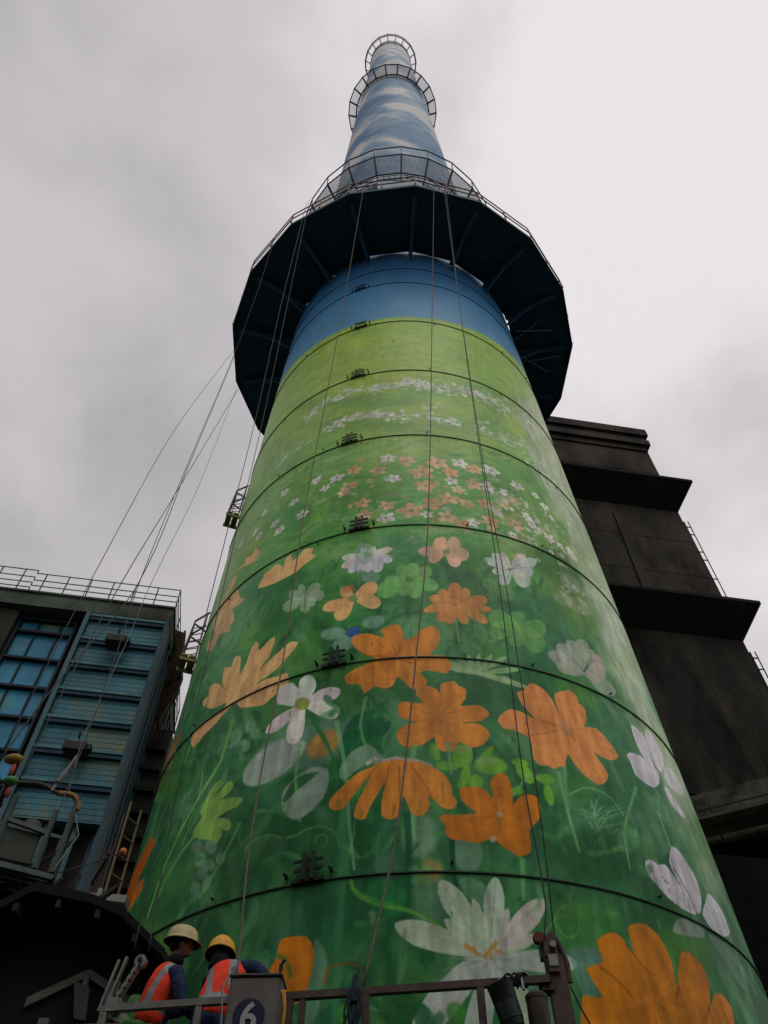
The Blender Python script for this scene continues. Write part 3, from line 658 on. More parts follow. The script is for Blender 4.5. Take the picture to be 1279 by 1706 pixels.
0 115 153 89 80 10 173 1297 -4 -6 -9 -3 -10 0 -6 4 1 6 7 4 10 2 9 -2
0 221 238 230 85 8 442 1278 -26 8 -26 7 -29 3 -23 -1 -13 -4 -4 -5 5 -7 16 -7 28 -3 33 0 34 3
0 220 232 219 85 8 443 1278 -12 13 -12 13 -17 10 -19 2 -14 -3 -6 -5 -2 -9 6 -11 20 -8 24 -4 24 -4
0 229 228 222 85 8 445 1278 -1 15 -3 14 -7 12 -13 4 -13 -3 -9 -4 -8 -10 0 -10 11 -10 14 -8 18 -6
0 233 216 219 85 8 443 1273 28 12 28 13 25 16 10 15 1 9 -7 3 -15 -2 -23 -8 -22 -17 -17 -19 -16 -18
0 222 232 225 85 8 440 1271 36 6 37 9 39 15 26 16 13 13 -1 6 -15 3 -28 -7 -39 -15 -36 -19 -34 -20
0 222 226 228 85 8 437 1271 24 -4 24 -3 27 2 24 8 15 10 5 8 -4 8 -17 3 -30 -6 -32 -9 -31 -9
0 226 229 212 85 8 433 1270 8 -16 9 -15 17 -9 22 1 20 7 12 8 8 13 -3 12 -21 7 -30 1 -29 1
0 220 234 222 85 8 439 1275 0 -12 -1 -12 0 -12 0 -8 0 -3 0 0 0 3 0 8 0 12 1 12 0 12
0 220 234 224 85 8 434 1276 -24 -10 -24 -11 -15 -13 -2 -11 5 -7 9 -3 15 1 17 6 15 14 7 15 8 16
0 236 229 216 85 8 440 1278 -23 -1 -22 -3 -22 -3 -15 -8 -8 -6 0 -5 6 -3 14 -2 22 7 23 8 24 10
2 76 107 71 60 4 19 439 1275 -71 -21
2 76 107 71 60 4 19 439 1275 -24 -32
2 76 107 71 60 4 19 439 1275 -72 -10
2 76 107 71 60 4 20 439 1275 66 32
2 76 107 71 60 4 19 439 1275 -63 1
2 76 107 71 60 4 19 439 1275 -61 -29
2 76 107 71 60 4 19 439 1275 -17 24
2 76 107 71 60 4 20 439 1275 79 20
0 124 153 104 50 10 501 1342 -5 4 -7 4 -8 2 -9 -3 -7 -5 -4 -4 -1 -4 2 -5 10 0 12 3 13 3
0 128 157 100 50 10 501 1338 15 6 14 6 12 8 5 7 -1 5 -4 2 -8 -1 -11 -3 -10 -9 -9 -9 -7 -9
0 127 161 101 50 10 497 1337 21 -1 21 -1 23 3 19 7 12 7 3 5 -5 4 -14 2 -25 -5 -26 -8 -26 -8
0 115 153 115 40 20 315 1282 26 10 -20 -41 -27 3 3 16
0 172 170 165 75 8 691 1060 -31 10 -35 8 -37 6 -33 -2 -22 -7 -9 -7 1 -9 19 -9 39 -3 43 -1 52 5
0 186 185 171 75 8 694 1060 -12 19 -16 17 -24 13 -33 -1 -24 -5 -14 -8 -7 -12 4 -15 29 -10 36 -5 42 -3
0 171 183 167 75 8 695 1060 7 23 1 22 -5 20 -25 4 -23 -3 -17 -7 -15 -13 -8 -18 16 -15 21 -12 27 -10
0 178 182 161 75 8 696 1059 28 26 20 26 16 25 -15 9 -22 0 -21 -6 -24 -14 -23 -20 0 -20 5 -18 13 -15
0 171 183 158 75 8 694 1056 34 20 36 22 24 20 0 11 -16 3 -18 -4 -28 -9 -27 -15 -17 -18 -4 -16 -3 -16
0 178 179 165 75 8 685 1050 32 3 33 4 36 11 26 17 12 14 1 9 -13 6 -26 -1 -37 -15 -33 -19 -32 -19
0 177 182 155 75 8 679 1051 17 -5 18 -4 24 1 28 8 20 10 11 8 2 8 -10 5 -30 -4 -35 -9 -34 -9
0 186 186 165 75 8 690 1060 -28 4 -27 5 -32 -1 -30 -8 -17 -8 -7 -6 3 -8 14 -6 32 2 39 8 43 9
0 171 176 157 75 8 677 1051 22 -12 25 -10 34 -5 36 4 30 9 16 8 5 11 -17 8 -41 2 -48 -3 -47 -3
0 172 183 167 75 8 688 1059 -13 4 -16 2 -17 -1 -18 -6 -12 -8 -6 -6 0 -6 7 -4 20 3 22 6 26 9
0 184 173 163 90 5 763 1114 33 12 25 -7 1 -26 -34 -25 -42 6 -5 17
2 64 92 56 60 3 14 679 1055 -18 18 -16 5
2 64 92 56 60 3 15 679 1055 49 32 31 18
2 64 92 56 60 3 14 679 1055 -38 19 -37 -9
2 64 92 56 60 3 14 679 1055 -13 18 -11 9
2 64 92 56 60 3 15 679 1055 29 25 24 22
2 64 92 56 60 3 15 679 1055 46 31 30 19
2 64 92 56 60 3 15 679 1055 67 39 38 14
2 64 92 56 60 3 14 679 1055 11 17 17 27
2 64 92 56 60 3 15 679 1055 35 27 26 21
0 184 191 178 40 30 827 1308 -42 -16 -45 -3 -30 10 -3 17 25 18 45 9 45 -2 20 -13
0 184 191 178 40 30 861 1252 -47 -20 -59 -9 -45 4 -14 13 22 17 52 14 60 5 39 -7
0 184 191 178 40 30 738 1240 -30 -13 -38 -6 -29 5 -7 12 17 14 35 9 38 2 21 -8
0 184 191 178 40 30 955 1326 -39 -16 -40 -6 -24 4 0 13 24 15 41 11 39 3 16 -8
0 194 199 184 51 12 803 1231 -7 -3 -7 0 -4 2 2 3 6 3 8 2 6 -1 1 -3
0 194 199 184 31 12 688 1265 -5 -3 -8 -2 -7 0 -3 2 3 2 7 2 8 2 5 -1
0 194 199 184 55 12 846 1298 -8 -5 -9 -4 -5 0 1 3 6 6 9 4 7 2 3 -1
0 194 199 184 63 12 761 1299 -9 -5 -14 -3 -12 -1 -5 2 5 4 12 4 14 3 9 -1
0 194 199 184 48 12 779 1239 -7 -2 -6 1 -3 3 3 4 6 3 7 1 5 -2 0 -4
0 194 199 184 70 12 747 1280 -7 -5 -13 -4 -12 -3 -6 1 2 3 10 5 13 3 11 2
0 194 199 184 46 12 716 1286 -5 -3 -8 -2 -8 -1 -3 1 2 3 7 2 8 2 7 0
0 194 199 184 43 12 724 1332 -6 -4 -11 -5 -10 -2 -6 1 2 3 9 4 11 3 9 2
0 194 199 184 49 12 706 1256 -9 -2 -8 2 -4 4 3 5 7 4 8 1 7 -4 1 -5
0 194 199 184 53 12 719 1281 -7 -5 -8 -3 -7 0 -1 2 4 5 7 4 9 2 4 -2
0 194 199 184 52 12 803 1306 -9 -4 -10 0 -7 2 0 4 6 4 10 2 9 -1 4 -3
0 194 199 184 46 12 831 1306 -7 -5 -10 -4 -9 -2 -3 2 3 4 9 4 10 4 7 0
0 194 199 184 42 12 820 1305 -8 -5 -12 -4 -9 -1 -4 1 4 5 10 4 12 3 7 0
0 194 199 184 34 12 750 1252 -8 -4 -10 -2 -7 1 -1 3 5 4 10 4 9 0 5 -2
0 194 199 184 30 12 825 1274 -7 -4 -9 -3 -5 0 0 3 5 4 9 4 7 1 3 -2
0 194 199 184 32 12 747 1311 -6 -2 -6 1 -2 4 2 4 6 3 7 0 4 -2 -1 -4
0 194 199 184 38 12 760 1325 -7 -3 -9 -3 -8 -1 -3 2 3 4 9 3 9 2 6 -1
0 194 199 184 40 12 725 1259 -8 -3 -11 -1 -8 2 -3 3 5 4 10 2 11 -1 6 -2
0 194 199 184 67 12 865 1307 -10 -5 -11 -2 -9 0 -1 3 6 4 11 4 11 1 6 -2
0 194 199 184 45 12 799 1310 -5 -4 -9 -4 -7 -1 -3 1 2 3 7 5 9 3 5 0
0 194 199 184 34 12 818 1277 -9 -5 -15 -3 -14 -1 -6 1 4 4 13 4 15 3 11 0
0 194 199 184 49 12 757 1283 -8 -3 -8 1 -3 4 1 5 7 3 8 1 6 -2 2 -5
0 194 199 184 56 12 777 1314 -8 -4 -11 -2 -10 1 -4 2 4 3 11 3 11 1 8 -1
0 194 199 184 70 12 782 1298 -6 -1 -6 1 -4 4 1 4 5 3 7 0 5 -3 2 -4
0 194 199 184 39 12 835 1265 -8 -3 -8 -1 -4 2 2 4 7 4 9 2 6 -1 1 -3
0 194 199 184 44 12 789 1286 -6 -2 -7 -1 -4 2 0 3 4 3 7 1 6 -1 3 -2
2 20 87 61 90 8 75 180 1122 -9 -48
2 26 97 61 70 8 41 231 1114 -6 -36
0 230 160 79 100 4 179 1155 -34 -3 -33 -4 -33 -4 -21 -8 -9 -6 1 -4 12 -2 22 0 32 6 32 9 32 11
0 220 157 80 100 4 181 1155 -24 7 -25 7 -26 3 -19 -3 -11 -5 -2 -4 7 -7 15 -7 26 -2 28 3 28 2
0 218 149 74 100 4 182 1155 -12 11 -12 11 -16 8 -16 1 -10 -3 -5 -4 0 -8 7 -9 17 -6 21 -3 20 -3
0 232 149 80 100 4 186 1153 11 15 8 15 0 13 -9 8 -13 3 -11 -2 -13 -6 -7 -11 0 -13 9 -12 12 -12
0 218 155 76 100 4 183 1150 19 6 18 8 16 10 5 9 -2 8 -6 3 -11 1 -15 -4 -13 -11 -10 -12 -8 -14
0 213 150 80 100 4 179 1149 31 -3 31 1 32 3 22 8 11 9 1 6 -9 6 -22 1 -33 -6 -32 -8 -31 -10
0 219 150 75 100 4 178 1150 32 -7 33 -5 34 -2 25 2 14 4 3 4 -9 5 -22 4 -35 2 -36 -1 -37 -1
0 218 156 75 100 4 177 1150 23 -16 24 -14 27 -11 23 -3 15 2 5 4 -3 8 -15 11 -29 10 -32 7 -33 7
0 228 155 74 100 4 174 1151 -1 -16 1 -15 6 -13 11 -6 11 -1 8 2 7 7 2 11 -7 13 -12 11 -16 10
0 231 148 73 100 4 174 1153 -18 -12 -16 -12 -9 -13 0 -10 6 -6 9 -2 12 2 13 8 9 13 3 15 2 15
0 231 153 80 100 4 176 1155 -27 -7 -25 -8 -20 -11 -8 -12 1 -9 6 -4 14 -2 18 3 19 12 15 15 14 18
0 219 158 102 80 10 202 1154 -7 -9 -14 -6 -15 1 -8 7 1 9 11 8 16 2 12 -4
2 224 153 102 60 4 18 179 1152 70 5
2 224 153 102 60 4 18 179 1152 53 -12
2 224 153 102 60 4 17 179 1152 17 -24
2 224 153 102 60 4 17 179 1152 -25 -26
2 224 153 102 60 4 17 179 1152 -57 -18
2 224 153 102 60 4 18 179 1152 -67 -2
2 224 153 102 60 4 18 179 1152 -52 14
2 224 153 102 60 4 18 179 1152 -16 26
2 224 153 102 60 4 18 179 1152 27 28
2 224 153 102 60 4 18 179 1152 60 20
2 41 107 56 80 10 54 -162 951 16 -45
0 227 145 54 100 3 -217 1059 -2 22 55 2 63 -15 -13 18 40 11 36 -5 12 -33 36 8 29 16 43 8 23 -17 -15 -32 -28 -17 47 -2 27 -16 -18 -22 -68 6 -25 -7 23 -15 -17 -15 -37 -2 -28 18 -20 8 -15 -16 -30 -6 -33 8 -37 -13 -14 20 -43 4 -17 17 32 12 51 9 34 8 -48 14
0 214 128 51 70 30 -27 1018 -7 -5 -15 -3 -17 2 -11 5 0 7 11 4 18 0 15 -3
0 227 145 54 100 3 -55 919 14 10 28 -2 43 -3 -21 17 1 13 34 5 32 -7 12 -8 5 19 29 5 18 2 14 -10 23 -5 -5 -20 -21 -15 50 5 29 -4 16 -12 -30 -14 -46 -4 -19 -4 43 4 24 -5 23 -12 -26 -20 -41 -9 -39 9 -18 -17 -34 0 -20 8 -3 17 -37 -13 -47 -6 -30 13 -4 18 36 12 35 3 -49 6 -17 10
0 219 143 76 70 15 103 902 -6 -9 -13 -5 -14 2 -8 7 1 9 10 8 15 1 12 -4
0 230 150 82 100 3 271 900 22 15 30 10 41 -2 43 -9 -38 23 -13 24 28 7 25 16 20 4 35 -6 28 -19 16 -26 -6 29 9 13 40 12 32 7 23 -10 0 -13 22 -7 -6 -25 -21 -16 55 7 42 -15 31 -25 -46 -16 -46 0 -27 6 4 -2 15 -15 21 -18 -19 -16 -27 -10 -29 1 -38 12 -20 13 -15 13 -16 -15 -5 -9 -26 -4 -20 -6 -18 4 -28 -2 -18 11 5 22 -12 16 -42 6 -36 1
0 219 158 112 70 20 547 916 -13 -12 -22 -8 -20 -1 -10 7 5 11 19 11 22 5 17 -3
2 140 56 15 60 4 12 276 878 103 3 103 22
2 140 56 15 50 4 13 407 914 56 0 48 -1
0 128 194 56 80 10 133 814 -10 -6 -23 -3 -25 1 -16 4 0 5 17 5 26 1 22 -3
0 128 194 56 80 10 71 838 2 -10 -5 -6 -10 0 -9 6 -6 10 2 9 7 3 11 -3
0 128 194 56 80 10 175 828 -15 -12 -22 -6 -20 4 -10 12 7 13 19 10 24 1 16 -9
0 128 194 56 80 10 245 851 -1 -6 -11 -9 -17 -7 -14 -3 -5 3 6 7 15 9 16 6
0 128 194 56 80 10 280 818 -17 -10 -34 -5 -34 2 -21 7 4 10 26 8 38 2 30 -5
0 128 194 56 80 10 197 789 -8 -8 -14 -5 -16 1 -9 6 2 9 12 6 16 3 13 -4
0 128 194 56 80 10 155 792 -14 -12 -14 -5 -8 4 3 11 11 14 16 9 11 1 3 -8
0 128 194 56 80 10 353 820 9 -11 -4 -10 -15 -4 -20 4 -14 10 -4 11 10 8 19 0
0 128 194 56 80 10 429 809 -12 -6 -21 -3 -19 1 -11 5 4 5 17 4 22 2 16 -3
0 128 194 56 80 10 414 786 -2 -12 -8 -7 -10 0 -8 7 -2 12 6 10 9 4 10 -4
0 128 194 56 80 10 320 783 -6 -5 -13 -3 -14 0 -7 3 1 5 10 4 14 2 12 -2
0 128 194 56 80 10 350 828 -10 -4 -18 -2 -17 1 -10 4 3 4 14 4 19 0 15 -2
0 158 184 128 50 20 245 825 -9 -5 -21 -4 -23 0 -13 4 1 5 16 5 23 2 19 -2
0 158 184 128 50 20 178 842 -9 -5 -20 -3 -23 0 -14 4 1 5 15 4 23 2 20 -2
2 128 194 56 80 10 76 143 834 8 -29 21 -23
2 87 158 56 60 20 85 35 754 42 -13 48 -3
2 76 153 64 60 20 72 37 710 35 0
2 128 194 128 75 8 80 -4 849 -15 -59 6 -89
2 128 194 128 75 8 65 99 854 5 -55
2 112 184 107 75 8 66 450 826 1 -62 9 -60
2 128 194 128 75 8 71 -260 907 41 -88 23 -94 19 -58
2 128 194 128 75 8 64 852 823 5 -66 9 -67
2 112 184 107 75 8 60 -160 945 -17 -56 32 -55
2 112 184 107 75 8 75 281 683 -15 -55
2 112 184 107 75 8 52 774 849 -122 -88 -25 -64
2 92 168 87 75 8 67 -565 772 -45 -47 -65 -49
2 128 194 128 75 8 65 171 1112 1 -57
2 92 168 87 75 8 61 -204 1253 -2 -43
2 112 184 107 75 8 59 -380 877 -2 -62 33 -69
2 112 184 107 75 8 56 344 811 -71 -43 -55 -3
0 227 145 54 100 3 -264 766 8 10 29 13 45 19 53 9 13 7 53 2 46 -3 52 -9 43 -13 23 -19 0 -14 14 -12 -18 -11 -29 3 -35 18 0 -20 -27 -11 -27 6 -20 27 -11 -26 -13 -8 -18 -2 -22 7 2 27 10 24 -25 -20 -22 -18 -11 -16 -26 1 -10 6 6 14 21 22 21 23 -41 -22 -37 -24 -26 -2 -17 6
2 199 184 168 90 6 59 -153 820 23 10 22 -5
2 199 184 168 90 6 59 -113 823 50 5 39 -6
2 199 184 168 90 6 59 -37 824 40 -2 45 -9
2 148 61 13 70 4 14 -83 817 -7 -24 -12 -13
2 148 61 13 70 4 14 -54 816 3 -31 -2 -30
2 148 61 13 70 4 15 -116 818 -45 -25 -38 -18
2 148 61 13 70 4 14 -18 815 37 -28 23 -24
0 209 125 26 100 3 59 732 10 5 32 0 56 3 10 3 -27 8 -16 13 -1 12 26 5 45 -2 23 -12 5 3 -5 17 13 13 24 7 22 -5 7 -20 -4 -22 4 0 20 13 29 5 26 -2 7 -15 -14 -20 -35 -17 -2 -18 -7 -14 -33 -8 -20 6 -28 7 -12 7 -3 5 -45 -10 -47 2 -30 1 -15 8 -1 12
0 204 178 153 80 10 242 742 -3 -3 -5 -2 -6 0 -3 3 0 3 5 3 6 1 5 -2
0 204 178 153 90 5 215 706 -3 -3 -6 -2 -7 0 -4 3 1 2 5 3 7 1 5 -2
0 107 148 128 50 30 427 565 -20 -9 -25 -3 -19 4 -3 9 12 10 24 6 24 0 12 -7
0 102 143 117 70 20 206 550 52 -2 74 -6 16 -24 -29 -30 -36 -11 -25 40 -35 20
0 180 194 181 97 4 160 558 50 -6 51 -4 53 0 41 4 22 6 4 6 -15 5 -35 4 -57 -1 -56 -4 -55 -4
0 181 200 170 97 4 153 558 12 -24 13 -23 19 -20 28 -9 23 -2 14 4 10 10 -1 16 -28 18 -35 18 -38 17
0 182 198 183 97 4 154 561 -27 -24 -25 -23 -17 -23 2 -16 8 -7 11 -1 17 6 22 14 13 23 6 24 5 26
0 183 187 180 97 4 157 563 -61 -20 -56 -20 -50 -20 -25 -16 -5 -10 9 -3 24 2 38 11 46 21 44 24 46 27
0 189 199 186 97 4 93 555 -44 -16 -42 -17 -26 -17 -16 -16 -1 -21 48 7 32 28 55 28 44 16
0 184 200 172 97 4 165 564 -51 13 -54 13 -57 10 -44 2 -24 -3 -4 -5 14 -10 35 -12 58 -8 60 -4 61 -2
0 193 198 174 97 4 163 559 32 4 32 5 33 6 20 8 8 5 -2 3 -13 0 -24 -2 -31 -8 -29 -9 -28 -9
0 187 198 171 97 4 165 562 -21 12 -23 12 -25 11 -23 5 -14 0 -5 -2 4 -6 13 -10 28 -9 29 -9 31 -7
0 190 208 170 97 4 165 561 -2 17 -3 16 -6 17 -9 11 -9 4 -6 0 -3 -7 0 -12 8 -16 12 -16 12 -15
0 193 194 185 97 4 165 560 19 13 18 13 17 14 5 10 -1 6 -5 1 -11 -4 -16 -9 -13 -14 -11 -15 -8 -14
0 201 196 184 98 4 168 557 44 14 45 15 42 18 22 16 4 10 -8 4 -24 -3 -35 -11 -39 -19 -31 -21 -29 -20
0 189 210 185 98 4 170 558 18 23 17 23 11 25 -4 17 -9 8 -11 0 -15 -8 -15 -17 -7 -25 0 -23 3 -23
0 184 208 175 98 4 170 560 -16 24 -19 25 -26 23 -30 13 -22 4 -11 -3 -3 -12 11 -18 31 -22 36 -20 36 -17
2 128 140 115 50 4 10 8 586 67 -12 61 -11
0 168 178 168 90 30 98 558 60 7 61 -7 35 -22 -54 -6 -71 3 -28 11
2 191 133 36 80 15 52 101 573 25 -8 15 -3
2 191 133 36 80 15 52 182 578 -21 -10 -15 -8
2 191 133 36 80 15 52 159 570 5 -12
2 191 133 36 80 15 52 174 568 21 -2
2 191 133 36 80 15 52 127 570 -11 -1
2 122 140 102 50 8 13 198 650 -19 -43 -19 -32
2 122 140 102 50 8 13 63 639 38 -36 47 -33
2 122 140 102 50 8 13 310 628 -79 -32 -50 -23
0 107 153 117 80 10 -275 591 26 -13 13 -18 0 -20 -13 -23 -15 -20 -26 2 -1 36 15 21
0 209 125 26 100 4 -392 560 14 11 5 15 7 9 32 1 41 -4 19 -14 1 -19 -9 -22 -13 -14 -54 -1 -33 19
0 115 153 102 50 20 -412 586 16 -4 2 -18 -25 -1 -5 15
2 184 87 26 80 4 29 -240 538 9 17 48 2 30 -5 10 -18
0 76 140 89 25 60 -95 558 -13 -12 -34 -6 -40 4 -27 11 -2 13 26 10 41 0 35 -7
2 51 128 66 70 20 67 -442 574 49 6 45 -10 21 -21
0 26 92 51 70 20 -7 489 -13 2 -7 7 0 8 9 5 13 1 11 -5 4 -8 -5 -7
0 36 107 61 70 20 206 514 -9 -5 -16 -3 -15 2 -8 5 4 6 13 4 17 0 13 -3
0 26 92 51 70 20 -74 468 -13 -2 -11 1 -4 4 5 5 11 3 13 1 8 -3 0 -4
0 26 92 51 70 20 95 456 -7 -2 -7 0 -5 3 1 3 5 2 7 1 7 -1 2 -3
0 36 107 61 70 20 157 442 -8 0 -7 2 -3 4 2 4 7 2 9 -2 5 -3 0 -5
0 36 107 61 70 20 -42 470 -11 2 -10 7 -5 9 2 6 10 1 11 -5 8 -8 1 -8
0 64 140 51 70 20 18 473 -9 -6 -16 -3 -17 2 -10 6 2 7 13 4 18 1 15 -4
0 36 107 61 70 20 17 489 -12 1 -14 5 -8 9 0 7 9 2 14 -4 12 -7 4 -8
0 36 107 61 70 20 38 493 -10 -5 -10 -2 -7 3 0 5 7 6 10 4 10 0 3 -5
0 76 153 51 70 20 -186 493 -10 3 -7 7 -1 8 7 5 10 0 10 -5 3 -8 -3 -7
0 36 107 61 70 20 118 464 -15 1 -11 5 0 8 10 7 15 1 14 -4 5 -7 -5 -7
0 64 140 51 70 20 193 446 -10 -2 -16 0 -14 4 -5 5 5 3 14 1 16 -2 11 -4
0 64 140 51 70 20 84 496 -14 -2 -15 3 -8 6 3 7 12 4 16 -1 12 -4 2 -7
0 76 153 51 70 20 126 474 -14 -4 -14 0 -9 4 1 7 10 5 15 2 12 -3 5 -5
0 204 125 20 100 4 332 470 25 27 22 32 30 1 24 1 -32 27 48 10 2 24 49 14 34 -4 24 -18 0 31 28 9 42 3 38 -11 19 -26 -11 -31 11 8 41 35 38 8 48 -10 5 -23 -33 -28 38 18 42 6 28 -12 -30 -33 -74 -46 -277 -38 -145 2
2 115 56 13 70 10 23 541 595 25 -16 32 -14
2 115 56 13 70 10 23 689 565 -34 -23
2 115 56 13 70 10 24 784 549 -37 -16
2 115 56 13 70 10 22 441 563 47 -13 34 -16
0 97 138 122 70 20 367 576 35 6 50 0 3 -14 -55 -11 28 -26 -48 -2 -9 21
0 219 214 219 100 3 870 984 23 4 42 -6 13 -17 -6 -33 -7 -18 -43 5 -23 16 -7 22
0 219 214 219 100 3 978 1003 34 4 33 -15 19 -18 -25 -28 -54 -28 -31 4 -3 24 0 28
0 219 214 219 100 3 776 906 28 10 46 5 67 0 40 -9 -23 -25 -53 -20 -58 -1 -33 7 -4 21
0 219 214 219 80 4 1058 951 29 2 83 2 14 -24 -64 -25 -90 -7 -32 15
0 219 214 219 85 4 956 885 41 5 25 -16 47 -18 -41 -8 -56 8
0 219 214 219 100 3 696 714 10 8 28 4 26 -3 32 6 21 -9 31 -22 32 -16 -8 -12 -57 -1 -58 8 -44 17 -18 10
0 219 214 219 100 3 827 744 38 24 36 0 31 -14 24 -23 -12 -25 -31 -22 -28 -10 -32 16 -27 25 -6 20
0 219 214 219 90 4 998 720 26 4 33 -4 30 -10 -4 -29 -67 -17 -73 -3 -33 17 47 22
0 158 168 158 80 20 732 634 29 15 47 10 87 3 -22 -21 -86 -9 -54 -3
0 115 143 117 70 20 900 652 94 -1 27 -19 6 -33 -37 2 -43 20
2 51 76 56 80 4 23 833 730 34 -28 12 -33 13 -16
2 76 107 82 80 4 20 942 932 22 -28 -14 -45
0 76 76 76 50 4 876 698 -2 -2 -3 -1 -3 0 0 1 2 1 3 2 3 0 1 0
0 76 76 76 50 4 857 688 -3 -2 -3 0 -2 -1 0 1 1 1 3 2 3 0 1 0
0 76 76 76 50 4 777 691 -3 -2 -3 -1 -3 0 0 1 1 1 3 2 4 0 2 0
0 76 76 76 50 4 772 703 -3 -2 -4 -1 -4 -1 -1 1 1 2 4 1 4 1 3 0
0 76 76 76 50 4 764 671 -2 -1 -4 -1 -3 0 -2 0 2 2 3 1 4 1 2 -1
0 76 76 76 50 4 739 678 -2 -1 -3 -1 -3 0 -2 0 1 1 2 1 4 0 2 0
0 76 76 76 50 4 778 700 -2 -1 -5 -1 -4 0 -3 0 1 1 4 1 5 1 3 0
0 76 76 76 50 4 846 711 -3 -2 -4 -1 -3 0 -1 1 1 1 3 1 4 1 3 0
0 76 76 76 50 4 763 706 -2 -1 -3 -1 -4 0 -1 0 1 1 2 1 4 1 3 0
0 76 76 76 50 4 829 717 -2 -1 -4 -1 -3 0 -2 0 1 1 3 1 4 1 3 0
2 140 199 143 76 3 11 555 748 43 29 34 13
2 140 199 143 53 3 9 546 760 55 12 47 8
2 140 199 143 61 3 9 567 765 52 24 42 12
2 140 199 143 64 3 7 552 760 -8 11 -1 4
2 140 199 143 80 3 11 543 746 12 13 13 6
2 140 199 143 59 3 8 549 750 -24 1 -9 1
2 140 199 143 62 3 12 529 745 -23 16 -13 5
2 140 199 143 90 3 11 539 762 30 31 23 13
2 140 199 143 88 3 12 531 762 -30 9 -15 3
2 140 199 143 82 3 10 527 751 -15 11 -5 4
2 140 199 143 83 3 9 561 768 -13 16 -5 6
2 140 199 143 62 3 9 563 765 81 24 67 15
2 140 199 143 60 3 12 545 766 -40 6 -21 2
2 140 199 143 66 3 13 544 747 -3 18 1 6
2 140 199 143 66 3 7 549 758 66 25 54 13
2 140 199 143 87 3 13 557 750 43 9 38 7
2 140 199 143 53 3 7 543 749 22 31 17 12
2 140 199 143 84 3 13 546 767 28 14 25 7
2 140 199 143 69 3 9 546 759 81 20 66 13
2 140 199 143 55 3 11 528 744 -13 20 -6 7
2 140 199 143 82 3 9 544 751 -8 11 -1 4
2 140 199 143 77 3 11 530 759 -37 8 -19 3
2 140 199 143 78 3 8 539 753 11 28 9 10
2 140 199 143 74 3 13 548 763 -3 21 1 8
2 140 199 143 60 3 10 524 747 5 11 8 5
2 140 199 143 66 3 14 544 763 28 11 26 6
2 140 199 143 82 3 11 549 766 24 14 22 7
2 140 199 143 76 3 7 553 755 34 24 28 10
2 140 199 143 82 3 9 539 744 49 23 40 11
2 140 199 143 73 3 12 547 766 17 22 16 9
2 140 199 143 54 3 9 563 759 70 31 56 16
2 140 199 143 56 3 9 546 745 48 24 38 11
2 140 199 143 72 3 9 564 766 -25 4 -11 1
2 140 199 143 71 3 8 556 769 -51 1 -26 -1
2 143 194 140 90 4 23 471 790 58 18 46 4 56 -6 37 -25
2 128 189 117 38 4 8 610 758 -2 5 5 9
2 128 189 117 56 4 7 419 717 23 12 29 7
2 128 189 117 32 4 7 500 753 20 11 27 9
2 128 189 117 43 4 12 598 723 33 17 48 13
2 128 189 117 50 4 13 535 752 -3 5 3 9
2 128 189 117 67 4 10 566 769 2 6 8 9
2 128 189 117 54 4 12 598 745 32 13 33 5
2 128 189 117 62 4 13 532 772 14 11 23 10
2 128 189 117 38 4 8 572 760 0 4 4 8
2 128 189 117 56 4 10 524 784 -4 3 -1 8
2 128 189 117 50 4 10 556 721 -13 4 0 12
2 128 189 117 50 4 9 449 762 28 12 31 6
2 128 189 117 65 4 13 585 750 -3 8 10 12
2 128 189 117 61 4 8 538 743 -12 9 10 17
2 128 189 117 55 4 8 506 720 5 10 19 12
2 128 189 117 42 4 8 529 743 -8 12 18 20
2 128 189 117 65 4 8 434 734 -14 7 3 16
2 128 189 117 46 4 8 538 749 40 16 43 7
2 128 189 117 66 4 9 458 768 36 14 37 4
2 128 189 117 58 4 7 524 736 40 14 40 5
2 128 189 117 67 4 8 431 751 -11 10 10 18
2 128 189 117 49 4 10 446 768 23 11 24 5
2 128 189 117 64 4 11 610 769 36 15 40 9
2 128 189 117 68 4 9 589 744 -12 11 16 20
2 128 189 117 51 4 12 511 715 24 15 37 11
2 128 189 117 53 4 9 486 715 -19 7 2 17
2 128 189 117 31 4 11 437 772 -1 5 3 7
2 128 189 117 49 4 7 554 744 13 9 17 8
2 128 189 117 67 4 7 431 735 29 12 32 6
2 128 189 117 46 4 13 533 776 43 12 35 1
0 107 163 117 50 35 836 781 -30 -17 -41 -12 -34 -4 -13 8 12 14 34 15 42 9 30 -1
0 107 163 117 50 35 707 751 -25 -16 -35 -12 -31 -2 -13 9 11 15 30 15 37 8 26 -4
0 107 163 117 50 35 1131 823 -99 -28 -62 -11 -18 5 28 17 72 26 109 27 129 25 -33 -20
0 107 163 117 50 35 928 849 15 -12 -21 -16 -42 -12 -42 -1 -25 9 1 15 28 13 44 7
0 107 163 117 50 35 849 762 -21 -11 -31 -9 -26 -3 -11 5 9 9 25 10 32 7 22 0
0 107 163 117 50 35 773 786 -31 -10 -34 -4 -23 4 -3 10 19 10 34 7 33 0 16 -6
2 128 168 128 50 8 22 795 841 49 5 24 -1
2 128 168 128 50 8 22 805 836 49 5 25 -1
2 128 168 128 50 8 22 815 830 50 6 26 -1
2 128 168 128 50 8 22 825 825 52 6 25 -1
2 128 168 128 50 8 22 836 820 52 6 26 -1
2 128 168 128 50 8 22 846 814 53 7 27 -1
2 128 168 128 50 8 22 857 809 54 7 28 -1
2 128 168 128 50 8 22 867 804 56 7 28 0
2 87 138 87 35 20 41 950 774 -10 -13 -8 -17
2 71 128 66 35 20 27 574 633 -2 -10 -1 -12
2 71 128 66 35 20 28 628 669 -2 -10 -2 -13
2 71 128 66 35 20 27 652 648 -3 -11 -2 -12
2 51 112 66 35 20 16 533 634 -1 -10 -1 -12
2 51 112 66 35 20 27 697 672 -4 -11 -2 -13
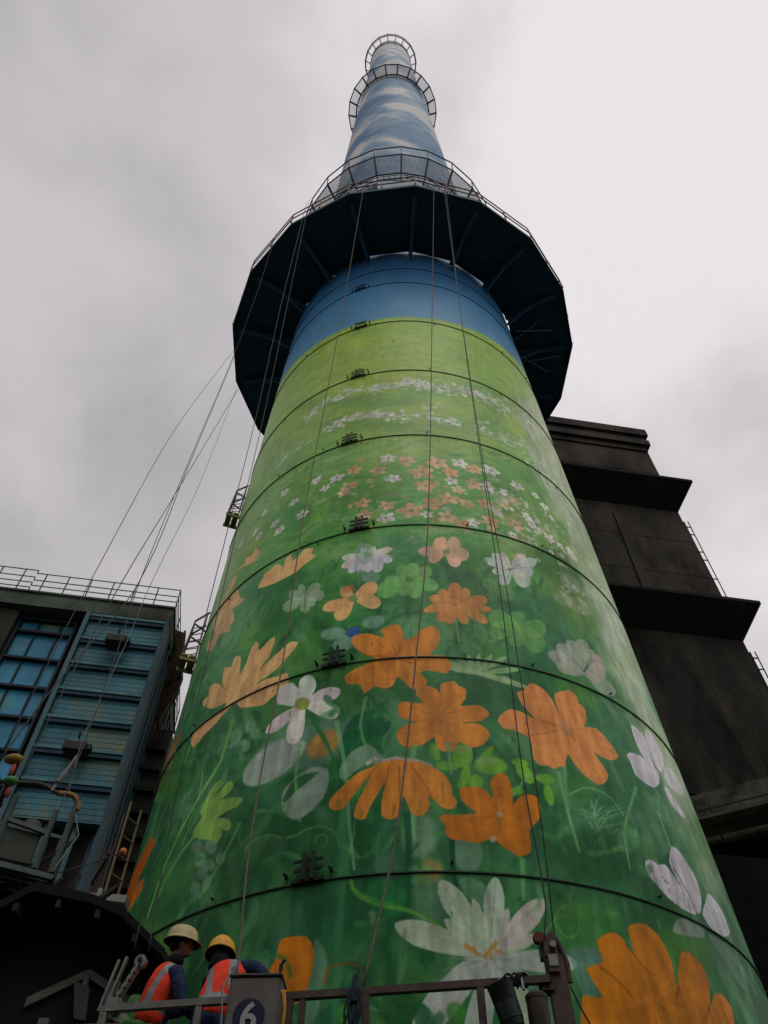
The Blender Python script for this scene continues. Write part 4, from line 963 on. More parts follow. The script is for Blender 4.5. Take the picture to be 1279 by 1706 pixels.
2 51 112 66 35 20 18 619 686 -2 -11 -2 -13
2 51 112 66 35 20 25 583 723 -2 -12 -1 -13
2 51 112 66 35 20 42 733 738 -4 -12 -3 -14
2 51 112 66 35 20 31 607 683 -3 -10 -1 -13
2 87 138 87 35 20 15 657 655 -3 -11 -2 -12
2 87 138 87 35 20 37 649 680 -2 -10 -2 -13
2 51 112 66 35 20 41 852 685 -6 -12 -5 -13
2 87 138 87 35 20 29 702 693 -4 -11 -3 -13
2 87 138 87 35 20 38 814 727 -6 -12 -5 -15
2 71 128 66 35 20 15 841 706 -6 -12 -5 -14
2 87 138 87 35 20 17 659 669 -3 -10 -2 -13
2 87 138 87 35 20 33 570 656 -2 -10 -1 -13
2 71 128 66 35 20 42 838 742 -6 -12 -6 -15
2 71 128 66 35 20 22 745 704 -4 -12 -3 -14
2 87 138 87 35 20 35 628 663 -2 -10 -2 -13
2 71 128 66 35 20 30 622 725 -3 -12 -1 -13
2 71 128 66 35 20 29 805 697 -5 -11 -5 -14
2 51 112 66 35 20 39 723 710 -4 -11 -3 -14
2 51 112 66 35 20 38 729 702 -4 -12 -4 -13
2 71 128 66 35 20 40 664 729 -3 -11 -2 -14
2 71 128 66 35 20 45 936 750 -8 -13 -8 -16
2 87 138 87 35 20 14 600 700 -3 -11 -1 -13
2 51 112 66 35 20 32 617 664 -3 -10 -1 -12
2 87 138 87 35 20 39 590 639 -2 -10 -1 -12
2 51 112 66 35 20 42 681 721 -3 -12 -3 -14
2 71 128 66 35 20 41 795 677 -5 -11 -4 -13
2 87 138 87 35 20 19 849 667 -6 -11 -5 -13
2 71 128 66 35 20 17 821 712 -6 -12 -5 -14
2 51 112 66 35 20 42 838 697 -5 -12 -6 -13
2 71 128 66 35 20 47 929 763 -9 -13 -8 -16
2 87 138 87 35 20 30 611 681 -3 -10 -1 -13
2 51 112 66 35 20 26 602 698 -2 -11 -1 -13
2 51 112 66 35 20 31 718 660 -3 -10 -3 -13
2 51 112 66 35 20 20 711 714 -4 -11 -3 -14
2 51 122 66 25 20 53 73 624 -5 -41
2 31 102 51 25 20 42 -42 592 -10 -34
2 20 76 41 25 20 27 -163 707 5 -39
2 20 76 41 25 20 53 -140 699 8 -19
2 51 122 66 25 20 32 -167 653 7 -30
2 31 102 51 25 20 34 4 572 3 -35
2 31 102 51 25 20 53 -161 750 -6 -21
2 31 102 51 25 20 38 131 812 -10 -51
2 20 76 41 25 20 75 -153 613 -1 -16
2 31 102 51 25 20 94 -234 770 13 -36
2 20 76 41 25 20 79 -23 704 -3 -30
2 20 76 41 25 20 37 75 786 -1 -33
2 31 102 51 25 20 67 -242 603 2 -30
2 51 122 66 25 20 37 -129 712 8 -18
2 51 122 66 25 20 47 233 738 -12 -28
2 20 76 41 25 20 38 -102 720 -4 -41
2 20 76 41 25 20 57 -67 756 -10 -31
2 51 122 66 25 20 28 206 583 -10 -29
2 51 122 66 25 20 39 10 764 -9 -42
2 51 122 66 25 20 28 132 657 -6 -27
1 230 227 219 95 -85 1640 21 610
1 224 186 148 95 13 1622 23 885
1 224 186 148 95 162 1617 26 48
1 230 227 219 95 283 1629 20 660
1 230 184 138 95 363 1615 21 547
1 230 227 219 95 456 1629 25 311
1 230 184 138 95 -268 1614 20 552
1 224 186 148 95 -135 1592 22 685
1 230 184 138 95 81 1576 30 318
1 230 168 112 95 224 1584 22 766
1 230 227 219 95 -480 1622 16 632
1 230 227 219 95 -358 1601 19 890
1 230 227 219 95 -57 1553 19 177
1 230 227 219 95 221 1548 17 461
1 230 184 138 95 335 1550 22 464
1 230 227 219 95 410 1552 20 107
1 230 227 219 95 -417 1575 14 101
1 224 186 148 95 -287 1551 19 36
1 230 184 138 95 92 1520 25 790
1 224 186 148 95 250 1516 18 356
1 230 227 219 95 -691 1645 16 311
1 148 184 140 55 -58 1492 20 695
1 230 184 138 95 202 1479 23 825
1 230 227 219 95 -601 1575 15 238
1 230 184 138 95 -209 1474 19 726
1 224 186 148 95 -95 1452 20 594
1 230 168 112 95 119 1456 24 850
1 230 184 138 95 288 1468 19 433
1 230 168 112 95 383 1482 21 278
1 230 184 138 95 491 1500 20 77
1 230 227 219 95 -830 1620 15 203
1 230 227 219 95 -534 1504 17 989
1 148 184 140 55 -354 1450 18 799
1 224 186 148 95 -192 1429 19 818
1 230 184 138 95 19 1428 30 106
1 230 227 219 95 89 1415 14 81
1 224 186 148 95 182 1410 21 513
1 230 227 219 95 -97 1409 19 98
1 230 168 112 95 388 1424 22 903
1 224 186 148 95 521 1435 23 764
1 230 227 219 95 -715 1531 15 355
1 230 227 219 95 -665 1489 16 655
1 230 168 112 95 253 1391 17 307
1 230 227 219 95 301 1402 15 944
1 230 227 219 95 622 1471 17 564
1 230 227 219 95 646 1453 16 621
1 230 227 219 95 718 1443 15 770
1 230 227 219 95 -881 1562 13 416
1 230 227 219 95 -832 1529 13 642
1 230 227 219 95 -1030 1584 13 998
1 230 227 219 95 595 1605 18 171
1 148 184 140 55 490 1539 16 571
1 224 186 148 95 558 1532 16 132
1 230 227 219 95 604 1487 16 540
1 230 227 219 95 440 1457 14 761
1 148 184 140 55 -431 1526 14 386
1 230 227 219 95 501 1551 14 670
1 230 227 219 95 491 1394 13 14
1 148 184 140 55 -284 1428 13 190
1 148 184 140 55 453 1596 17 966
1 224 186 148 95 386 1393 13 576
1 230 184 138 95 -311 1532 16 359
1 230 227 219 95 763 1575 16 951
1 230 227 219 95 711 1602 13 631
1 230 227 219 95 793 1542 11 418
1 148 184 140 55 -783 1614 13 262
1 230 227 219 95 858 1444 14 613
1 230 227 219 95 881 1432 14 677
1 230 227 219 95 787 1438 12 313
1 148 184 140 55 25 1328 16 124
1 148 184 140 55 379 1368 14 874
1 153 178 128 55 640 1448 8 297
1 230 227 219 87 669 1487 8 897
1 204 204 178 77 724 1474 8 276
1 153 178 128 78 759 1501 5 193
1 204 204 178 77 466 1523 4 204
1 153 178 128 83 786 1474 4 361
1 153 178 128 79 897 1493 9 907
1 230 227 219 79 508 1492 6 188
1 230 227 219 71 862 1515 4 422
1 204 204 178 86 450 1505 8 896
1 153 178 128 88 534 1473 6 973
1 153 178 128 79 788 1634 8 300
1 230 227 219 58 493 1492 7 902
1 204 204 178 76 445 1500 7 52
1 153 178 128 66 560 1580 6 542
1 204 204 178 86 431 1468 6 801
1 204 204 178 77 624 1530 9 564
1 230 227 219 77 618 1393 6 866
1 230 227 219 67 546 1515 5 493
1 230 227 219 55 362 1428 7 548
1 153 178 128 43 660 1536 9 107
1 153 178 128 53 606 1507 6 255
1 153 178 128 54 1141 1682 6 256
1 204 204 178 49 821 1522 7 430
1 153 178 128 82 735 1364 8 102
1 230 227 219 61 714 1410 6 274
1 204 204 178 69 455 1478 6 107
1 153 178 128 53 440 1499 7 555
1 230 227 219 64 593 1435 7 925
1 153 178 128 81 830 1397 5 521
1 230 227 219 47 769 1449 6 508
1 204 204 178 45 830 1384 6 533
1 153 178 128 76 474 1507 5 712
1 230 227 219 60 802 1514 5 960
1 153 178 128 83 503 1495 9 156
1 153 178 128 90 475 1529 6 909
1 230 227 219 58 744 1457 8 152
1 204 204 178 47 575 1433 6 118
1 204 204 178 58 953 1487 6 938
1 153 178 128 60 381 1433 7 952
1 204 204 178 50 796 1450 4 862
1 153 178 128 42 718 1558 7 427
1 153 178 128 90 841 1429 6 8
1 204 204 178 77 484 1509 9 717
1 153 178 128 77 384 1525 7 268
1 230 227 219 77 698 1456 6 918
1 230 227 219 73 597 1437 5 132
1 230 227 219 64 1062 1596 4 571
1 230 227 219 46 446 1512 4 607
1 153 178 128 69 768 1435 9 964
1 153 178 128 61 582 1379 7 650
1 204 204 178 83 524 1540 6 704
1 153 178 128 55 609 1418 7 792
1 230 227 219 50 454 1596 4 73
1 204 204 178 51 438 1398 6 487
1 153 178 128 59 743 1418 8 927
1 230 227 219 52 878 1438 8 645
1 230 227 219 52 451 1538 6 499
1 153 178 128 57 845 1526 5 538
1 204 204 178 75 453 1426 6 767
1 204 204 178 57 639 1437 9 572
1 153 178 128 60 522 1416 8 491
1 204 204 178 44 524 1490 9 369
1 153 178 128 52 595 1402 7 981
1 230 227 219 81 544 1542 4 688
1 153 178 128 68 645 1389 7 758
1 204 204 178 64 563 1503 5 652
1 153 178 128 49 596 1414 8 388
1 153 178 128 76 784 1485 7 562
1 204 204 178 60 723 1550 4 113
1 204 204 178 79 419 1497 6 309
1 153 178 128 84 440 1561 7 802
1 153 178 128 87 584 1463 7 546
1 204 204 178 84 620 1466 8 577
1 204 204 178 75 522 1522 8 532
1 204 204 178 59 728 1492 7 582
1 153 178 128 46 773 1488 9 224
1 204 204 178 83 549 1408 8 230
1 230 227 219 58 750 1399 4 878
1 230 227 219 60 599 1511 4 268
1 230 227 219 51 626 1425 5 593
1 204 204 178 88 724 1439 6 330
1 204 204 178 87 433 1460 6 863
1 153 178 128 83 789 1528 6 455
1 153 178 128 70 531 1456 7 643
1 204 204 178 67 434 1528 5 927
1 230 227 219 69 610 1410 4 45
1 204 204 178 46 436 1483 8 448
1 230 227 219 87 704 1392 8 390
1 230 227 219 51 780 1366 4 625
1 153 178 128 89 1010 1538 6 892
1 204 204 178 66 383 1474 6 717
1 153 178 128 57 829 1525 7 17
1 204 204 178 85 850 1431 9 879
1 204 204 178 53 388 1497 6 365
1 204 204 178 61 829 1467 5 932
1 204 204 178 65 434 1452 4 766
1 204 204 178 84 496 1515 6 337
1 153 178 128 70 527 1553 9 72
1 204 204 178 65 455 1463 8 811
1 204 204 178 55 921 1502 8 313
1 153 178 128 88 375 1459 5 255
1 153 178 128 49 1001 1578 4 370
1 230 227 219 86 480 1595 4 288
1 153 178 128 86 774 1464 8 915
1 153 178 128 47 487 1462 8 801
1 204 204 178 43 581 1497 6 660
1 153 178 128 48 456 1505 8 875
1 230 227 219 43 691 1415 4 22
1 204 204 178 86 578 1393 4 760
1 153 178 128 56 510 1486 6 204
1 230 227 219 70 625 1542 9 254
1 204 204 178 69 700 1472 5 93
1 230 227 219 42 457 1637 8 930
1 230 227 219 48 856 1444 6 868
1 153 178 128 48 576 1421 6 649
1 204 204 178 57 679 1461 9 542
1 230 227 219 44 578 1439 8 332
1 230 227 219 57 767 1431 4 225
1 153 178 128 84 932 1449 8 480
1 204 204 178 52 767 1435 6 124
1 204 204 178 71 462 1540 6 932
1 230 227 219 46 745 1537 8 582
1 204 204 178 48 902 1438 6 30
1 153 178 128 85 863 1487 4 677
1 204 204 178 68 394 1466 6 303
1 230 227 219 44 543 1390 4 847
1 153 178 128 82 560 1499 4 498
1 153 178 128 70 548 1396 8 369
1 204 204 178 84 562 1509 6 718
1 153 178 128 47 395 1492 9 365
1 204 204 178 43 922 1536 7 521
1 230 227 219 85 772 1440 4 728
1 204 204 178 86 772 1401 9 854
1 230 227 219 70 756 1365 6 994
1 230 227 219 65 408 1475 8 362
1 204 204 178 59 921 1496 7 258
1 204 204 178 72 449 1460 6 64
1 230 227 219 78 532 1385 4 908
1 204 204 178 41 1001 1597 6 795
1 153 178 128 62 844 1395 5 106
1 153 178 128 63 402 1495 5 986
1 204 204 178 81 722 1482 7 682
1 230 227 219 90 408 1468 8 810
1 204 204 178 61 446 1470 8 613
1 204 204 178 52 670 1454 5 663
1 153 178 128 89 697 1425 6 779
1 230 227 219 74 707 1447 8 354
1 230 227 219 75 806 1424 7 226
1 204 204 178 54 759 1472 8 206
1 153 178 128 71 632 1406 6 318
1 230 227 219 70 584 1406 8 837
1 204 204 178 72 601 1338 7 294
1 153 178 128 51 572 1404 7 251
1 230 227 219 54 675 1495 6 260
1 204 204 178 88 599 1551 7 43
1 230 227 219 87 754 1551 5 68
1 204 204 178 59 913 1470 8 411
1 230 227 219 63 525 1492 8 724
1 204 204 178 65 469 1501 6 207
1 153 178 128 88 695 1544 6 808
1 204 204 178 84 575 1382 8 275
1 230 227 219 76 430 1535 6 369
1 230 227 219 56 549 1553 7 86
1 230 227 219 63 499 1522 8 78
1 153 178 128 85 455 1503 8 777
1 204 204 178 54 992 1517 5 696
1 153 178 128 87 574 1561 5 226
1 204 204 178 42 786 1494 8 634
1 230 227 219 59 451 1531 5 534
1 230 227 219 38 -723 1648 5 80
1 230 227 219 47 -570 1503 3 247
1 230 227 219 45 -822 1676 5 616
1 153 178 128 34 -452 1413 6 948
1 153 178 128 22 -306 1665 5 231
1 153 178 128 42 -493 1424 4 165
1 153 178 128 45 -204 1562 6 333
1 153 178 128 39 -153 1369 6 670
1 230 227 219 44 -268 1587 4 739
1 230 227 219 34 -276 1524 5 383
1 153 178 128 25 -170 1474 4 798
1 153 178 128 27 -511 1437 4 33
1 153 178 128 21 -346 1426 3 908
1 153 178 128 43 -737 1573 6 336
1 230 227 219 42 -606 1706 4 316
1 153 178 128 33 -381 1592 3 679
1 153 178 128 24 -192 1627 6 349
1 153 178 128 32 -590 1569 3 780
1 153 178 128 43 -657 1607 4 518
1 230 227 219 40 -812 1624 4 213
1 230 227 219 50 -719 1693 4 479
1 230 227 219 21 -177 1552 6 350
1 230 227 219 49 -230 1375 5 765
1 153 178 128 41 -365 1534 5 282
1 230 227 219 44 -334 1534 6 222
1 153 178 128 44 -301 1513 5 897
1 153 178 128 37 -688 1683 6 104
1 153 178 128 25 -809 1664 7 699
1 153 178 128 40 -470 1551 6 109
1 230 227 219 27 -275 1529 6 278
1 230 227 219 24 -205 1464 6 963
1 153 178 128 46 -800 1618 6 426
1 230 227 219 23 -684 1544 4 566
1 230 227 219 38 -515 1522 5 494
1 230 227 219 47 -368 1573 5 515
1 153 178 128 24 -651 1763 5 595
1 230 227 219 24 -550 1640 5 717
1 153 178 128 39 -852 1818 6 877
1 230 227 219 27 -508 1439 7 708
1 230 227 219 35 -168 1450 7 878
1 153 178 128 49 -419 1451 5 533
1 153 178 128 37 -612 1723 5 432
1 153 178 128 42 -742 1740 8 284
1 153 178 128 35 -216 1566 5 762
1 153 178 128 40 -542 1731 6 327
1 230 227 219 36 -871 1668 6 578
1 230 227 219 22 -875 1688 4 702
1 153 178 128 41 -527 1658 4 897
1 153 178 128 29 -660 1601 7 900
1 153 178 128 31 -611 1569 4 756
1 153 194 143 71 51 1453 11 967
1 230 227 219 39 352 1574 7 345
1 219 168 117 37 50 1530 8 578
1 230 168 112 40 200 1473 6 691
1 219 168 117 68 145 1531 11 854
1 230 227 219 50 -136 1468 5 275
1 230 227 219 68 53 1555 8 948
1 224 189 153 47 261 1524 8 91
1 153 194 143 65 -98 1560 9 797
1 224 189 153 64 -175 1556 12 51
1 153 194 143 67 -121 1413 9 924
1 224 189 153 42 -136 1440 7 772
1 153 194 143 79 385 1512 6 524
1 219 168 117 63 126 1408 5 146
1 230 168 112 80 242 1388 7 909
1 224 189 153 46 397 1522 11 411
1 224 189 153 63 423 1574 8 497
1 224 189 153 39 -1 1477 11 973
1 230 168 112 75 -149 1641 6 62
1 153 194 143 44 307 1550 11 865
1 224 189 153 44 -62 1458 9 994
1 219 168 117 54 -218 1397 8 463
1 230 227 219 41 169 1575 6 812
1 219 168 117 68 -118 1403 5 366
1 230 168 112 79 -271 1472 7 192
1 224 189 153 47 426 1384 6 10
1 153 194 143 67 114 1453 6 765
1 230 227 219 52 -259 1516 7 161
1 219 168 117 43 120 1365 7 569
1 230 168 112 63 476 1322 6 743
1 230 168 112 74 -250 1558 11 8
1 224 189 153 72 -167 1533 7 960
1 219 168 117 65 -120 1381 4 408
1 230 168 112 50 505 1442 5 141
1 219 168 117 44 171 1504 7 312
1 230 168 112 50 261 1372 10 110
1 230 168 112 67 494 1280 4 254
1 153 194 143 61 258 1524 10 991
1 219 168 117 53 139 1439 8 983
1 230 227 219 75 520 1415 8 456
1 230 227 219 59 183 1438 11 833
1 230 168 112 78 -237 1650 12 766
1 153 194 143 71 -3 1556 9 716
1 219 168 117 73 193 1524 6 691
1 219 168 117 49 -136 1474 5 307
1 230 227 219 70 290 1506 5 731
1 219 168 117 66 -67 1495 6 268
1 153 194 143 44 -152 1636 11 502
1 230 168 112 49 426 1356 8 688
1 224 189 153 75 344 1412 8 785
1 230 168 112 55 316 1607 10 232
1 219 168 117 55 529 1394 10 157
1 224 189 153 57 552 1478 9 799
1 224 189 153 66 466 1443 8 951
1 153 194 143 47 401 1448 5 87
1 230 168 112 76 148 1401 6 884
1 219 168 117 37 -143 1419 5 702
1 219 168 117 47 122 1394 7 450
1 230 168 112 79 143 1607 7 847
1 224 189 153 64 93 1376 9 240
1 204 214 199 54 -503 2008 7 720
1 230 227 219 82 -332 2036 8 81
1 204 214 199 97 -90 1998 8 673
1 230 227 219 67 -172 2010 7 462
1 178 204 168 92 -25 2002 7 926
1 204 214 199 72 111 2026 7 173
1 230 227 219 52 -425 2024 6 560
1 178 204 168 80 -58 2022 9 896
1 178 204 168 64 -574 1999 8 798
1 178 204 168 65 -459 2020 7 978
1 230 227 219 50 -166 2016 7 695
1 230 227 219 67 -360 2034 8 794
1 230 227 219 75 -307 2024 6 283
1 178 204 168 73 -367 2030 8 376
1 204 214 199 100 77 2037 6 786
1 204 214 199 90 -198 1997 5 984
1 230 227 219 72 -594 1997 7 168
1 204 214 199 95 -592 2005 8 475
1 204 214 199 91 -221 1985 5 941
1 230 227 219 60 -493 2043 6 587
1 230 227 219 61 7 2027 5 895
1 230 227 219 76 -126 2004 8 613
1 178 204 168 55 92 2033 4 877
1 204 214 199 56 -435 2009 9 161
1 178 204 168 69 -254 2022 5 646
1 230 227 219 88 -38 1997 5 875
1 230 227 219 83 46 2025 9 938
1 204 214 199 88 102 1999 6 1
1 178 204 168 57 -519 2002 6 100
1 204 214 199 72 -308 2018 9 779
1 204 214 199 87 -344 2041 4 345
1 178 204 168 64 -627 1961 7 167
1 230 227 219 95 -576 2009 6 836
1 230 227 219 81 27 2012 4 892
1 204 214 199 74 -199 1992 7 422
1 178 204 168 87 -589 2005 8 585
1 178 204 168 70 -585 1986 9 124
1 178 204 168 55 -191 1983 4 696
1 178 204 168 60 79 2011 5 939
1 230 227 219 76 -588 1995 8 798
1 204 214 199 99 -580 2013 9 265
1 230 227 219 87 -409 1999 7 189
1 204 214 199 71 -304 2029 6 481
1 178 204 168 72 126 2021 4 259
1 178 204 168 95 102 2013 8 40
1 230 227 219 58 -16 2034 4 227
1 204 214 199 60 -56 2019 6 466
1 204 214 199 78 -344 2010 8 186
1 204 214 199 50 -353 2006 5 918
1 178 204 168 84 -226 2016 8 675
1 230 227 219 98 -164 2001 6 583
1 230 227 219 55 -236 2005 7 963
1 204 214 199 77 -340 2022 5 340
1 230 227 219 92 -78 2000 7 996
1 230 227 219 50 -197 2007 9 240
1 204 214 199 59 -501 2026 9 260
1 178 204 168 100 -140 1992 6 680
1 204 214 199 64 55 2029 4 462
1 178 204 168 86 -583 2021 6 344
1 230 227 219 69 -344 2015 8 982
1 204 214 199 85 107 2016 6 239
1 178 204 168 55 -595 2004 6 378
1 230 227 219 66 -464 2010 4 709
1 204 214 199 94 -113 2004 5 559
1 230 227 219 67 -643 1979 5 118
1 230 227 219 67 -8 2018 5 151
1 230 227 219 56 -28 2010 4 86
1 178 204 168 82 -278 2027 6 188
1 204 214 199 77 -512 2015 6 372
1 204 214 199 96 -124 2028 8 197
1 230 227 219 93 -109 2003 8 550
1 230 227 219 66 -167 2021 5 666
1 204 214 199 56 -269 2029 4 784
1 230 227 219 77 -495 2024 6 723
1 230 227 219 59 -15 2002 5 186
1 230 227 219 82 -264 2014 6 436
1 230 227 219 78 -142 2003 5 945
1 230 227 219 81 23 2018 4 948
1 204 214 199 81 -559 2011 8 642
1 204 214 199 64 -574 1982 5 7
1 178 204 168 90 -556 1994 4 212
1 178 204 168 85 144 2041 5 786
1 230 227 219 89 -618 1972 5 155
1 230 227 219 53 -416 2028 8 980
1 230 227 219 64 -145 1992 7 151
1 178 204 168 89 -589 1983 8 74
1 230 227 219 86 77 2026 4 629
1 178 204 168 95 -108 2008 8 604
1 204 214 199 78 51 2015 6 387
1 178 204 168 70 -361 2035 8 25
1 230 227 219 80 107 2041 8 26
1 230 227 219 52 -283 2015 9 394
1 178 204 168 65 -137 1997 7 102
1 178 204 168 81 -170 2008 8 179
1 178 204 168 60 -137 1998 6 627
1 204 214 199 95 -600 1988 8 307
1 178 204 168 74 -197 2004 8 389
1 204 214 199 94 123 2004 5 128
1 230 227 219 71 -648 1993 8 239
1 204 214 199 58 -87 2016 9 176
1 230 227 219 92 -636 1990 4 988
1 204 214 199 67 -404 2018 9 978
1 230 227 219 71 -19 2022 8 721
1 230 227 219 85 -76 2000 8 342
1 204 214 199 100 -657 1985 4 931
1 230 227 219 66 -23 2009 7 311
1 230 227 219 67 -622 1971 7 614
1 204 214 199 56 101 2017 8 661
1 230 227 219 57 83 2036 7 932
1 178 204 168 82 -651 1995 5 174
1 230 227 219 73 -547 2007 4 473
1 204 214 199 84 99 2000 7 405
1 230 227 219 64 -280 2034 4 15
1 230 227 219 76 -628 1969 5 551
1 204 214 199 61 -524 2028 4 480
1 178 204 168 91 -466 2020 6 649
1 230 227 219 95 -385 2002 9 413
1 230 227 219 51 58 2038 7 779
1 230 227 219 95 -362 2044 8 460
1 204 214 199 81 -177 1974 8 546
1 230 227 219 62 -645 1968 4 479
1 230 227 219 92 -159 1994 5 831
1 230 227 219 77 -171 2020 6 16
1 230 227 219 85 -155 2022 8 847
1 178 204 168 98 -211 2009 4 601
1 230 227 219 52 -534 2032 9 406
1 230 227 219 86 -426 2000 8 869
1 204 214 199 53 129 2024 4 879
1 230 227 219 76 -183 2005 8 540
1 230 227 219 98 -567 1982 8 295
1 230 227 219 63 4 2007 9 274
1 230 227 219 59 92 2002 6 580
1 204 214 199 73 -365 2035 9 977
1 230 227 219 94 114 2030 8 453
1 178 204 168 56 -195 2007 6 351
1 230 227 219 81 -353 2035 8 79
1 230 227 219 83 -617 1985 4 802
1 230 227 219 69 -411 2049 5 227
1 230 227 219 94 -260 2033 5 598
1 178 204 168 52 -81 2006 9 572
1 204 214 199 88 -489 2028 8 664
1 230 227 219 66 -50 2002 7 846
1 204 214 199 51 127 2025 8 93
1 230 227 219 53 61 1992 4 704
1 204 214 199 86 -455 2011 9 363
1 230 227 219 53 -3 2018 7 358
1 230 227 219 91 -611 1981 8 821
1 204 214 199 64 -89 2014 8 306
1 230 227 219 70 -27 2010 4 844
1 230 227 219 52 -568 1987 6 677
1 230 227 219 69 -39 2019 6 338
1 230 227 219 57 -164 2022 9 964
1 178 204 168 100 -559 2031 6 475
1 230 227 219 59 -295 2017 4 918
1 230 227 219 82 23 2018 8 387
1 178 204 168 58 -640 1962 6 888
1 230 227 219 53 -382 2037 4 742
1 204 214 199 99 -593 1984 4 666
1 230 227 219 72 -607 2003 6 983
1 178 204 168 92 -249 2008 4 720
1 230 227 219 65 -646 1992 6 72
1 204 214 199 57 -22 2006 8 652
1 230 227 219 74 -439 2012 8 809
1 204 214 199 54 -612 1988 6 293
1 230 227 219 94 -129 1980 4 164
1 230 227 219 76 -174 1995 7 710
1 204 214 199 61 -104 1992 8 805
1 204 214 199 51 -346 2008 5 823
1 178 204 168 90 -534 2007 9 878
1 230 227 219 89 -281 2021 7 183
1 178 204 168 97 -188 2025 7 318
1 178 204 168 81 -203 2014 6 51
1 230 227 219 80 -131 2014 6 352
1 230 227 219 73 -516 2023 6 174
1 178 204 168 70 -543 2017 6 292
1 230 227 219 95 -391 2006 5 980
1 230 227 219 64 -520 2012 6 341
1 230 227 219 57 -25 2020 4 543
1 230 227 219 56 18 2038 9 132
1 178 204 168 64 71 2018 8 210
1 204 214 199 64 300 2017 7 433
1 204 214 199 81 598 2013 5 318
1 178 204 168 99 486 2017 6 419
1 230 227 219 77 603 2015 9 33
1 204 214 199 73 270 2010 8 958
1 178 204 168 75 184 1994 5 680
1 178 204 168 60 469 2027 9 487
1 204 214 199 72 344 2010 6 257
1 230 227 219 86 357 2020 5 888
1 230 227 219 65 271 2030 6 993
1 204 214 199 70 222 1978 8 151
1 230 227 219 85 550 2023 7 282
1 230 227 219 98 611 2030 6 66
1 230 227 219 73 235 2021 4 195
1 230 227 219 65 507 2009 4 82
1 230 227 219 72 476 1982 4 359
1 178 204 168 75 181 1991 8 37
1 204 214 199 99 125 2028 8 728
1 204 214 199 51 405 1999 7 421
1 230 227 219 88 426 2039 8 330
1 230 227 219 80 258 2013 8 180
1 204 214 199 55 67 2018 7 761
1 204 214 199 53 487 2024 8 18
1 178 204 168 100 18 2013 6 293
1 178 204 168 85 20 1984 7 532
1 178 204 168 92 290 1992 6 532
1 178 204 168 90 487 2014 8 365
1 230 227 219 88 142 2008 7 575
1 230 227 219 71 37 2006 6 87
1 178 204 168 50 359 2015 7 348
1 230 227 219 97 442 1999 8 119
1 178 204 168 60 86 2022 5 583
1 178 204 168 87 444 2000 9 143
1 230 227 219 98 90 2001 5 421
1 204 214 199 64 456 1991 5 33
1 178 204 168 95 292 1999 8 891
1 230 227 219 65 386 1988 8 667
1 230 227 219 77 457 1999 5 900
1 178 204 168 93 102 2030 4 532
1 204 214 199 55 291 1984 5 196
1 230 227 219 82 531 1992 8 870
1 230 227 219 95 491 2029 6 163
1 230 227 219 72 140 2028 4 540
1 178 204 168 74 188 2018 5 319
1 230 227 219 99 353 2036 4 611
1 204 214 199 92 457 2004 4 439
1 204 214 199 99 11 2008 8 178
1 178 204 168 97 399 2020 4 626
1 204 214 199 64 191 2021 8 260
1 230 227 219 97 156 2024 4 36
1 230 227 219 52 284 1992 5 914
1 178 204 168 68 368 2000 9 426
1 204 214 199 77 215 2046 5 849
1 204 214 199 84 188 2014 4 523
1 230 227 219 94 610 2031 4 30
1 230 227 219 85 497 2017 8 710
1 178 204 168 71 447 2046 7 292
1 204 214 199 55 278 1994 7 727
1 178 204 168 80 46 2026 6 872
1 230 227 219 92 54 2019 5 229
1 230 227 219 73 322 1975 8 134
1 178 204 168 99 387 2048 5 702
1 230 227 219 75 286 2001 4 14
1 204 214 199 78 246 1985 8 134
1 230 227 219 77 531 2009 5 875
1 178 204 168 99 581 2013 7 566
1 178 204 168 52 516 2026 7 549
1 230 227 219 75 186 2016 6 39
1 178 204 168 76 215 2010 4 241
1 230 227 219 90 389 2012 8 684
1 178 204 168 56 467 2020 9 16
1 204 214 199 63 34 1999 4 101
1 230 227 219 54 462 2023 9 652
1 230 227 219 62 324 2033 7 676
1 230 227 219 50 108 2025 6 226
1 230 227 219 53 224 1999 8 162
1 230 227 219 53 13 2038 8 358
1 230 227 219 63 453 2026 5 61
1 178 204 168 85 378 1999 6 181
1 230 227 219 88 114 2021 8 787
1 230 227 219 84 236 1988 8 896
1 204 214 199 68 193 2005 5 297
1 230 227 219 85 18 2048 4 900
1 204 214 199 63 436 2011 8 178
1 230 227 219 87 505 2027 7 587
1 204 214 199 51 227 2007 7 900
1 204 214 199 59 456 2031 7 262
1 230 227 219 54 483 2039 8 844
1 204 214 199 59 291 1991 6 477
1 230 227 219 55 229 2008 4 337
1 230 227 219 89 29 2015 7 95
1 230 227 219 93 117 2011 7 107
1 230 227 219 59 159 1973 4 441
1 230 227 219 78 16 2012 9 414
1 178 204 168 74 285 2026 9 388
1 204 214 199 80 529 2027 8 910
1 230 227 219 63 482 2036 9 722
1 178 204 168 79 106 2018 5 21
1 178 204 168 64 524 2009 8 886
1 178 204 168 88 376 2030 9 115
1 230 227 219 74 442 2011 8 566
1 178 204 168 67 311 1997 6 427
1 204 214 199 66 146 2008 4 713
1 230 227 219 80 521 2012 8 855
1 230 227 219 58 448 2009 4 136
1 230 227 219 91 200 2006 5 974
1 204 214 199 88 156 1987 8 53
1 178 204 168 52 532 2021 6 927
1 204 214 199 62 121 2018 6 241
1 178 204 168 78 508 2038 9 746
1 204 214 199 91 6 2030 6 182
1 204 214 199 92 142 1993 9 255
1 230 227 219 50 345 2032 9 55
1 230 227 219 86 455 2029 8 88
1 204 214 199 61 364 2011 7 49
1 230 227 219 60 190 2020 6 482
1 230 227 219 61 261 2005 5 116
1 178 204 168 61 29 2016 6 79
1 204 214 199 93 33 2003 5 605
1 204 214 199 99 162 2022 6 208
1 178 204 168 60 561 1986 7 567
1 178 204 168 92 111 2018 4 729
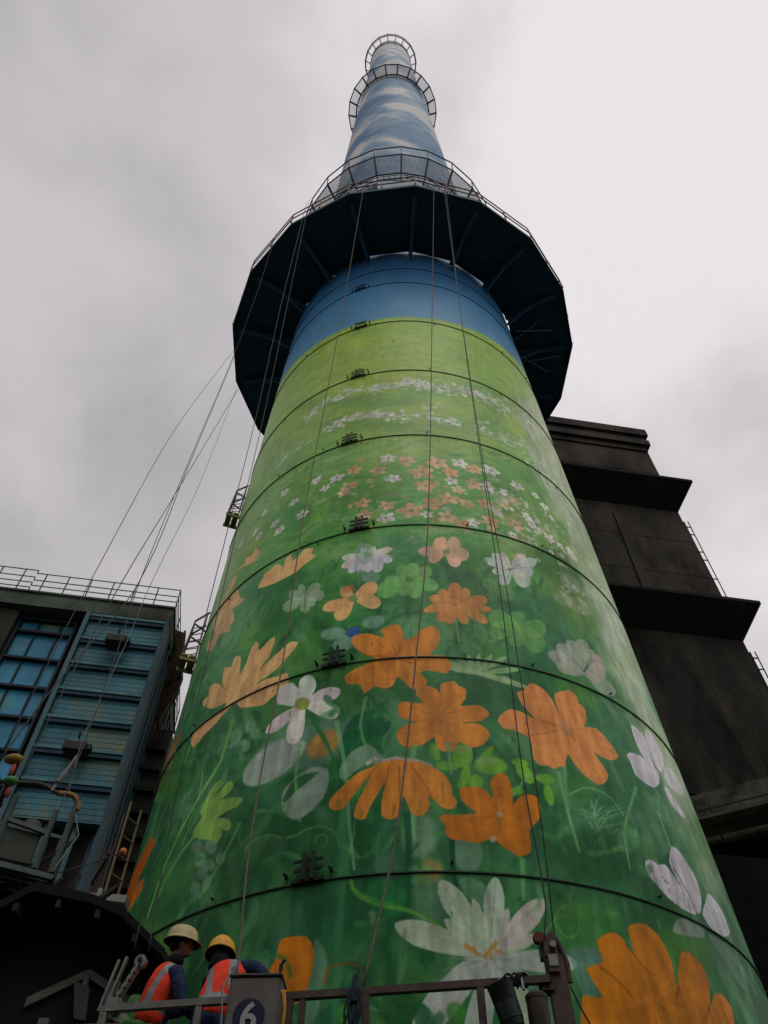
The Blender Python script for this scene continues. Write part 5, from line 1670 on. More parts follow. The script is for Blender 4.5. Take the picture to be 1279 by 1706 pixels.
1 178 204 168 74 320 2010 8 178
1 204 214 199 58 600 2010 4 133
1 178 204 168 75 175 2012 8 213
1 230 227 219 90 380 2023 5 206
1 178 204 168 60 361 1998 6 861
1 230 227 219 51 289 2011 8 72
1 230 227 219 92 225 1997 4 14
1 230 227 219 67 120 2018 8 698
1 230 227 219 63 36 2050 9 965
1 178 204 168 79 333 1990 5 963
1 178 204 168 88 278 1994 6 292
1 178 204 168 88 276 1999 9 591
1 230 227 219 78 389 2037 5 672
1 178 204 168 84 106 1992 6 484
1 178 204 168 83 278 2009 5 721
1 230 227 219 86 385 1988 8 264
1 204 214 199 99 145 1995 7 757
1 204 214 199 76 383 2011 8 479
1 178 204 168 73 426 2018 6 5
1 204 214 199 82 41 2043 6 135
1 178 204 168 88 22 2008 7 901
1 178 204 168 84 286 1993 5 574
1 204 214 199 71 93 2014 8 58
1 230 227 219 100 329 2042 8 537
1 230 227 219 81 390 2004 6 197
1 230 227 219 84 285 1970 8 61
1 204 214 199 85 576 2051 8 370
1 178 204 168 72 34 2033 9 171
1 230 227 219 91 575 2027 9 340
1 230 227 219 60 431 2014 7 626
1 230 227 219 67 59 2033 9 575
1 230 227 219 73 169 2003 7 888
1 178 204 168 61 584 2017 7 226
1 178 204 168 94 215 1989 6 752
1 230 227 219 66 160 2016 6 299
1 204 214 199 74 402 2018 7 915
1 204 214 199 62 536 2062 7 383
1 230 227 219 74 280 1989 8 623
1 230 227 219 57 421 2024 8 108
1 178 204 168 57 142 2035 6 776
1 204 214 199 78 98 1980 9 64
1 178 204 168 56 344 2028 4 472
1 230 227 219 93 433 2012 4 599
1 230 227 219 38 960 2054 4 288
1 230 227 219 50 882 2020 9 997
1 178 204 168 36 878 2013 6 805
1 204 214 199 41 987 2031 5 361
1 178 204 168 42 633 2011 9 232
1 230 227 219 43 617 1975 9 133
1 178 204 168 36 801 2011 7 524
1 204 214 199 56 894 2038 9 722
1 230 227 219 54 934 2030 5 935
1 204 214 199 52 662 1991 8 505
1 230 227 219 44 856 2013 9 577
1 230 227 219 54 716 2028 6 773
1 230 227 219 51 878 2066 6 560
1 230 227 219 53 714 2019 8 814
1 230 227 219 42 804 2104 7 855
1 204 214 199 38 667 2037 4 515
1 178 204 168 38 879 2054 7 688
1 204 214 199 33 804 2047 9 901
1 230 227 219 36 695 2017 8 257
1 230 227 219 47 843 1974 7 459
1 230 227 219 50 693 2065 5 721
1 204 214 199 56 951 2037 7 948
1 178 204 168 40 858 2072 6 514
1 204 214 199 58 916 2050 4 140
1 204 214 199 44 827 1966 6 202
1 230 227 219 35 744 2024 7 603
1 230 227 219 42 849 2052 5 801
1 204 214 199 47 778 2049 8 818
1 204 214 199 32 727 1940 8 424
1 204 214 199 56 702 2041 4 465
1 230 227 219 60 626 2035 4 570
1 204 214 199 54 744 1990 9 82
1 230 227 219 59 995 2016 6 817
1 230 227 219 56 999 2108 6 340
1 230 227 219 51 663 1962 5 959
1 204 214 199 42 946 2018 9 326
1 204 214 199 41 946 2040 9 438
1 230 227 219 52 701 2008 9 749
1 204 214 199 59 952 2084 8 881
1 204 214 199 41 952 2020 8 198
1 230 227 219 41 964 2075 8 716
1 178 204 168 55 681 2090 4 330
1 204 214 199 50 821 1982 8 482
1 204 214 199 37 674 2033 6 859
1 230 227 219 36 914 2007 8 909
1 178 204 168 39 944 2019 8 433
1 178 204 168 48 912 2048 7 854
1 204 214 199 48 979 2010 6 734
1 230 227 219 48 666 2019 9 7
1 230 227 219 53 617 2003 6 665
1 204 214 199 50 747 2016 4 462
1 230 227 219 31 899 1986 4 746
1 230 227 219 58 712 2078 7 370
1 230 227 219 42 746 1987 7 67
1 178 204 168 31 685 2011 8 375
1 178 204 168 58 1001 2011 9 108
1 204 214 199 54 1001 2017 6 16
1 178 204 168 56 1030 2077 7 140
1 178 204 168 36 669 2034 9 849
1 178 204 168 60 838 2054 5 502
1 204 214 199 58 618 2032 5 869
1 204 214 199 31 902 2069 8 383
1 230 227 219 31 795 2022 7 217
1 230 227 219 49 718 2003 5 288
1 178 204 168 32 752 2020 5 206
1 178 204 168 45 668 1976 5 683
1 230 227 219 53 888 2080 7 979
1 230 227 219 55 645 2047 9 180
1 204 214 199 39 885 2034 8 294
1 230 227 219 38 710 2000 9 393
1 204 214 199 59 948 2086 6 223
1 178 204 168 40 658 1998 6 476
1 204 214 199 36 973 2021 8 371
1 178 204 168 32 657 2044 7 506
1 230 227 219 39 930 2003 6 884
1 230 227 219 56 876 2065 6 283
1 204 214 199 40 636 1981 5 395
1 230 227 219 34 816 2072 7 867
1 204 214 199 39 712 2069 6 316
1 230 227 219 33 621 2031 8 735
1 204 214 199 44 784 2005 6 860
1 230 227 219 45 767 1990 6 351
1 230 227 219 41 661 1990 8 74
1 230 227 219 30 631 2040 6 715
1 230 227 219 32 1048 2075 6 679
1 230 227 219 39 638 2057 4 200
1 178 204 168 34 768 2040 8 488
1 230 227 219 42 896 2080 6 176
1 204 214 199 43 1020 2061 6 928
1 178 204 168 54 652 2062 5 832
1 204 214 199 65 -361 1868 4 292
1 230 227 219 81 -239 1877 5 595
1 230 227 219 66 -221 1859 4 456
1 178 204 168 54 -124 1864 7 801
1 204 214 199 95 -210 1852 4 162
1 178 204 168 91 -119 1860 8 347
1 230 227 219 59 -153 1854 6 395
1 230 227 219 94 -141 1848 6 659
1 230 227 219 72 -269 1874 8 717
1 204 214 199 83 -196 1857 4 137
1 230 227 219 94 -272 1880 8 841
1 178 204 168 56 -162 1872 8 538
1 204 214 199 75 -374 1849 4 172
1 230 227 219 84 -407 1852 4 481
1 178 204 168 53 -262 1869 8 510
1 178 204 168 59 -333 1872 6 703
1 230 227 219 71 -201 1861 4 281
1 230 227 219 100 -264 1877 8 261
1 230 227 219 74 -197 1868 5 489
1 230 227 219 68 -117 1848 6 806
1 230 227 219 76 -121 1853 6 67
1 230 227 219 77 -200 1852 5 42
1 230 227 219 93 -103 1859 7 96
1 204 214 199 97 -285 1856 6 375
1 204 214 199 90 -302 1879 5 461
1 204 214 199 75 -102 1853 6 427
1 230 227 219 51 -224 1855 5 320
1 204 214 199 76 -135 1848 4 757
1 178 204 168 66 -372 1852 7 10
1 178 204 168 78 -118 1847 8 488
1 230 227 219 72 -305 1861 8 316
1 204 214 199 53 -184 1868 7 837
1 178 204 168 63 -345 1884 7 877
1 230 227 219 70 -146 1857 6 422
1 204 214 199 77 -361 1875 8 376
1 230 227 219 88 -290 1868 5 433
1 178 204 168 73 -153 1858 7 520
1 230 227 219 91 -408 1852 4 276
1 230 227 219 84 -407 1871 8 357
1 204 214 199 94 -479 1859 5 814
1 178 204 168 70 -220 1861 6 221
1 178 204 168 71 -205 1866 8 614
1 178 204 168 99 -469 1849 4 957
1 230 227 219 50 -398 1853 7 709
1 230 227 219 54 -344 1889 6 173
1 230 227 219 54 -175 1862 5 632
1 178 204 168 51 -337 1883 6 213
1 204 214 199 75 -197 1846 6 297
1 230 227 219 56 -108 1845 8 826
1 178 204 168 55 -434 1882 8 287
1 178 204 168 64 -411 1837 4 981
1 230 227 219 58 -468 1864 9 963
1 178 204 168 57 -351 1875 9 222
1 204 214 199 71 -318 1867 7 396
1 230 227 219 86 -434 1859 7 195
1 178 204 168 73 -354 1865 4 991
1 230 227 219 74 -322 1865 4 646
1 178 204 168 54 -151 1876 8 303
1 204 214 199 61 -414 1870 8 973
1 230 227 219 62 -301 1880 5 450
1 178 204 168 51 -459 1841 5 401
1 230 227 219 65 -176 1859 6 760
1 230 227 219 67 -401 1876 8 707
1 230 227 219 60 -358 1841 7 380
1 178 204 168 100 -293 1866 7 467
1 230 227 219 99 -381 1848 7 282
1 204 214 199 95 -289 1870 6 811
1 230 227 219 95 -354 1837 5 764
1 230 227 219 73 -379 1852 6 443
1 204 214 199 55 -186 1868 7 322
1 178 204 168 57 -201 1872 5 187
1 204 214 199 78 -441 1860 4 182
1 204 214 199 94 -427 1852 8 504
1 230 227 219 74 -344 1865 4 718
1 178 204 168 92 -308 1869 6 394
1 230 227 219 85 -462 1869 5 992
1 204 214 199 93 -220 1860 4 255
1 204 214 199 97 -447 1843 6 188
1 204 214 199 70 -376 1856 8 271
1 204 214 199 87 -277 1884 7 256
1 230 227 219 53 -144 1879 7 146
1 230 227 219 60 -312 1881 5 164
1 178 204 168 81 -318 1872 6 922
1 230 227 219 88 -429 1855 8 358
1 230 227 219 89 -258 1869 8 341
1 204 214 199 58 -120 1851 5 27
1 230 227 219 94 -402 1860 4 510
1 230 227 219 60 -145 1859 6 168
1 204 214 199 74 -331 1866 6 132
1 230 227 219 64 -323 1860 8 145
1 178 204 168 67 -271 1854 7 290
1 204 214 199 56 -356 1849 4 809
1 178 204 168 52 -160 1860 8 518
1 178 204 168 80 -410 1859 8 51
1 178 204 168 68 -233 1883 7 831
1 178 204 168 51 -430 1855 7 619
1 204 214 199 85 -166 1848 8 589
1 230 227 219 97 -142 1839 6 874
1 178 204 168 92 -464 1860 4 610
1 178 204 168 79 -206 1867 8 64
1 230 227 219 74 -358 1879 5 141
1 178 204 168 89 -253 1868 8 209
1 230 227 219 53 -444 1860 5 408
1 230 227 219 96 -180 1859 6 126
1 178 204 168 75 -479 1866 5 377
1 230 227 219 57 -357 1846 5 459
1 204 214 199 58 -179 1848 5 751
1 230 227 219 99 -265 1880 7 625
1 230 227 219 75 -372 1857 4 334
1 230 227 219 86 -478 1854 7 999
1 204 214 199 99 -431 1837 8 678
1 230 227 219 57 -308 1864 4 477
1 178 204 168 53 -217 1863 4 273
1 178 204 168 88 -301 1880 5 273
1 230 227 219 66 -317 1872 6 865
1 230 227 219 84 -361 1871 7 334
1 230 227 219 88 -218 1862 8 931
1 204 214 199 67 -157 1874 7 996
1 230 227 219 90 -249 1853 8 621
1 178 204 168 74 -190 1857 4 695
1 230 227 219 92 -267 1879 4 614
1 230 227 219 52 -111 1851 5 554
1 230 227 219 58 -416 1864 5 449
1 230 227 219 87 -152 1863 4 578
1 204 214 199 62 -310 1856 5 315
1 178 204 168 79 -381 1864 4 768
1 178 204 168 59 -462 1862 7 255
1 204 214 199 72 -146 1846 7 21
1 230 227 219 66 -166 1871 8 871
1 204 214 199 78 -152 1863 5 178
1 230 227 219 54 -373 1868 8 425
1 204 214 199 55 -228 1892 5 12
1 204 214 199 96 -135 1862 6 106
1 204 214 199 75 -260 1879 8 199
1 230 227 219 51 -446 1844 4 626
1 230 227 219 91 60 1840 7 843
1 230 227 219 85 -52 1822 7 376
1 204 214 199 67 -37 1854 4 848
1 230 227 219 83 -15 1802 6 979
1 178 204 168 51 178 1836 5 861
1 230 227 219 83 86 1838 5 81
1 230 227 219 76 -98 1822 7 600
1 230 227 219 73 -32 1836 8 902
1 230 227 219 61 149 1832 5 182
1 230 227 219 86 77 1827 4 806
1 230 227 219 82 71 1828 4 228
1 204 214 199 74 -90 1855 4 97
1 230 227 219 85 158 1853 8 35
1 178 204 168 86 -45 1842 5 707
1 204 214 199 64 25 1822 8 34
1 204 214 199 83 74 1832 6 487
1 178 204 168 71 30 1839 6 817
1 230 227 219 54 -43 1832 4 557
1 178 204 168 65 254 1829 6 0
1 178 204 168 64 290 1815 5 2
1 230 227 219 67 284 1834 5 939
1 178 204 168 100 -93 1840 7 776
1 178 204 168 68 -76 1842 6 133
1 230 227 219 57 249 1801 4 641
1 230 227 219 78 275 1807 4 113
1 178 204 168 87 150 1825 8 444
1 178 204 168 54 -101 1847 5 781
1 178 204 168 70 70 1830 5 732
1 230 227 219 63 201 1810 6 895
1 178 204 168 65 101 1823 5 890
1 230 227 219 87 266 1824 8 302
1 178 204 168 70 -84 1822 8 872
1 178 204 168 82 -65 1836 5 902
1 178 204 168 93 116 1851 5 211
1 230 227 219 62 -57 1850 6 695
1 204 214 199 71 168 1828 7 313
1 230 227 219 95 279 1819 6 88
1 230 227 219 67 5 1842 6 517
1 178 204 168 97 -45 1838 7 650
1 178 204 168 71 -25 1832 7 430
1 204 214 199 74 267 1843 6 318
1 230 227 219 93 199 1821 4 736
1 204 214 199 87 279 1835 6 297
1 204 214 199 63 237 1821 6 642
1 230 227 219 74 83 1836 6 900
1 230 227 219 74 -87 1847 4 112
1 178 204 168 100 222 1812 6 847
1 230 227 219 73 205 1826 4 201
1 230 227 219 87 270 1818 6 865
1 230 227 219 98 -40 1836 5 524
1 230 227 219 82 239 1822 8 255
1 178 204 168 72 -20 1842 5 794
1 204 214 199 83 278 1840 6 583
1 178 204 168 65 222 1800 6 980
1 178 204 168 55 93 1849 5 920
1 230 227 219 61 307 1812 7 494
1 230 227 219 51 303 1811 5 258
1 178 204 168 92 16 1804 4 700
1 204 214 199 95 -94 1835 5 197
1 178 204 168 68 205 1829 8 181
1 230 227 219 53 -62 1855 6 993
1 230 227 219 64 195 1827 6 476
1 230 227 219 79 67 1841 8 868
1 230 227 219 89 147 1831 6 862
1 204 214 199 98 -25 1837 4 927
1 230 227 219 60 152 1821 8 773
1 230 227 219 59 176 1829 4 158
1 230 227 219 54 68 1837 5 538
1 204 214 199 73 201 1849 6 711
1 230 227 219 87 -8 1863 8 941
1 230 227 219 100 -73 1846 7 162
1 230 227 219 51 292 1824 5 678
1 230 227 219 63 147 1847 8 982
1 230 227 219 54 271 1826 4 649
1 204 214 199 82 -75 1866 4 834
1 204 214 199 78 21 1819 6 848
1 178 204 168 86 -51 1840 4 848
1 230 227 219 87 313 1812 7 964
1 230 227 219 65 -90 1827 5 695
1 178 204 168 93 228 1823 5 944
1 178 204 168 94 272 1830 8 457
1 230 227 219 78 -92 1817 6 567
1 230 227 219 50 -1 1840 6 653
1 230 227 219 87 302 1835 5 430
1 178 204 168 95 -88 1846 8 693
1 204 214 199 65 278 1833 7 331
1 204 214 199 91 -93 1849 5 836
1 178 204 168 96 -18 1827 8 539
1 178 204 168 74 51 1847 4 495
1 178 204 168 78 -60 1832 6 588
1 178 204 168 91 294 1835 7 996
1 230 227 219 57 91 1846 7 303
1 204 214 199 50 184 1822 8 53
1 230 227 219 59 -26 1835 5 569
1 204 214 199 92 247 1827 4 677
1 230 227 219 79 2 1817 7 280
1 230 227 219 99 259 1823 6 699
1 230 227 219 69 106 1845 4 501
1 178 204 168 74 314 1810 8 227
1 204 214 199 77 322 1829 6 900
1 204 214 199 63 -4 1858 6 214
1 204 214 199 67 48 1824 5 996
1 178 204 168 52 53 1814 6 744
1 230 227 219 73 -62 1843 5 105
1 230 227 219 89 284 1812 6 63
1 178 204 168 46 467 1838 6 670
1 204 214 199 70 659 1833 4 481
1 178 204 168 68 868 1809 6 545
1 230 227 219 58 812 1811 7 450
1 178 204 168 52 509 1812 5 474
1 204 214 199 61 842 1805 9 817
1 204 214 199 43 771 1852 5 612
1 204 214 199 53 455 1817 7 656
1 178 204 168 48 426 1809 5 379
1 230 227 219 52 838 1782 5 367
1 230 227 219 65 797 1849 4 122
1 204 214 199 39 626 1824 6 718
1 204 214 199 56 565 1823 6 291
1 230 227 219 52 620 1838 6 309
1 204 214 199 40 499 1809 6 321
1 230 227 219 57 553 1867 5 81
1 204 214 199 40 736 1832 5 866
1 178 204 168 66 539 1805 5 11
1 230 227 219 55 634 1808 4 359
1 230 227 219 40 842 1771 8 501
1 178 204 168 45 720 1801 5 348
1 230 227 219 60 558 1804 7 161
1 178 204 168 41 579 1845 8 794
1 204 214 199 58 599 1832 5 428
1 178 204 168 42 836 1839 4 61
1 204 214 199 67 420 1806 8 362
1 204 214 199 38 440 1853 8 732
1 204 214 199 44 773 1875 7 80
1 230 227 219 68 618 1795 8 236
1 178 204 168 37 635 1861 4 360
1 178 204 168 43 804 1873 4 492
1 230 227 219 48 466 1829 8 819
1 230 227 219 53 802 1819 5 154
1 204 214 199 57 561 1832 6 367
1 204 214 199 37 570 1806 7 143
1 178 204 168 36 749 1853 5 682
1 230 227 219 63 664 1804 7 508
1 230 227 219 36 857 1806 5 755
1 230 227 219 44 478 1804 4 671
1 178 204 168 43 622 1823 5 663
1 230 227 219 45 850 1795 5 397
1 204 214 199 49 839 1775 5 178
1 230 227 219 63 787 1810 8 209
1 178 204 168 54 619 1819 8 825
1 204 214 199 59 444 1808 4 440
1 204 214 199 61 453 1821 6 305
1 230 227 219 54 514 1817 6 782
1 178 204 168 49 819 1840 6 800
1 204 214 199 39 715 1839 6 375
1 230 227 219 48 473 1861 6 374
1 204 214 199 46 492 1841 5 258
1 204 214 199 39 762 1875 7 482
1 230 227 219 53 827 1806 4 518
1 230 227 219 55 802 1836 8 477
1 230 227 219 53 481 1833 8 518
1 178 204 168 48 582 1870 6 814
1 204 214 199 36 719 1824 8 805
1 230 227 219 56 750 1856 7 613
1 178 204 168 41 838 1777 8 850
1 178 204 168 58 815 1818 4 89
1 230 227 219 45 626 1822 5 33
1 178 204 168 58 661 1838 7 454
1 178 204 168 52 420 1829 4 283
1 204 214 199 63 723 1835 8 939
1 204 214 199 42 499 1806 8 754
1 230 227 219 62 499 1866 8 480
1 178 204 168 39 491 1836 6 642
1 230 227 219 37 634 1794 4 103
1 178 204 168 66 669 1846 6 146
1 204 214 199 45 593 1835 4 984
1 178 204 168 58 579 1825 5 292
1 204 214 199 52 829 1818 7 708
1 230 227 219 38 686 1829 4 101
1 204 214 199 61 581 1813 7 556
1 178 204 168 45 709 1851 4 199
1 230 227 219 68 835 1820 4 967
1 230 227 219 52 477 1840 7 963
1 230 227 219 61 649 1833 4 507
1 178 204 168 40 858 1818 7 385
1 230 227 219 66 843 1839 5 118
1 230 227 219 36 507 1831 4 707
1 204 214 199 45 701 1826 6 88
1 204 214 199 55 855 1868 7 871
1 204 214 199 36 505 1816 6 707
1 230 227 219 47 703 1786 4 394
1 230 227 219 67 421 1829 8 288
1 230 227 219 57 684 1827 6 112
1 230 227 219 69 804 1787 5 788
1 178 204 168 70 660 1823 7 318
1 204 214 199 43 518 1792 5 711
1 178 204 168 47 529 1792 4 307
1 230 227 219 49 495 1796 4 193
1 230 227 219 68 596 1800 7 839
1 178 204 168 47 541 1798 4 385
1 230 227 219 38 705 1808 5 507
1 204 214 199 67 644 1800 6 437
1 204 214 199 48 690 1856 6 833
1 230 227 219 65 678 1833 4 197
1 204 214 199 39 590 1863 4 986
1 230 227 219 43 459 1818 6 375
1 230 227 219 69 600 1810 7 721
1 204 214 199 61 696 1825 5 956
1 178 204 168 60 628 1840 4 423
1 230 227 219 38 652 1864 6 958
1 230 227 219 54 658 1821 7 985
1 230 227 219 36 535 1825 8 418
1 230 227 219 68 812 1742 4 318
1 230 227 219 40 590 1819 6 723
1 204 214 199 55 797 1764 7 786
1 230 227 219 36 705 1841 7 544
1 204 214 199 49 507 1874 8 316
1 230 227 219 51 610 1822 7 881
1 230 227 219 41 823 1824 8 560
1 178 204 168 68 801 1804 7 271
1 204 214 199 35 717 1830 6 591
1 230 227 219 38 719 1839 8 824
1 230 227 219 69 791 1835 4 937
1 230 227 219 57 743 1870 9 473
1 204 214 199 37 467 1813 4 508
1 230 227 219 44 589 1825 8 799
1 230 227 219 61 506 1819 6 212
1 230 227 219 56 636 1849 7 303
1 178 204 168 65 819 1807 4 136
1 230 227 219 63 730 1799 8 2
1 178 204 168 56 487 1818 5 536
1 230 227 219 58 779 1844 8 784
1 204 214 199 66 580 1832 5 778
1 230 227 219 44 734 1840 6 440
1 230 227 219 37 796 1838 8 89
1 230 227 219 64 446 1826 4 741
1 230 227 219 36 673 1816 4 399
1 178 204 168 53 460 1849 8 504
1 204 214 199 53 786 1804 4 343
1 178 204 168 59 610 1798 4 547
1 204 214 199 67 846 1859 7 319
1 230 227 219 33 -695 1835 8 432
1 204 214 199 34 -855 1844 4 380
1 204 214 199 36 -562 1791 4 302
1 230 227 219 24 -603 1793 5 862
1 230 227 219 24 -653 1843 5 9
1 230 227 219 25 -667 1837 7 804
1 204 214 199 30 -797 1848 5 206
1 230 227 219 39 -551 1814 4 136
1 204 214 199 29 -672 1843 5 639
1 230 227 219 33 -681 1872 8 779
1 178 204 168 24 -634 1831 8 166
1 178 204 168 29 -581 1829 5 994
1 204 214 199 38 -691 1852 5 419
1 230 227 219 22 -573 1879 8 561
1 178 204 168 34 -765 1827 7 883
1 230 227 219 39 -803 1813 7 539
1 230 227 219 27 -718 1832 8 588
1 178 204 168 32 -583 1835 7 579
1 230 227 219 29 -566 1834 8 557
1 204 214 199 27 -760 1794 5 571
1 230 227 219 28 -638 1856 4 425
1 230 227 219 34 -770 1840 4 55
1 230 227 219 38 -764 1826 6 72
1 204 214 199 37 -639 1821 4 113
1 178 204 168 24 -575 1860 6 479
1 204 214 199 33 -777 1830 8 952
1 178 204 168 21 -550 1810 5 577
1 230 227 219 34 -833 1847 4 488
1 204 214 199 23 -658 1848 6 662
1 178 204 168 27 -647 1829 6 144
1 230 227 219 37 -840 1854 8 463
1 204 214 199 39 -815 1823 8 285
1 178 204 168 33 -578 1859 7 954
1 204 214 199 25 -657 1834 8 986
1 230 227 219 34 -686 1829 8 622
1 178 204 168 33 -709 1829 7 553
1 230 227 219 35 -777 1811 6 465
1 178 204 168 39 -742 1852 4 155
1 178 204 168 33 -582 1857 8 470
1 178 204 168 24 -688 1832 7 735
1 204 214 199 30 -782 1855 6 619
1 204 214 199 28 -788 1832 7 637
1 230 227 219 32 -823 1816 7 786
1 230 227 219 38 -633 1848 5 231
1 204 214 199 35 -745 1837 8 216
1 204 214 199 21 -756 1834 6 473
1 204 214 199 23 -585 1826 4 617
1 230 227 219 27 -747 1826 5 475
1 204 214 199 28 -766 1833 8 588
1 204 214 199 29 -790 1865 5 719
1 204 214 199 24 -846 1826 7 837
1 204 214 199 25 -719 1815 8 159
1 178 204 168 25 -598 1838 6 217
1 230 227 219 34 -797 1810 4 70
1 230 227 219 35 -655 1833 8 994
1 230 227 219 35 -571 1831 5 666
1 178 204 168 38 -767 1837 6 416
1 178 204 168 30 -701 1853 4 381
1 204 214 199 37 -802 1862 8 551
1 178 204 168 29 -667 1825 7 617
1 178 204 168 48 190 1904 4 913
1 230 227 219 40 215 1909 8 983
1 230 227 219 49 208 1891 5 745
1 204 214 199 54 145 1875 7 779
1 230 227 219 41 229 1894 8 983
1 178 204 168 47 182 1887 8 475
1 230 227 219 45 161 1884 6 254
1 204 214 199 51 207 1900 8 708
1 230 227 219 50 143 1882 7 40
1 230 227 219 39 183 1886 8 805
1 230 227 219 54 126 1871 4 453
1 230 227 219 32 176 1887 4 198
1 230 227 219 56 131 1880 8 171
1 230 227 219 45 116 1888 8 388
1 230 227 219 39 184 1893 5 201
1 178 204 168 40 945 1560 4 684
1 230 227 219 48 963 1647 6 233
1 230 227 219 53 942 1579 7 101
1 204 214 199 56 802 1753 5 544
1 178 204 168 35 1003 1684 7 654
1 178 204 168 37 910 1801 7 587
1 178 204 168 31 963 1590 4 595
1 204 214 199 58 821 1718 5 945
1 204 214 199 34 796 1743 6 387
1 230 227 219 51 911 1709 4 421
1 230 227 219 43 941 1609 7 904
1 230 227 219 41 794 1749 7 489
1 178 204 168 43 877 1702 5 95
1 204 214 199 55 1032 1692 6 325
1 230 227 219 36 971 1622 7 342
1 204 214 199 37 784 1701 6 760
1 230 227 219 46 792 1732 4 471
1 230 227 219 43 936 1709 8 180
1 178 204 168 52 902 1717 6 742
1 230 227 219 51 833 1718 8 859
1 178 204 168 52 827 1681 7 909
1 204 214 199 33 792 1702 4 297
1 204 214 199 44 948 1632 4 788
1 230 227 219 36 776 1786 6 103
1 230 227 219 37 840 1711 6 791
1 230 227 219 39 743 1736 5 453
1 204 214 199 41 753 1775 5 628
1 230 227 219 40 948 1574 5 991
1 178 204 168 32 932 1708 8 855
1 230 227 219 51 984 1643 8 944
1 230 227 219 44 932 1756 7 155
1 230 227 219 31 955 1670 5 621
1 178 204 168 57 806 1722 4 471
1 230 227 219 60 966 1762 8 581
1 230 227 219 55 722 1745 6 142
1 204 214 199 52 825 1726 8 436
1 230 227 219 59 1029 1666 4 757
1 230 227 219 40 915 1619 7 237
1 204 214 199 34 912 1699 6 934
1 230 227 219 40 804 1767 6 736
1 204 214 199 33 859 1761 6 600
1 230 227 219 58 1001 1588 8 475
1 230 227 219 33 831 1684 6 740
1 230 227 219 32 1006 1673 8 637
1 230 227 219 38 742 1737 5 116
1 230 227 219 37 725 1771 5 58
1 230 227 219 38 937 1640 7 734
1 230 227 219 46 948 1586 4 482
1 230 227 219 55 855 1751 6 758
1 178 204 168 43 765 1745 5 532
1 230 227 219 32 942 1600 5 599
1 230 227 219 55 753 1735 6 833
1 178 204 168 40 990 1582 5 335
1 178 204 168 37 903 1666 4 764
1 204 214 199 59 952 1624 4 807
1 178 204 168 44 802 1774 4 141
1 204 214 199 43 959 1703 4 52
1 230 227 219 60 985 1587 4 247
1 230 227 219 53 964 1582 7 69
1 204 214 199 48 949 1629 4 939
1 178 204 168 58 971 1548 6 563
1 230 227 219 58 1011 1626 6 284
1 204 214 199 37 933 1712 4 127
1 178 204 168 35 977 1616 4 750
1 204 214 199 49 967 1690 5 728
1 230 227 219 45 743 1754 4 885
1 230 227 219 44 906 1709 5 175
1 230 227 219 60 993 1590 8 460
1 178 204 168 39 927 1702 4 888
1 204 214 199 37 728 1714 4 874
1 204 214 199 53 967 1690 6 432
1 230 227 219 46 768 1781 7 623
1 230 227 219 34 838 1748 8 600
1 230 227 219 32 837 1719 4 645
1 178 204 168 36 1022 1607 8 142
1 230 227 219 47 920 1728 8 867
1 230 227 219 41 862 1660 4 441
1 230 227 219 36 865 1799 7 4
1 230 227 219 48 879 1752 5 543
1 178 204 168 38 789 1763 8 258
1 178 204 168 47 927 1612 4 445
1 230 227 219 43 985 1600 6 283
1 230 227 219 58 995 1591 5 755
1 178 204 168 41 955 1600 6 721
1 230 227 219 33 974 1631 8 106
1 230 227 219 58 728 1755 8 223
1 178 204 168 55 930 1700 5 961
1 230 227 219 56 837 1685 3 313
1 178 204 168 37 981 1571 4 701
1 178 204 168 46 903 1701 7 910
2 168 87 15 44 4 31 -40 1018 34 -3 40 -3
2 168 87 15 48 4 66 -43 1017 25 -7 33 -7
2 240 168 76 27 4 44 -41 1014 39 -15 28 -13
2 240 168 76 26 4 29 -50 1013 6 -18 11 -16
2 240 168 76 44 4 56 -54 1014 1 -17 -5 -14
2 168 87 15 25 4 29 -60 1014 -27 -15 -15 -13
2 240 168 76 29 4 30 -63 1016 -32 -9 -26 -8
2 168 87 15 38 4 31 -66 1019 -32 -3 -40 -1
2 168 87 15 48 4 59 -71 1021 -63 7 -43 6
2 168 87 15 25 4 50 -62 1022 -34 9 -17 8
2 168 87 15 32 4 34 -63 1025 -37 18 -22 16
2 168 87 15 42 4 62 -56 1024 -7 14 -11 12
2 168 87 15 34 4 41 -51 1024 4 15 6 14
2 240 168 76 32 4 66 -44 1024 24 13 27 13
2 240 168 76 48 4 30 -43 1021 35 6 21 5
2 240 168 76 28 4 63 -38 1020 36 1 48 2
2 240 168 76 30 4 11 97 902 45 0 39 2
2 240 168 76 45 4 15 91 900 26 -6 24 -5
2 168 87 15 26 4 16 88 899 18 -9 15 -8
2 168 87 15 39 4 17 83 896 -1 -18 3 -16
2 168 87 15 32 4 14 79 897 -12 -15 -7 -14
2 168 87 15 43 4 21 73 897 -26 -13 -27 -11
2 240 168 76 36 4 19 71 898 -36 -10 -27 -8
2 240 168 76 39 4 12 68 901 -40 -4 -40 -2
2 168 87 15 46 4 16 72 903 -32 3 -26 3
2 240 168 76 37 4 11 70 905 -37 9 -36 9
2 240 168 76 26 4 14 76 906 -18 11 -15 11
2 240 168 76 28 4 24 81 907 -3 15 -5 15
2 240 168 76 40 4 22 86 908 9 19 10 17
2 168 87 15 48 4 14 90 906 27 13 20 12
2 240 168 76 42 4 25 92 905 26 11 28 10
2 168 87 15 35 4 21 97 904 41 6 43 7
2 168 87 15 29 4 25 535 913 65 9 62 8
2 168 87 15 35 4 10 531 911 54 0 44 -1
2 168 87 15 48 4 13 522 907 22 -13 18 -10
2 168 87 15 47 4 22 515 906 3 -15 -1 -13
2 240 168 76 36 4 24 508 906 -21 -17 -15 -14
2 240 168 76 38 4 16 500 906 -43 -15 -33 -11
2 168 87 15 40 4 19 499 907 -44 -12 -39 -9
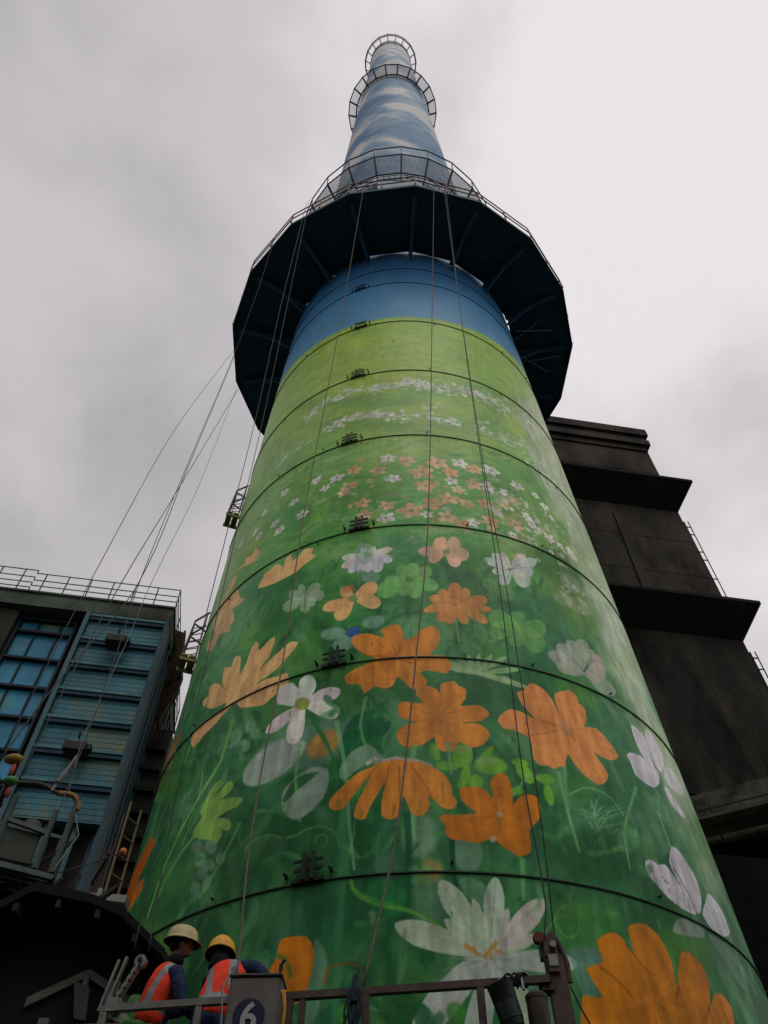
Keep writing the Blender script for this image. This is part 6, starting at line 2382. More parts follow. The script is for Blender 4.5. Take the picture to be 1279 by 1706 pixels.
2 168 87 15 41 4 23 501 911 -41 -1 -34 0
2 240 168 76 37 4 17 504 913 -29 7 -32 5
2 240 168 76 44 4 13 509 914 -15 8 -18 7
2 240 168 76 25 4 15 516 917 2 19 5 17
2 240 168 76 37 4 12 523 917 26 19 27 17
2 240 168 76 47 4 26 528 917 39 18 45 18
2 240 168 76 49 4 22 529 914 48 11 40 10
2 168 87 15 33 4 13 246 742 38 0 33 1
2 240 168 76 25 4 21 242 741 23 -4 23 -3
2 168 87 15 34 4 17 240 738 17 -10 18 -8
2 168 87 15 43 4 9 232 737 -3 -13 -4 -11
2 168 87 15 36 4 14 229 738 -10 -10 -13 -9
2 240 168 76 29 4 18 225 738 -25 -11 -21 -9
2 168 87 15 37 4 22 219 740 -39 -6 -38 -4
2 240 168 76 32 4 15 220 742 -40 -1 -36 0
2 240 168 76 33 4 23 227 744 -19 8 -20 7
2 168 87 15 37 4 15 229 746 -12 12 -15 12
2 240 168 76 49 4 18 235 746 2 13 7 11
2 168 87 15 28 4 11 240 746 21 14 18 13
2 168 87 15 45 4 15 242 745 26 11 25 11
2 168 87 15 49 4 15 246 743 42 4 34 3
2 168 87 15 29 4 15 597 538 41 1 38 1
2 240 168 76 41 4 11 603 537 61 -4 57 -3
2 168 87 15 32 4 20 595 534 35 -11 36 -10
2 240 168 76 46 4 15 588 532 14 -16 11 -15
2 240 168 76 47 4 19 581 531 -3 -23 -6 -19
2 168 87 15 32 4 20 578 530 -12 -23 -13 -20
2 168 87 15 42 4 15 570 530 -36 -25 -32 -21
2 168 87 15 34 4 11 568 531 -44 -23 -34 -18
2 168 87 15 33 4 15 568 533 -44 -16 -35 -13
2 168 87 15 40 4 11 562 534 -60 -13 -49 -10
2 240 168 76 38 4 10 564 536 -58 -8 -44 -5
2 240 168 76 49 4 8 564 537 -57 -2 -45 -1
2 168 87 15 29 4 20 571 539 -38 2 -30 1
2 168 87 15 36 4 14 574 541 -26 8 -25 7
2 168 87 15 44 4 15 578 542 -15 11 -19 10
2 240 168 76 40 4 10 581 543 -6 16 -8 13
2 240 168 76 32 4 15 586 544 8 17 9 15
2 168 87 15 44 4 18 593 544 29 19 30 18
2 240 168 76 41 4 8 599 545 51 20 47 20
2 240 168 76 32 4 11 605 546 68 25 77 25
2 240 168 76 44 4 20 602 543 59 14 59 15
2 168 87 15 25 4 14 607 542 74 12 77 12
2 240 168 76 39 4 24 190 1152 29 -2 29 -1
2 240 168 76 44 4 12 188 1151 28 -3 20 -4
2 240 168 76 32 4 11 185 1149 16 -9 15 -7
2 168 87 15 47 4 19 179 1149 -3 -11 3 -9
2 168 87 15 49 4 19 175 1149 -15 -11 -8 -9
2 168 87 15 43 4 23 173 1150 -16 -8 -16 -8
2 240 168 76 35 4 15 168 1150 -34 -5 -27 -4
2 168 87 15 28 4 25 167 1152 -35 0 -35 1
2 240 168 76 31 4 13 171 1155 -27 8 -21 8
2 240 168 76 33 4 21 173 1155 -23 9 -14 8
2 240 168 76 38 4 11 179 1156 1 13 -4 11
2 168 87 15 26 4 11 183 1156 10 9 14 10
2 168 87 15 44 4 26 190 1155 33 9 27 8
2 168 87 15 29 4 24 191 1154 36 5 32 5
2 140 158 128 34 4 13 177 558 43 0 35 1
2 235 240 230 42 4 18 177 557 37 -6 36 -5
2 235 240 230 44 4 17 178 554 41 -13 38 -10
2 235 240 230 36 4 17 168 554 12 -14 9 -12
2 235 240 230 34 4 17 164 552 2 -18 0 -16
2 235 240 230 31 4 19 158 553 -17 -17 -16 -15
2 140 158 128 47 4 11 154 554 -29 -13 -22 -11
2 235 240 230 44 4 12 150 556 -40 -8 -33 -6
2 140 158 128 45 4 19 143 556 -62 -7 -55 -5
2 235 240 230 40 4 16 148 558 -44 0 -43 0
2 140 158 128 27 4 14 151 560 -38 5 -35 5
2 235 240 230 35 4 14 149 563 -45 15 -39 13
2 235 240 230 36 4 10 159 564 -13 17 -15 16
2 235 240 230 35 4 20 166 565 11 21 5 20
2 235 240 230 47 4 10 174 566 33 22 31 20
2 140 158 128 30 4 16 174 563 30 15 27 13
2 140 158 128 38 4 17 180 561 49 9 46 9
2 235 240 230 34 4 10 179 560 46 4 42 4
2 240 194 143 37 4 9 -689 1023 57 -20 44 -16
2 240 194 143 43 4 18 -693 1023 47 -20 32 -15
2 240 194 143 40 4 14 -693 1019 45 -33 33 -27
2 194 133 71 34 4 22 -706 1021 6 -25 7 -23
2 240 194 143 39 4 16 -720 1029 -36 -3 -37 -1
2 194 133 71 40 4 19 -723 1031 -42 4 -48 6
2 194 133 71 36 4 23 -733 1036 -78 22 -89 25
2 194 133 71 44 4 10 -723 1038 -49 24 -44 23
2 240 194 143 29 4 25 -720 1038 -33 23 -39 24
2 194 133 71 28 4 12 -713 1040 -11 28 -16 28
2 240 194 143 47 4 11 -696 1034 41 10 30 10
2 240 194 143 40 4 16 -695 1030 42 -3 29 0
0 41 117 66 55 15 -1352 988 4 -6 4 -7 2 -7 0 -6 -1 -2 -2 -1 -3 1 -3 5 -1 7 -1 8 -1 8
0 122 178 112 51 15 -1353 986 -5 1 135 -39 70 -18 25 -3 3 3 -11 6 -32 11 -64 20 -127 33 4 -5 3 -5
0 76 143 87 52 15 -1352 989 4 -1 4 -1 4 -2 2 -3 0 -2 0 -2 -2 -1 -3 0 -3 3 -4 3 -3 4
0 41 117 66 69 15 -1351 987 -1 -7 0 -6 -2 -5 -3 -3 -3 0 107 -28 42 -8 -2 5 -55 20 -90 30 4 4
0 92 158 87 47 15 -1353 988 0 5 1 4 1 4 2 1 2 -1 1 -1 1 -2 0 -3 -2 -3 -2 -3 -3 -2
0 41 117 66 58 15 -1000 954 34 -12 31 -11 28 -8 18 -4 8 -1 0 2 -8 5 -18 6 -29 9 -30 8 -34 8
0 41 117 66 64 15 -1004 957 -66 16 -84 21 -157 42 -45 8 1 -5 -1 -1 -4 0 178 -50 85 -20 56 -9 45 -6
0 76 143 87 40 15 -1010 957 3 -7 4 -8 17 -10 23 -9 20 -6 13 -2 9 0 1 5 -14 9 -26 11 -31 13
0 41 117 66 47 15 -997 952 37 -12 33 -10 27 -8 16 -1 4 3 -3 4 -12 6 -22 8 -28 6 -28 5 -30 5
0 41 117 66 69 15 -1004 954 15 -8 14 -7 17 -7 15 -4 11 0 5 1 1 3 -7 5 -18 6 -21 6 -25 6
0 41 117 66 51 15 -1004 955 15 -9 16 -8 19 -8 17 -5 12 -2 5 0 0 3 -8 5 -18 8 -23 7 -27 9
0 122 178 112 68 15 -693 739 -15 1 -14 1 -8 -2 -1 -3 4 -4 7 -2 9 -3 11 -1 8 2 3 4 3 4
0 41 117 66 49 15 -691 738 -14 4 -13 3 -14 2 -7 0 -3 -2 2 -2 7 -3 10 -3 12 -1 11 0 11 0
0 76 143 87 49 15 -691 737 8 -5 9 -4 9 -3 8 -2 5 0 2 1 -1 2 -5 2 -10 4 -11 3 -12 3
0 41 117 66 70 15 -396 707 14 -4 14 -3 14 -3 9 -1 5 1 0 1 -4 3 -9 2 -14 3 -14 1 -15 1
0 122 178 112 37 15 -396 706 16 -6 16 -5 17 -5 12 0 6 0 1 2 -4 3 -10 4 -17 4 -18 3 -18 2
0 76 143 87 48 15 -397 708 -17 0 -17 0 -15 -2 -8 -2 -3 -3 2 -1 8 -2 12 0 15 2 13 3 12 3
0 41 117 66 47 15 -398 708 -9 -3 -8 -3 -5 -4 0 -4 4 -3 4 -1 6 0 7 2 4 4 1 5 1 6
0 76 143 87 50 15 -162 682 -10 3 -10 3 -11 2 -8 0 -4 -1 0 -1 3 -2 7 -3 11 -1 11 -1 11 0
0 92 158 87 41 15 -161 681 11 0 10 0 10 2 5 3 1 2 -1 2 -5 1 -8 0 -9 -2 -8 -3 -8 -3
0 122 178 112 48 15 -161 682 -7 6 -8 6 -9 5 -9 2 -7 0 -2 -1 0 -3 5 -4 11 -5 11 -4 12 -3
0 92 158 87 39 15 -2 662 -10 -3 -8 -3 -6 -4 -1 -4 2 -3 4 -1 6 0 6 2 6 4 3 5 2 5
0 41 117 66 62 15 2 662 2 4 1 5 -2 5 -5 2 -5 1 -3 0 -4 -2 -2 -4 3 -4 5 -4 6 -4
0 92 158 87 61 15 0 660 8 -2 8 -1 9 0 5 1 3 2 1 2 -3 2 -5 1 -9 0 -8 -1 -9 -2
0 122 178 112 69 15 0 660 8 0 8 0 7 1 4 2 1 2 -1 1 -3 2 -5 0 -7 -1 -6 -3 -7 -2
0 76 143 87 60 15 0 662 -7 2 -8 2 -7 0 -6 0 -3 -2 -1 -1 2 -2 5 -1 8 -1 8 1 9 0
0 92 158 87 68 15 -2 661 0 -6 2 -5 3 -5 6 -2 6 -1 4 1 3 3 0 4 -4 4 -8 4 -8 4
0 92 158 87 67 15 402 715 5 4 5 3 3 3 -3 2 -3 1 -3 0 -5 -2 -5 -2 -1 -3 1 -3 2 -3
0 92 158 87 64 15 402 715 13 5 13 6 12 6 3 5 -2 3 -4 1 -9 -1 -10 -4 -9 -6 -6 -7 -6 -7
0 76 143 87 68 15 401 717 -10 4 -12 4 -14 3 -12 -1 -7 -2 -3 -2 1 -3 7 -3 14 -2 16 -1 17 0
0 76 143 87 49 15 398 715 3 -6 3 -6 5 -5 5 -3 5 0 3 1 1 2 -1 4 -6 5 -7 5 -8 4
0 41 117 66 48 15 398 715 -4 -4 -2 -4 -1 -3 2 -2 3 -1 3 1 3 1 4 3 0 3 -2 3 -3 4
0 92 158 87 43 15 555 715 -17 0 -17 -1 -18 -1 -12 -3 -7 -4 -1 -2 4 -2 11 -1 18 3 18 4 19 4
0 76 143 87 63 15 555 715 -9 0 -9 0 -9 0 -8 -3 -4 -2 -1 -2 2 -1 5 -1 10 1 10 3 11 2
0 92 158 87 69 15 554 712 21 3 21 4 21 4 15 5 7 4 0 2 -7 0 -15 -2 -22 -5 -21 -6 -20 -6
0 76 143 87 49 15 558 714 4 8 1 6 -1 6 -7 2 -8 0 -6 -2 -6 -3 -4 -5 4 -5 6 -5 9 -3
0 122 178 112 48 15 704 769 -10 -5 -9 -5 -7 -5 1 -3 3 -1 4 0 7 2 8 4 4 4 2 5 2 4
0 92 158 87 44 15 706 770 -21 -2 -20 -4 -19 -5 -12 -5 -5 -4 0 -2 7 -1 13 1 19 5 19 7 20 8
0 92 158 87 44 15 708 770 -15 1 -15 1 -17 0 -14 -2 -8 -3 -2 -2 2 -2 9 -1 17 1 19 2 21 3
0 76 143 87 38 15 706 768 17 2 18 3 19 3 14 5 8 3 1 2 -6 0 -13 -1 -19 -4 -19 -5 -19 -6
0 41 117 66 49 15 314 632 -1 2 -2 3 -3 1 -5 0 -4 -1 -2 -1 -2 -2 0 -2 4 -1 6 -1 6 0
0 92 158 87 50 15 314 630 9 4 9 4 7 5 3 4 -1 2 -3 0 -5 -1 -6 -2 -7 -5 -5 -5 -4 -5
0 122 178 112 41 15 314 631 3 6 2 5 1 6 -2 3 -3 2 -3 -1 -4 -2 -2 -4 0 -5 2 -5 2 -6
0 92 158 87 39 15 310 631 -8 -4 -7 -4 -6 -4 0 -3 2 -2 3 0 5 1 6 2 5 5 2 4 2 4
0 92 158 87 49 15 482 627 13 -1 13 -1 15 1 11 2 7 3 1 1 -3 2 -9 1 -15 -1 -16 -2 -16 -3
0 76 143 87 58 15 484 628 1 6 1 5 -3 5 -4 2 -4 1 -3 -1 -3 -2 -1 -4 2 -5 5 -4 5 -3
0 41 117 66 43 15 481 628 -13 -3 -11 -3 -10 -4 -3 -3 0 -3 3 0 6 0 9 1 8 5 7 4 7 5
0 41 117 66 41 15 -127 599 -10 0 -11 -1 -9 -2 -5 -3 0 -2 2 -1 4 -1 8 0 9 2 7 3 8 4
0 92 158 87 45 15 -126 600 -12 2 -12 1 -12 1 -8 -1 -4 -2 0 -1 4 -2 8 -2 13 0 12 0 11 2
0 41 117 66 69 15 -126 599 -9 0 -9 0 -8 0 -5 -2 -1 -2 0 -1 4 -1 7 0 7 1 8 2 7 2
0 76 143 87 60 15 -125 598 10 0 10 1 9 1 6 2 2 2 -1 1 -4 1 -7 0 -9 -2 -9 -2 -8 -3
0 76 143 87 36 15 -127 598 7 -5 8 -5 9 -3 8 -1 6 0 2 2 0 2 -5 4 -9 3 -11 2 -12 2
0 122 178 112 69 15 -123 598 4 4 3 4 1 4 -3 3 -6 1 -4 1 -5 -1 -3 -3 1 -4 3 -4 4 -4
0 92 158 87 52 15 -688 916 25 -7 24 -7 23 -5 14 -2 7 1 -1 2 -8 4 -15 4 -23 5 -23 4 -24 3
0 41 117 66 56 15 -687 916 21 -5 19 -3 17 -2 9 1 3 2 -3 3 -8 3 -13 3 -17 2 -16 0 -15 -1
0 76 143 87 36 15 -691 920 -24 5 -22 4 -20 2 -9 -2 0 -4 6 -4 12 -5 18 -4 17 -1 15 1 12 3
0 41 117 66 65 15 -690 916 14 -7 14 -8 15 -6 12 -2 7 0 2 1 -2 4 -8 5 -16 6 -17 5 -18 4
0 76 143 87 65 15 353 1084 2 6 2 6 0 5 -5 2 -5 0 -4 -1 -5 -4 -2 -4 2 -4 4 -4 5 -3
0 41 117 66 47 15 348 1083 -1 -11 1 -11 2 -9 6 -6 5 -2 3 1 3 5 2 7 -4 10 -6 9 -7 8
0 92 158 87 42 15 352 1086 -12 6 -12 5 -14 4 -13 -1 -8 -2 -4 -4 1 -4 8 -5 15 -3 17 0 18 0
0 122 178 112 62 15 350 1085 -18 -3 -17 -4 -16 -4 -10 -5 -5 -4 1 -2 6 -1 11 2 16 5 16 7 16 6
0 122 178 112 49 15 34 1111 -12 0 -11 -1 -10 -2 -5 -5 -1 -4 2 -3 6 -2 8 -1 9 4 8 5 8 6
0 92 158 87 50 15 35 1108 12 0 12 1 11 2 7 4 3 3 -1 2 -4 1 -8 0 -11 -3 -11 -3 -11 -4
0 92 158 87 44 15 31 1110 -8 -6 -6 -7 -3 -7 3 -5 7 -3 6 0 8 1 6 4 1 7 -2 8 -4 7
0 122 178 112 48 15 34 1111 -16 -1 -16 -1 -15 -3 -9 -4 -3 -4 2 -3 6 -2 11 0 14 3 14 6 14 6
0 76 143 87 63 15 33 1108 5 -6 6 -5 7 -4 7 -1 5 1 2 2 1 4 -3 4 -8 3 -9 3 -10 2
0 76 143 87 65 15 -265 932 -15 -2 -15 -2 -14 -3 -5 -5 0 -4 4 -2 8 -2 11 0 12 5 9 6 9 6
0 41 117 66 55 15 -265 930 4 -8 6 -9 8 -7 9 -4 8 0 4 1 2 4 -2 5 -10 7 -12 6 -13 6
0 76 143 87 50 15 -261 930 10 3 8 5 5 5 0 5 -3 3 -4 2 -6 0 -7 -2 -5 -6 -2 -7 0 -6
0 41 117 66 62 15 -265 932 -10 -2 -8 -3 -6 -3 1 -5 3 -3 4 -2 6 -1 7 1 4 4 2 6 1 6
0 122 178 112 46 15 -264 932 -17 -2 -18 0 -16 -3 -10 -3 -3 -3 2 -1 7 -2 12 1 16 2 14 4 15 5
0 41 117 66 68 15 -261 932 -8 9 -9 9 -11 8 -12 4 -9 1 -4 -2 -1 -5 6 -6 13 -8 15 -6 16 -6
0 92 158 87 61 15 -99 908 -10 1 -9 1 -10 0 -5 -3 -3 -1 1 -2 3 -2 7 -1 9 1 9 2 9 2
0 92 158 87 35 15 -98 905 14 -2 13 -1 12 1 7 4 2 4 -2 3 -5 3 -10 2 -11 -2 -11 -4 -11 -5
0 122 178 112 46 15 -101 906 0 -4 1 -4 2 -4 6 -1 5 0 4 1 3 2 1 3 -5 3 -6 3 -6 2
0 41 117 66 50 15 699 698 12 6 12 5 5 5 0 3 -8 1 -7 -1 -11 -3 -8 -3 -6 -5 1 -5 1 -4
0 92 158 87 39 15 697 698 0 5 -1 4 -3 4 -6 1 -5 0 -4 -1 -3 -3 -1 -3 4 -3 7 -3 7 -2
0 76 143 87 57 15 696 698 -5 3 -6 3 -7 2 -9 0 -6 -1 -3 -1 -2 -2 3 -3 9 -1 11 -1 12 0
0 92 158 87 48 15 -209 531 -9 2 -9 3 -9 1 -7 0 -3 -1 -1 -1 3 -2 6 -2 9 -1 10 0 9 0
0 76 143 87 57 15 -211 531 -6 1 -6 1 -6 -1 -1 -2 1 -2 2 -1 3 -2 5 -1 5 1 3 2 3 3
0 76 143 87 52 15 -209 531 -10 2 -10 2 -11 2 -7 0 -4 -1 0 -1 3 -2 7 -2 10 -1 11 0 10 0
0 76 143 87 43 15 -209 531 -12 3 -12 1 -11 1 -8 0 -4 -2 0 -1 4 -2 8 -2 12 0 11 0 12 1
0 92 158 87 37 15 -210 530 5 -3 6 -2 6 -2 5 0 3 0 1 1 0 2 -4 1 -6 2 -7 1 -8 1
0 76 143 87 54 15 -457 775 16 -5 15 -4 16 -4 11 -1 5 1 1 1 -5 3 -10 3 -16 3 -16 3 -17 2
0 76 143 87 45 15 -455 775 15 -2 14 0 13 0 5 4 0 3 -4 3 -7 3 -11 1 -11 -2 -10 -3 -8 -4
0 92 158 87 42 15 -456 775 12 -3 11 -1 9 -1 4 3 0 3 -2 2 -6 3 -8 2 -9 0 -7 -3 -7 -2
0 122 178 112 49 15 -458 777 -15 3 -15 3 -16 2 -9 0 -4 -1 1 -2 5 -2 11 -3 15 -1 14 -1 14 0
2 26 51 31 60 2 13 1015 743 -17 -9
2 26 51 31 60 2 16 197 661 -1 -6
2 26 51 31 60 2 16 594 1230 -3 -8
2 26 51 31 60 2 13 76 611 0 -8
2 26 51 31 60 2 16 836 731 -5 -8
2 26 51 31 60 2 17 1002 968 -8 -8
2 26 51 31 60 2 9 589 632 -5 -6
2 26 51 31 60 2 16 -166 778 2 -5
2 26 51 31 60 2 12 -133 831 2 -11
2 26 51 31 60 2 10 758 610 -12 -10
2 26 51 31 60 2 13 976 827 -25 -16
2 26 51 31 60 2 16 31 749 1 -6
2 26 51 31 60 2 13 368 906 -2 -7
2 26 51 31 60 2 13 -711 1376 8 -11
2 26 51 31 60 2 11 -709 662 5 -6
2 26 51 31 60 2 10 -82 558 1 -3
2 26 51 31 60 2 19 797 924 -8 -12
2 26 51 31 60 2 16 -133 608 0 -5
2 26 51 31 60 2 24 -424 1481 2 -11
2 26 51 31 60 2 8 14 606 -2 -7
2 26 51 31 60 2 9 234 664 -2 -6
2 26 51 31 60 2 16 -292 696 4 -9
2 26 51 31 60 2 19 -528 1009 1 -7
2 26 51 31 60 2 17 -438 948 4 -14
2 26 51 31 60 2 20 -146 1060 2 -8
2 26 51 31 60 2 12 608 692 -9 -10
2 26 51 31 60 2 18 511 1494 -6 -25
2 26 51 31 60 2 18 -352 1342 2 -19
2 26 51 31 60 2 15 293 1036 -4 -12
2 26 51 31 60 2 21 -50 1193 2 -7
2 26 51 31 60 2 12 -110 826 0 -6
2 26 51 31 60 2 20 -151 1322 -1 -8
2 26 51 31 60 2 19 -457 829 4 -7
2 26 51 31 60 2 12 -333 1140 4 -10
2 26 51 31 60 2 13 232 570 1 -2
2 26 51 31 60 2 11 -25 644 -1 -3
2 26 51 31 60 2 21 -920 1070 21 -22
2 26 51 31 60 2 22 640 1375 -9 -15
2 26 51 31 60 2 36 -52 2320 -1 -32
2 26 51 31 60 2 17 -289 973 1 -5
2 26 51 31 60 2 12 336 1052 0 -4
2 26 51 31 60 2 14 905 852 -19 -15
2 26 51 31 60 2 21 -225 1460 1 -22
2 26 51 31 60 2 20 -848 870 6 -6
2 26 51 31 60 2 17 306 1379 -5 -16'''
def paint_mural():
    H0,H1,A=3.0,32.0,80.0; TW,TH=1800,2700
    g=np.random.default_rng(5)
    py=(H1-H0)/TH; px=2*A/TW                       # metres / degrees per texel
    zz=H0+(np.arange(TH)+.5)*py; aa=-A+(np.arange(TW)+.5)*px
    def field(nx,ny,seed):
        q=np.random.default_rng(seed).random((ny+2,nx+2)); x=np.linspace(0,nx,TW); y=np.linspace(0,ny,TH)
        xi=x.astype(int); yi=y.astype(int); fx=x-xi; fy=(y-yi)[:,None]; fx=fx*fx*(3-2*fx); fy=fy*fy*(3-2*fy)
        a=q[yi][:,xi]*(1-fx)+q[yi][:,xi+1]*fx; b=q[yi+1][:,xi]*(1-fx)+q[yi+1][:,xi+1]*fx
        return (a*(1-fy)+b*fy).astype(np.float32)-.5
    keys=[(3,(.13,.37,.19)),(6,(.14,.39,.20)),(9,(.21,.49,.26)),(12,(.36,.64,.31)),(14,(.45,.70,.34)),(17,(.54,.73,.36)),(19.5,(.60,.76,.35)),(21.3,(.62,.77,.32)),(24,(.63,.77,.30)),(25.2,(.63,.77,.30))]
    big=field(7,9,1)*1.0+field(16,22,2)*.7+field(40,50,3)*.4
    zq=zz[:,None]+big*1.6*np.clip((24-zz[:,None])/6,0,1)
    img=np.zeros((TH,TW,3),np.float32)
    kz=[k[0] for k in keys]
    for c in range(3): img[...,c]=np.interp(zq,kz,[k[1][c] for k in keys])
    # patches of yellow-green and cool green, loose brushwork
    p1=np.clip(field(9,14,11)+field(22,40,12)*.6,-.5,.5); p2=np.clip(field(14,10,13)+field(60,30,14)*.6,-.5,.5)
    grn=(np.clip((25-zz)/1.0,0,1))[:,None]
    lowz=np.clip((24-zz)/12,.45,1)[:,None]; img[...,0]*=1+.50*p1*grn*lowz; img[...,2]*=1+.5*p2*grn*lowz; img*= (1+(.24*p2+.14*p1)*lowz)[...,None]
    streak=field(90,500,21)*.6+field(300,900,22)*.5+field(30,160,23)*.5
    fine=field(900,700,24); pet=field(130,90,25)+field(300,60,26)*.6
    img*=(1+.16*streak+.04*fine)[...,None]
    # blue band over the meadow, soft uneven edge
    edge=24.93+.0002*aa[None,:]**2+field(20,2,31)*.12+field(90,2,32)*.10
    w=np.clip((zz[:,None]-edge)/.16+.5,0,1)[...,None]
    t=np.clip((zz-25)/6,0,1)[:,None,None]
    blue=np.array((.36,.61,.76))*(1-t)+np.array((.24,.46,.66))*t  # deepens upward: shade under the platform painted into the blue
    blue=blue*(1+.10*streak+.10*p1)[...,None]
    img=img*(1-w)+blue*w
    def blur(m,r):
        if r<1: return m
        for ax in (0,1):
            k=np.cumsum(np.pad(m,[(r+1,r) if ax==i else (0,0) for i in (0,1)]),axis=ax,dtype=np.float32)
            n=m.shape[ax]; m=(np.take(k,range(2*r+1,2*r+1+n),ax)-np.take(k,range(0,n),ax))/(2*r+1)
        return m
    def fill(poly,col,alpha,soft,tex=1):
        P=np.array(poly,np.float32); X=(P[:,0]+A)/px; Y=(P[:,1]-H0)/py
        rb=int(round(soft/py/1.5)); pad=2*rb+3
        x0=max(int(X.min())-pad,0); x1=min(int(X.max())+pad,TW); y0=max(int(Y.min())-pad,0); y1=min(int(Y.max())+pad,TH)
        if x1-x0<2 or y1-y0<2: return
        xs=np.arange(x0,x1)+.5; ys=np.arange(y0,y1)+.5; acc=0
        for sx,sy in ((-.25,-.25),(.25,.25)) if rb<2 else ((0,0),):
            m=np.zeros((y1-y0,x1-x0),bool)
            for i in range(len(X)):
                xa,ya,xb,yb=X[i],Y[i],X[(i+1)%len(X)],Y[(i+1)%len(X)]
                if ya==yb: continue
                lo,hi=min(ya,yb),max(ya,yb); j0=max(int(math.floor(lo-sy-.5-y0)),0); j1=min(int(math.ceil(hi-sy+1-y0)),y1-y0)
                if j1<=j0: continue
                yy=ys[j0:j1]+sy; ok=(yy>=lo)&(yy<hi); xi=xa+(yy-ya)*(xb-xa)/(yb-ya)
                m[j0:j1]^=((xs[None,:]+sx<xi[:,None])&ok[:,None])
            acc=acc+m.astype(np.float32)
        m=acc/(2 if rb<2 else 1)
        for _ in range(2 if rb>1 else 1): m=blur(m,rb)
        m*=alpha
        reg=img[y0:y1,x0:x1]; s=streak[y0:y1,x0:x1]; f=fine[y0:y1,x0:x1]
        if alpha>.6: m=m*np.clip(1.03-.22*np.clip(f*.8+s*.5-.25,0,1),0,1)
        cc=np.array(col,np.float32)*(1+(.11*s+.04*f+.14*big[y0:y1,x0:x1]+.22*pet[y0:y1,x0:x1])[...,None])
        img[y0:y1,x0:x1]=reg*(1-m[...,None])+cc*m[...,None]
    # loose painterly dabs of leaf green and meadow yellow, finer and paler with height
    q=random.Random(8)
    for i in range(7000):
        z=q.uniform(3.2,24.6); a=q.uniform(-A,A); hi=min(1,max(0,(z-9)/11))
        Lq=q.uniform(.12,.75)*(1-.45*hi); wq=Lq*q.uniform(.12,.34); th=q.gauss(PI/2,.55) if hi<.4 else q.gauss(0,.35)
        if hi>=.4: Lq*=1.3
        cx,cy=(a+A)/px,(z-H0)/py; ml=max(Lq,wq); rx_=int(ml*57.3/rad(z)/px)+2; ry_=int(ml/py)+2
        x0,x1,y0,y1=max(int(cx)-rx_,0),min(int(cx)+rx_,TW),max(int(cy)-ry_,0),min(int(cy)+ry_,TH)
        if x1-x0<3 or y1-y0<3: continue
        X=((np.arange(x0,x1)-cx)*px*rad(z)/57.3)[None,:]; Y=((np.arange(y0,y1)-cy)*py)[:,None]
        bend=q.uniform(-.8,.8)/max(Lq,.1)
        u=X*math.cos(th)+Y*math.sin(th); v=-X*math.sin(th)+Y*math.cos(th)+bend*u*u
        r2=(u/Lq*1.3)**2+(v/wq*1.3)**2; m=np.clip(1.25-r2,0,1)**q.choice((.6,1.2))*q.uniform(.15,.55)
        if hi<.35: cc=q.choice(((.36,.62,.34),(.20,.48,.26),(.07,.28,.15),(.10,.34,.20),(.44,.68,.38),(.24,.54,.34),(.50,.70,.52)))
        elif hi<.75: cc=q.choice(((.52,.74,.34),(.38,.64,.30),(.60,.76,.38),(.28,.56,.28),(.66,.78,.54),(.46,.68,.40)))
        else: cc=q.choice(((.66,.80,.38),(.58,.74,.30),(.68,.78,.36),(.50,.68,.34),(.72,.82,.50)))
        img[y0:y1,x0:x1]=img[y0:y1,x0:x1]*(1-m[...,None])+np.array(cc,np.float32)*m[...,None]
    def curve(P,n,closed):
        P=np.array(P,float); m=len(P); out=[]
        for i in range(m if closed else m-1):
            p0,p1,p2,p3=[P[(i+j)%m] if closed else P[min(max(i+j,0),m-1)] for j in (-1,0,1,2)]
            for t in np.arange(n)/n: out.append((2*t**3-3*t**2+1)*p1+(t**3-2*t**2+t)*(p2-p0)*.38+(3*t**2-2*t**3)*p2+(t**3-t**2)*(p3-p1)*.38)
        if not closed: out.append(P[-1])
        return out
    for line in MURAL.strip().split('\n'):
        v=[int(q) for q in line.split()]; col=[c_/255 for c_ in v[1:4]]; al=v[4]/100
        if v[0] in (0,2):
            pts=[]; x=y=0; k0=6 if v[0]==0 else 7
            for i in range(k0,len(v),2): x+=v[i]; y+=v[i+1]; pts.append((x/20,y/100))
            if v[0]==0: fill(curve(pts,2,True),col,al,v[5]/1000)
            else:
                q=np.array(curve(pts,3,False)); sc=rad(q[:,1].mean())/57.3; q[:,0]*=sc; T=np.gradient(q,axis=0); T/=np.linalg.norm(T,axis=1)[:,None]+1e-9
                nn=np.stack([-T[:,1],T[:,0]],1)*(np.linspace(1,.5,len(q))*v[6]/2000)[:,None]; out=np.concatenate([q+nn,(q-nn)[::-1]]); out[:,0]/=sc
                fill(out,col,al,v[5]/1000)
        else:
            a,z,r=v[5]/20,v[6]/100,v[7]/100; q=random.Random(v[8]); n=5; a0=q.random()*6
            w=57.3/rad(z)
            for j in range(n):
                t0=a0+j*2*PI/n+q.uniform(-.15,.15); L=r*q.uniform(.85,1.1); cx,cy=.58*L*math.cos(t0),.58*L*math.sin(t0); pts=[]
                for u in range(8):
                    t=u*PI/4; ex=.46*L*math.cos(t); ey=.34*L*math.sin(t)
                    pts.append((a+(cx+ex*math.cos(t0)-ey*math.sin(t0))*w, z+cy+ex*math.sin(t0)+ey*math.cos(t0)))
                cj=q.uniform(.92,1.05); fill(pts,[min(1,c_*cj) for c_ in col],al,.004)
            if r>.08: fill([(a+.14*r*w*math.cos(u),z+.14*r*math.sin(u)) for u in (0,1.05,2.1,3.14,4.2,5.2)],(.55,.52,.30),al*.8,.01)
    # weathering: rain streaks below the seams, small chips
    run=np.clip(field(260,6,41)*2-.25,0,1)
    for zs in (6.59,10.19,13.79,17.39,20.99,24.59,28.19):
        d=zs-zz; wv=(np.clip(d/.05,0,1)*np.exp(-np.clip(d,0,9)/.5))[:,None]*run
        img*=(1-.22*wv)[...,None]
    img=np.clip(img,0,1)
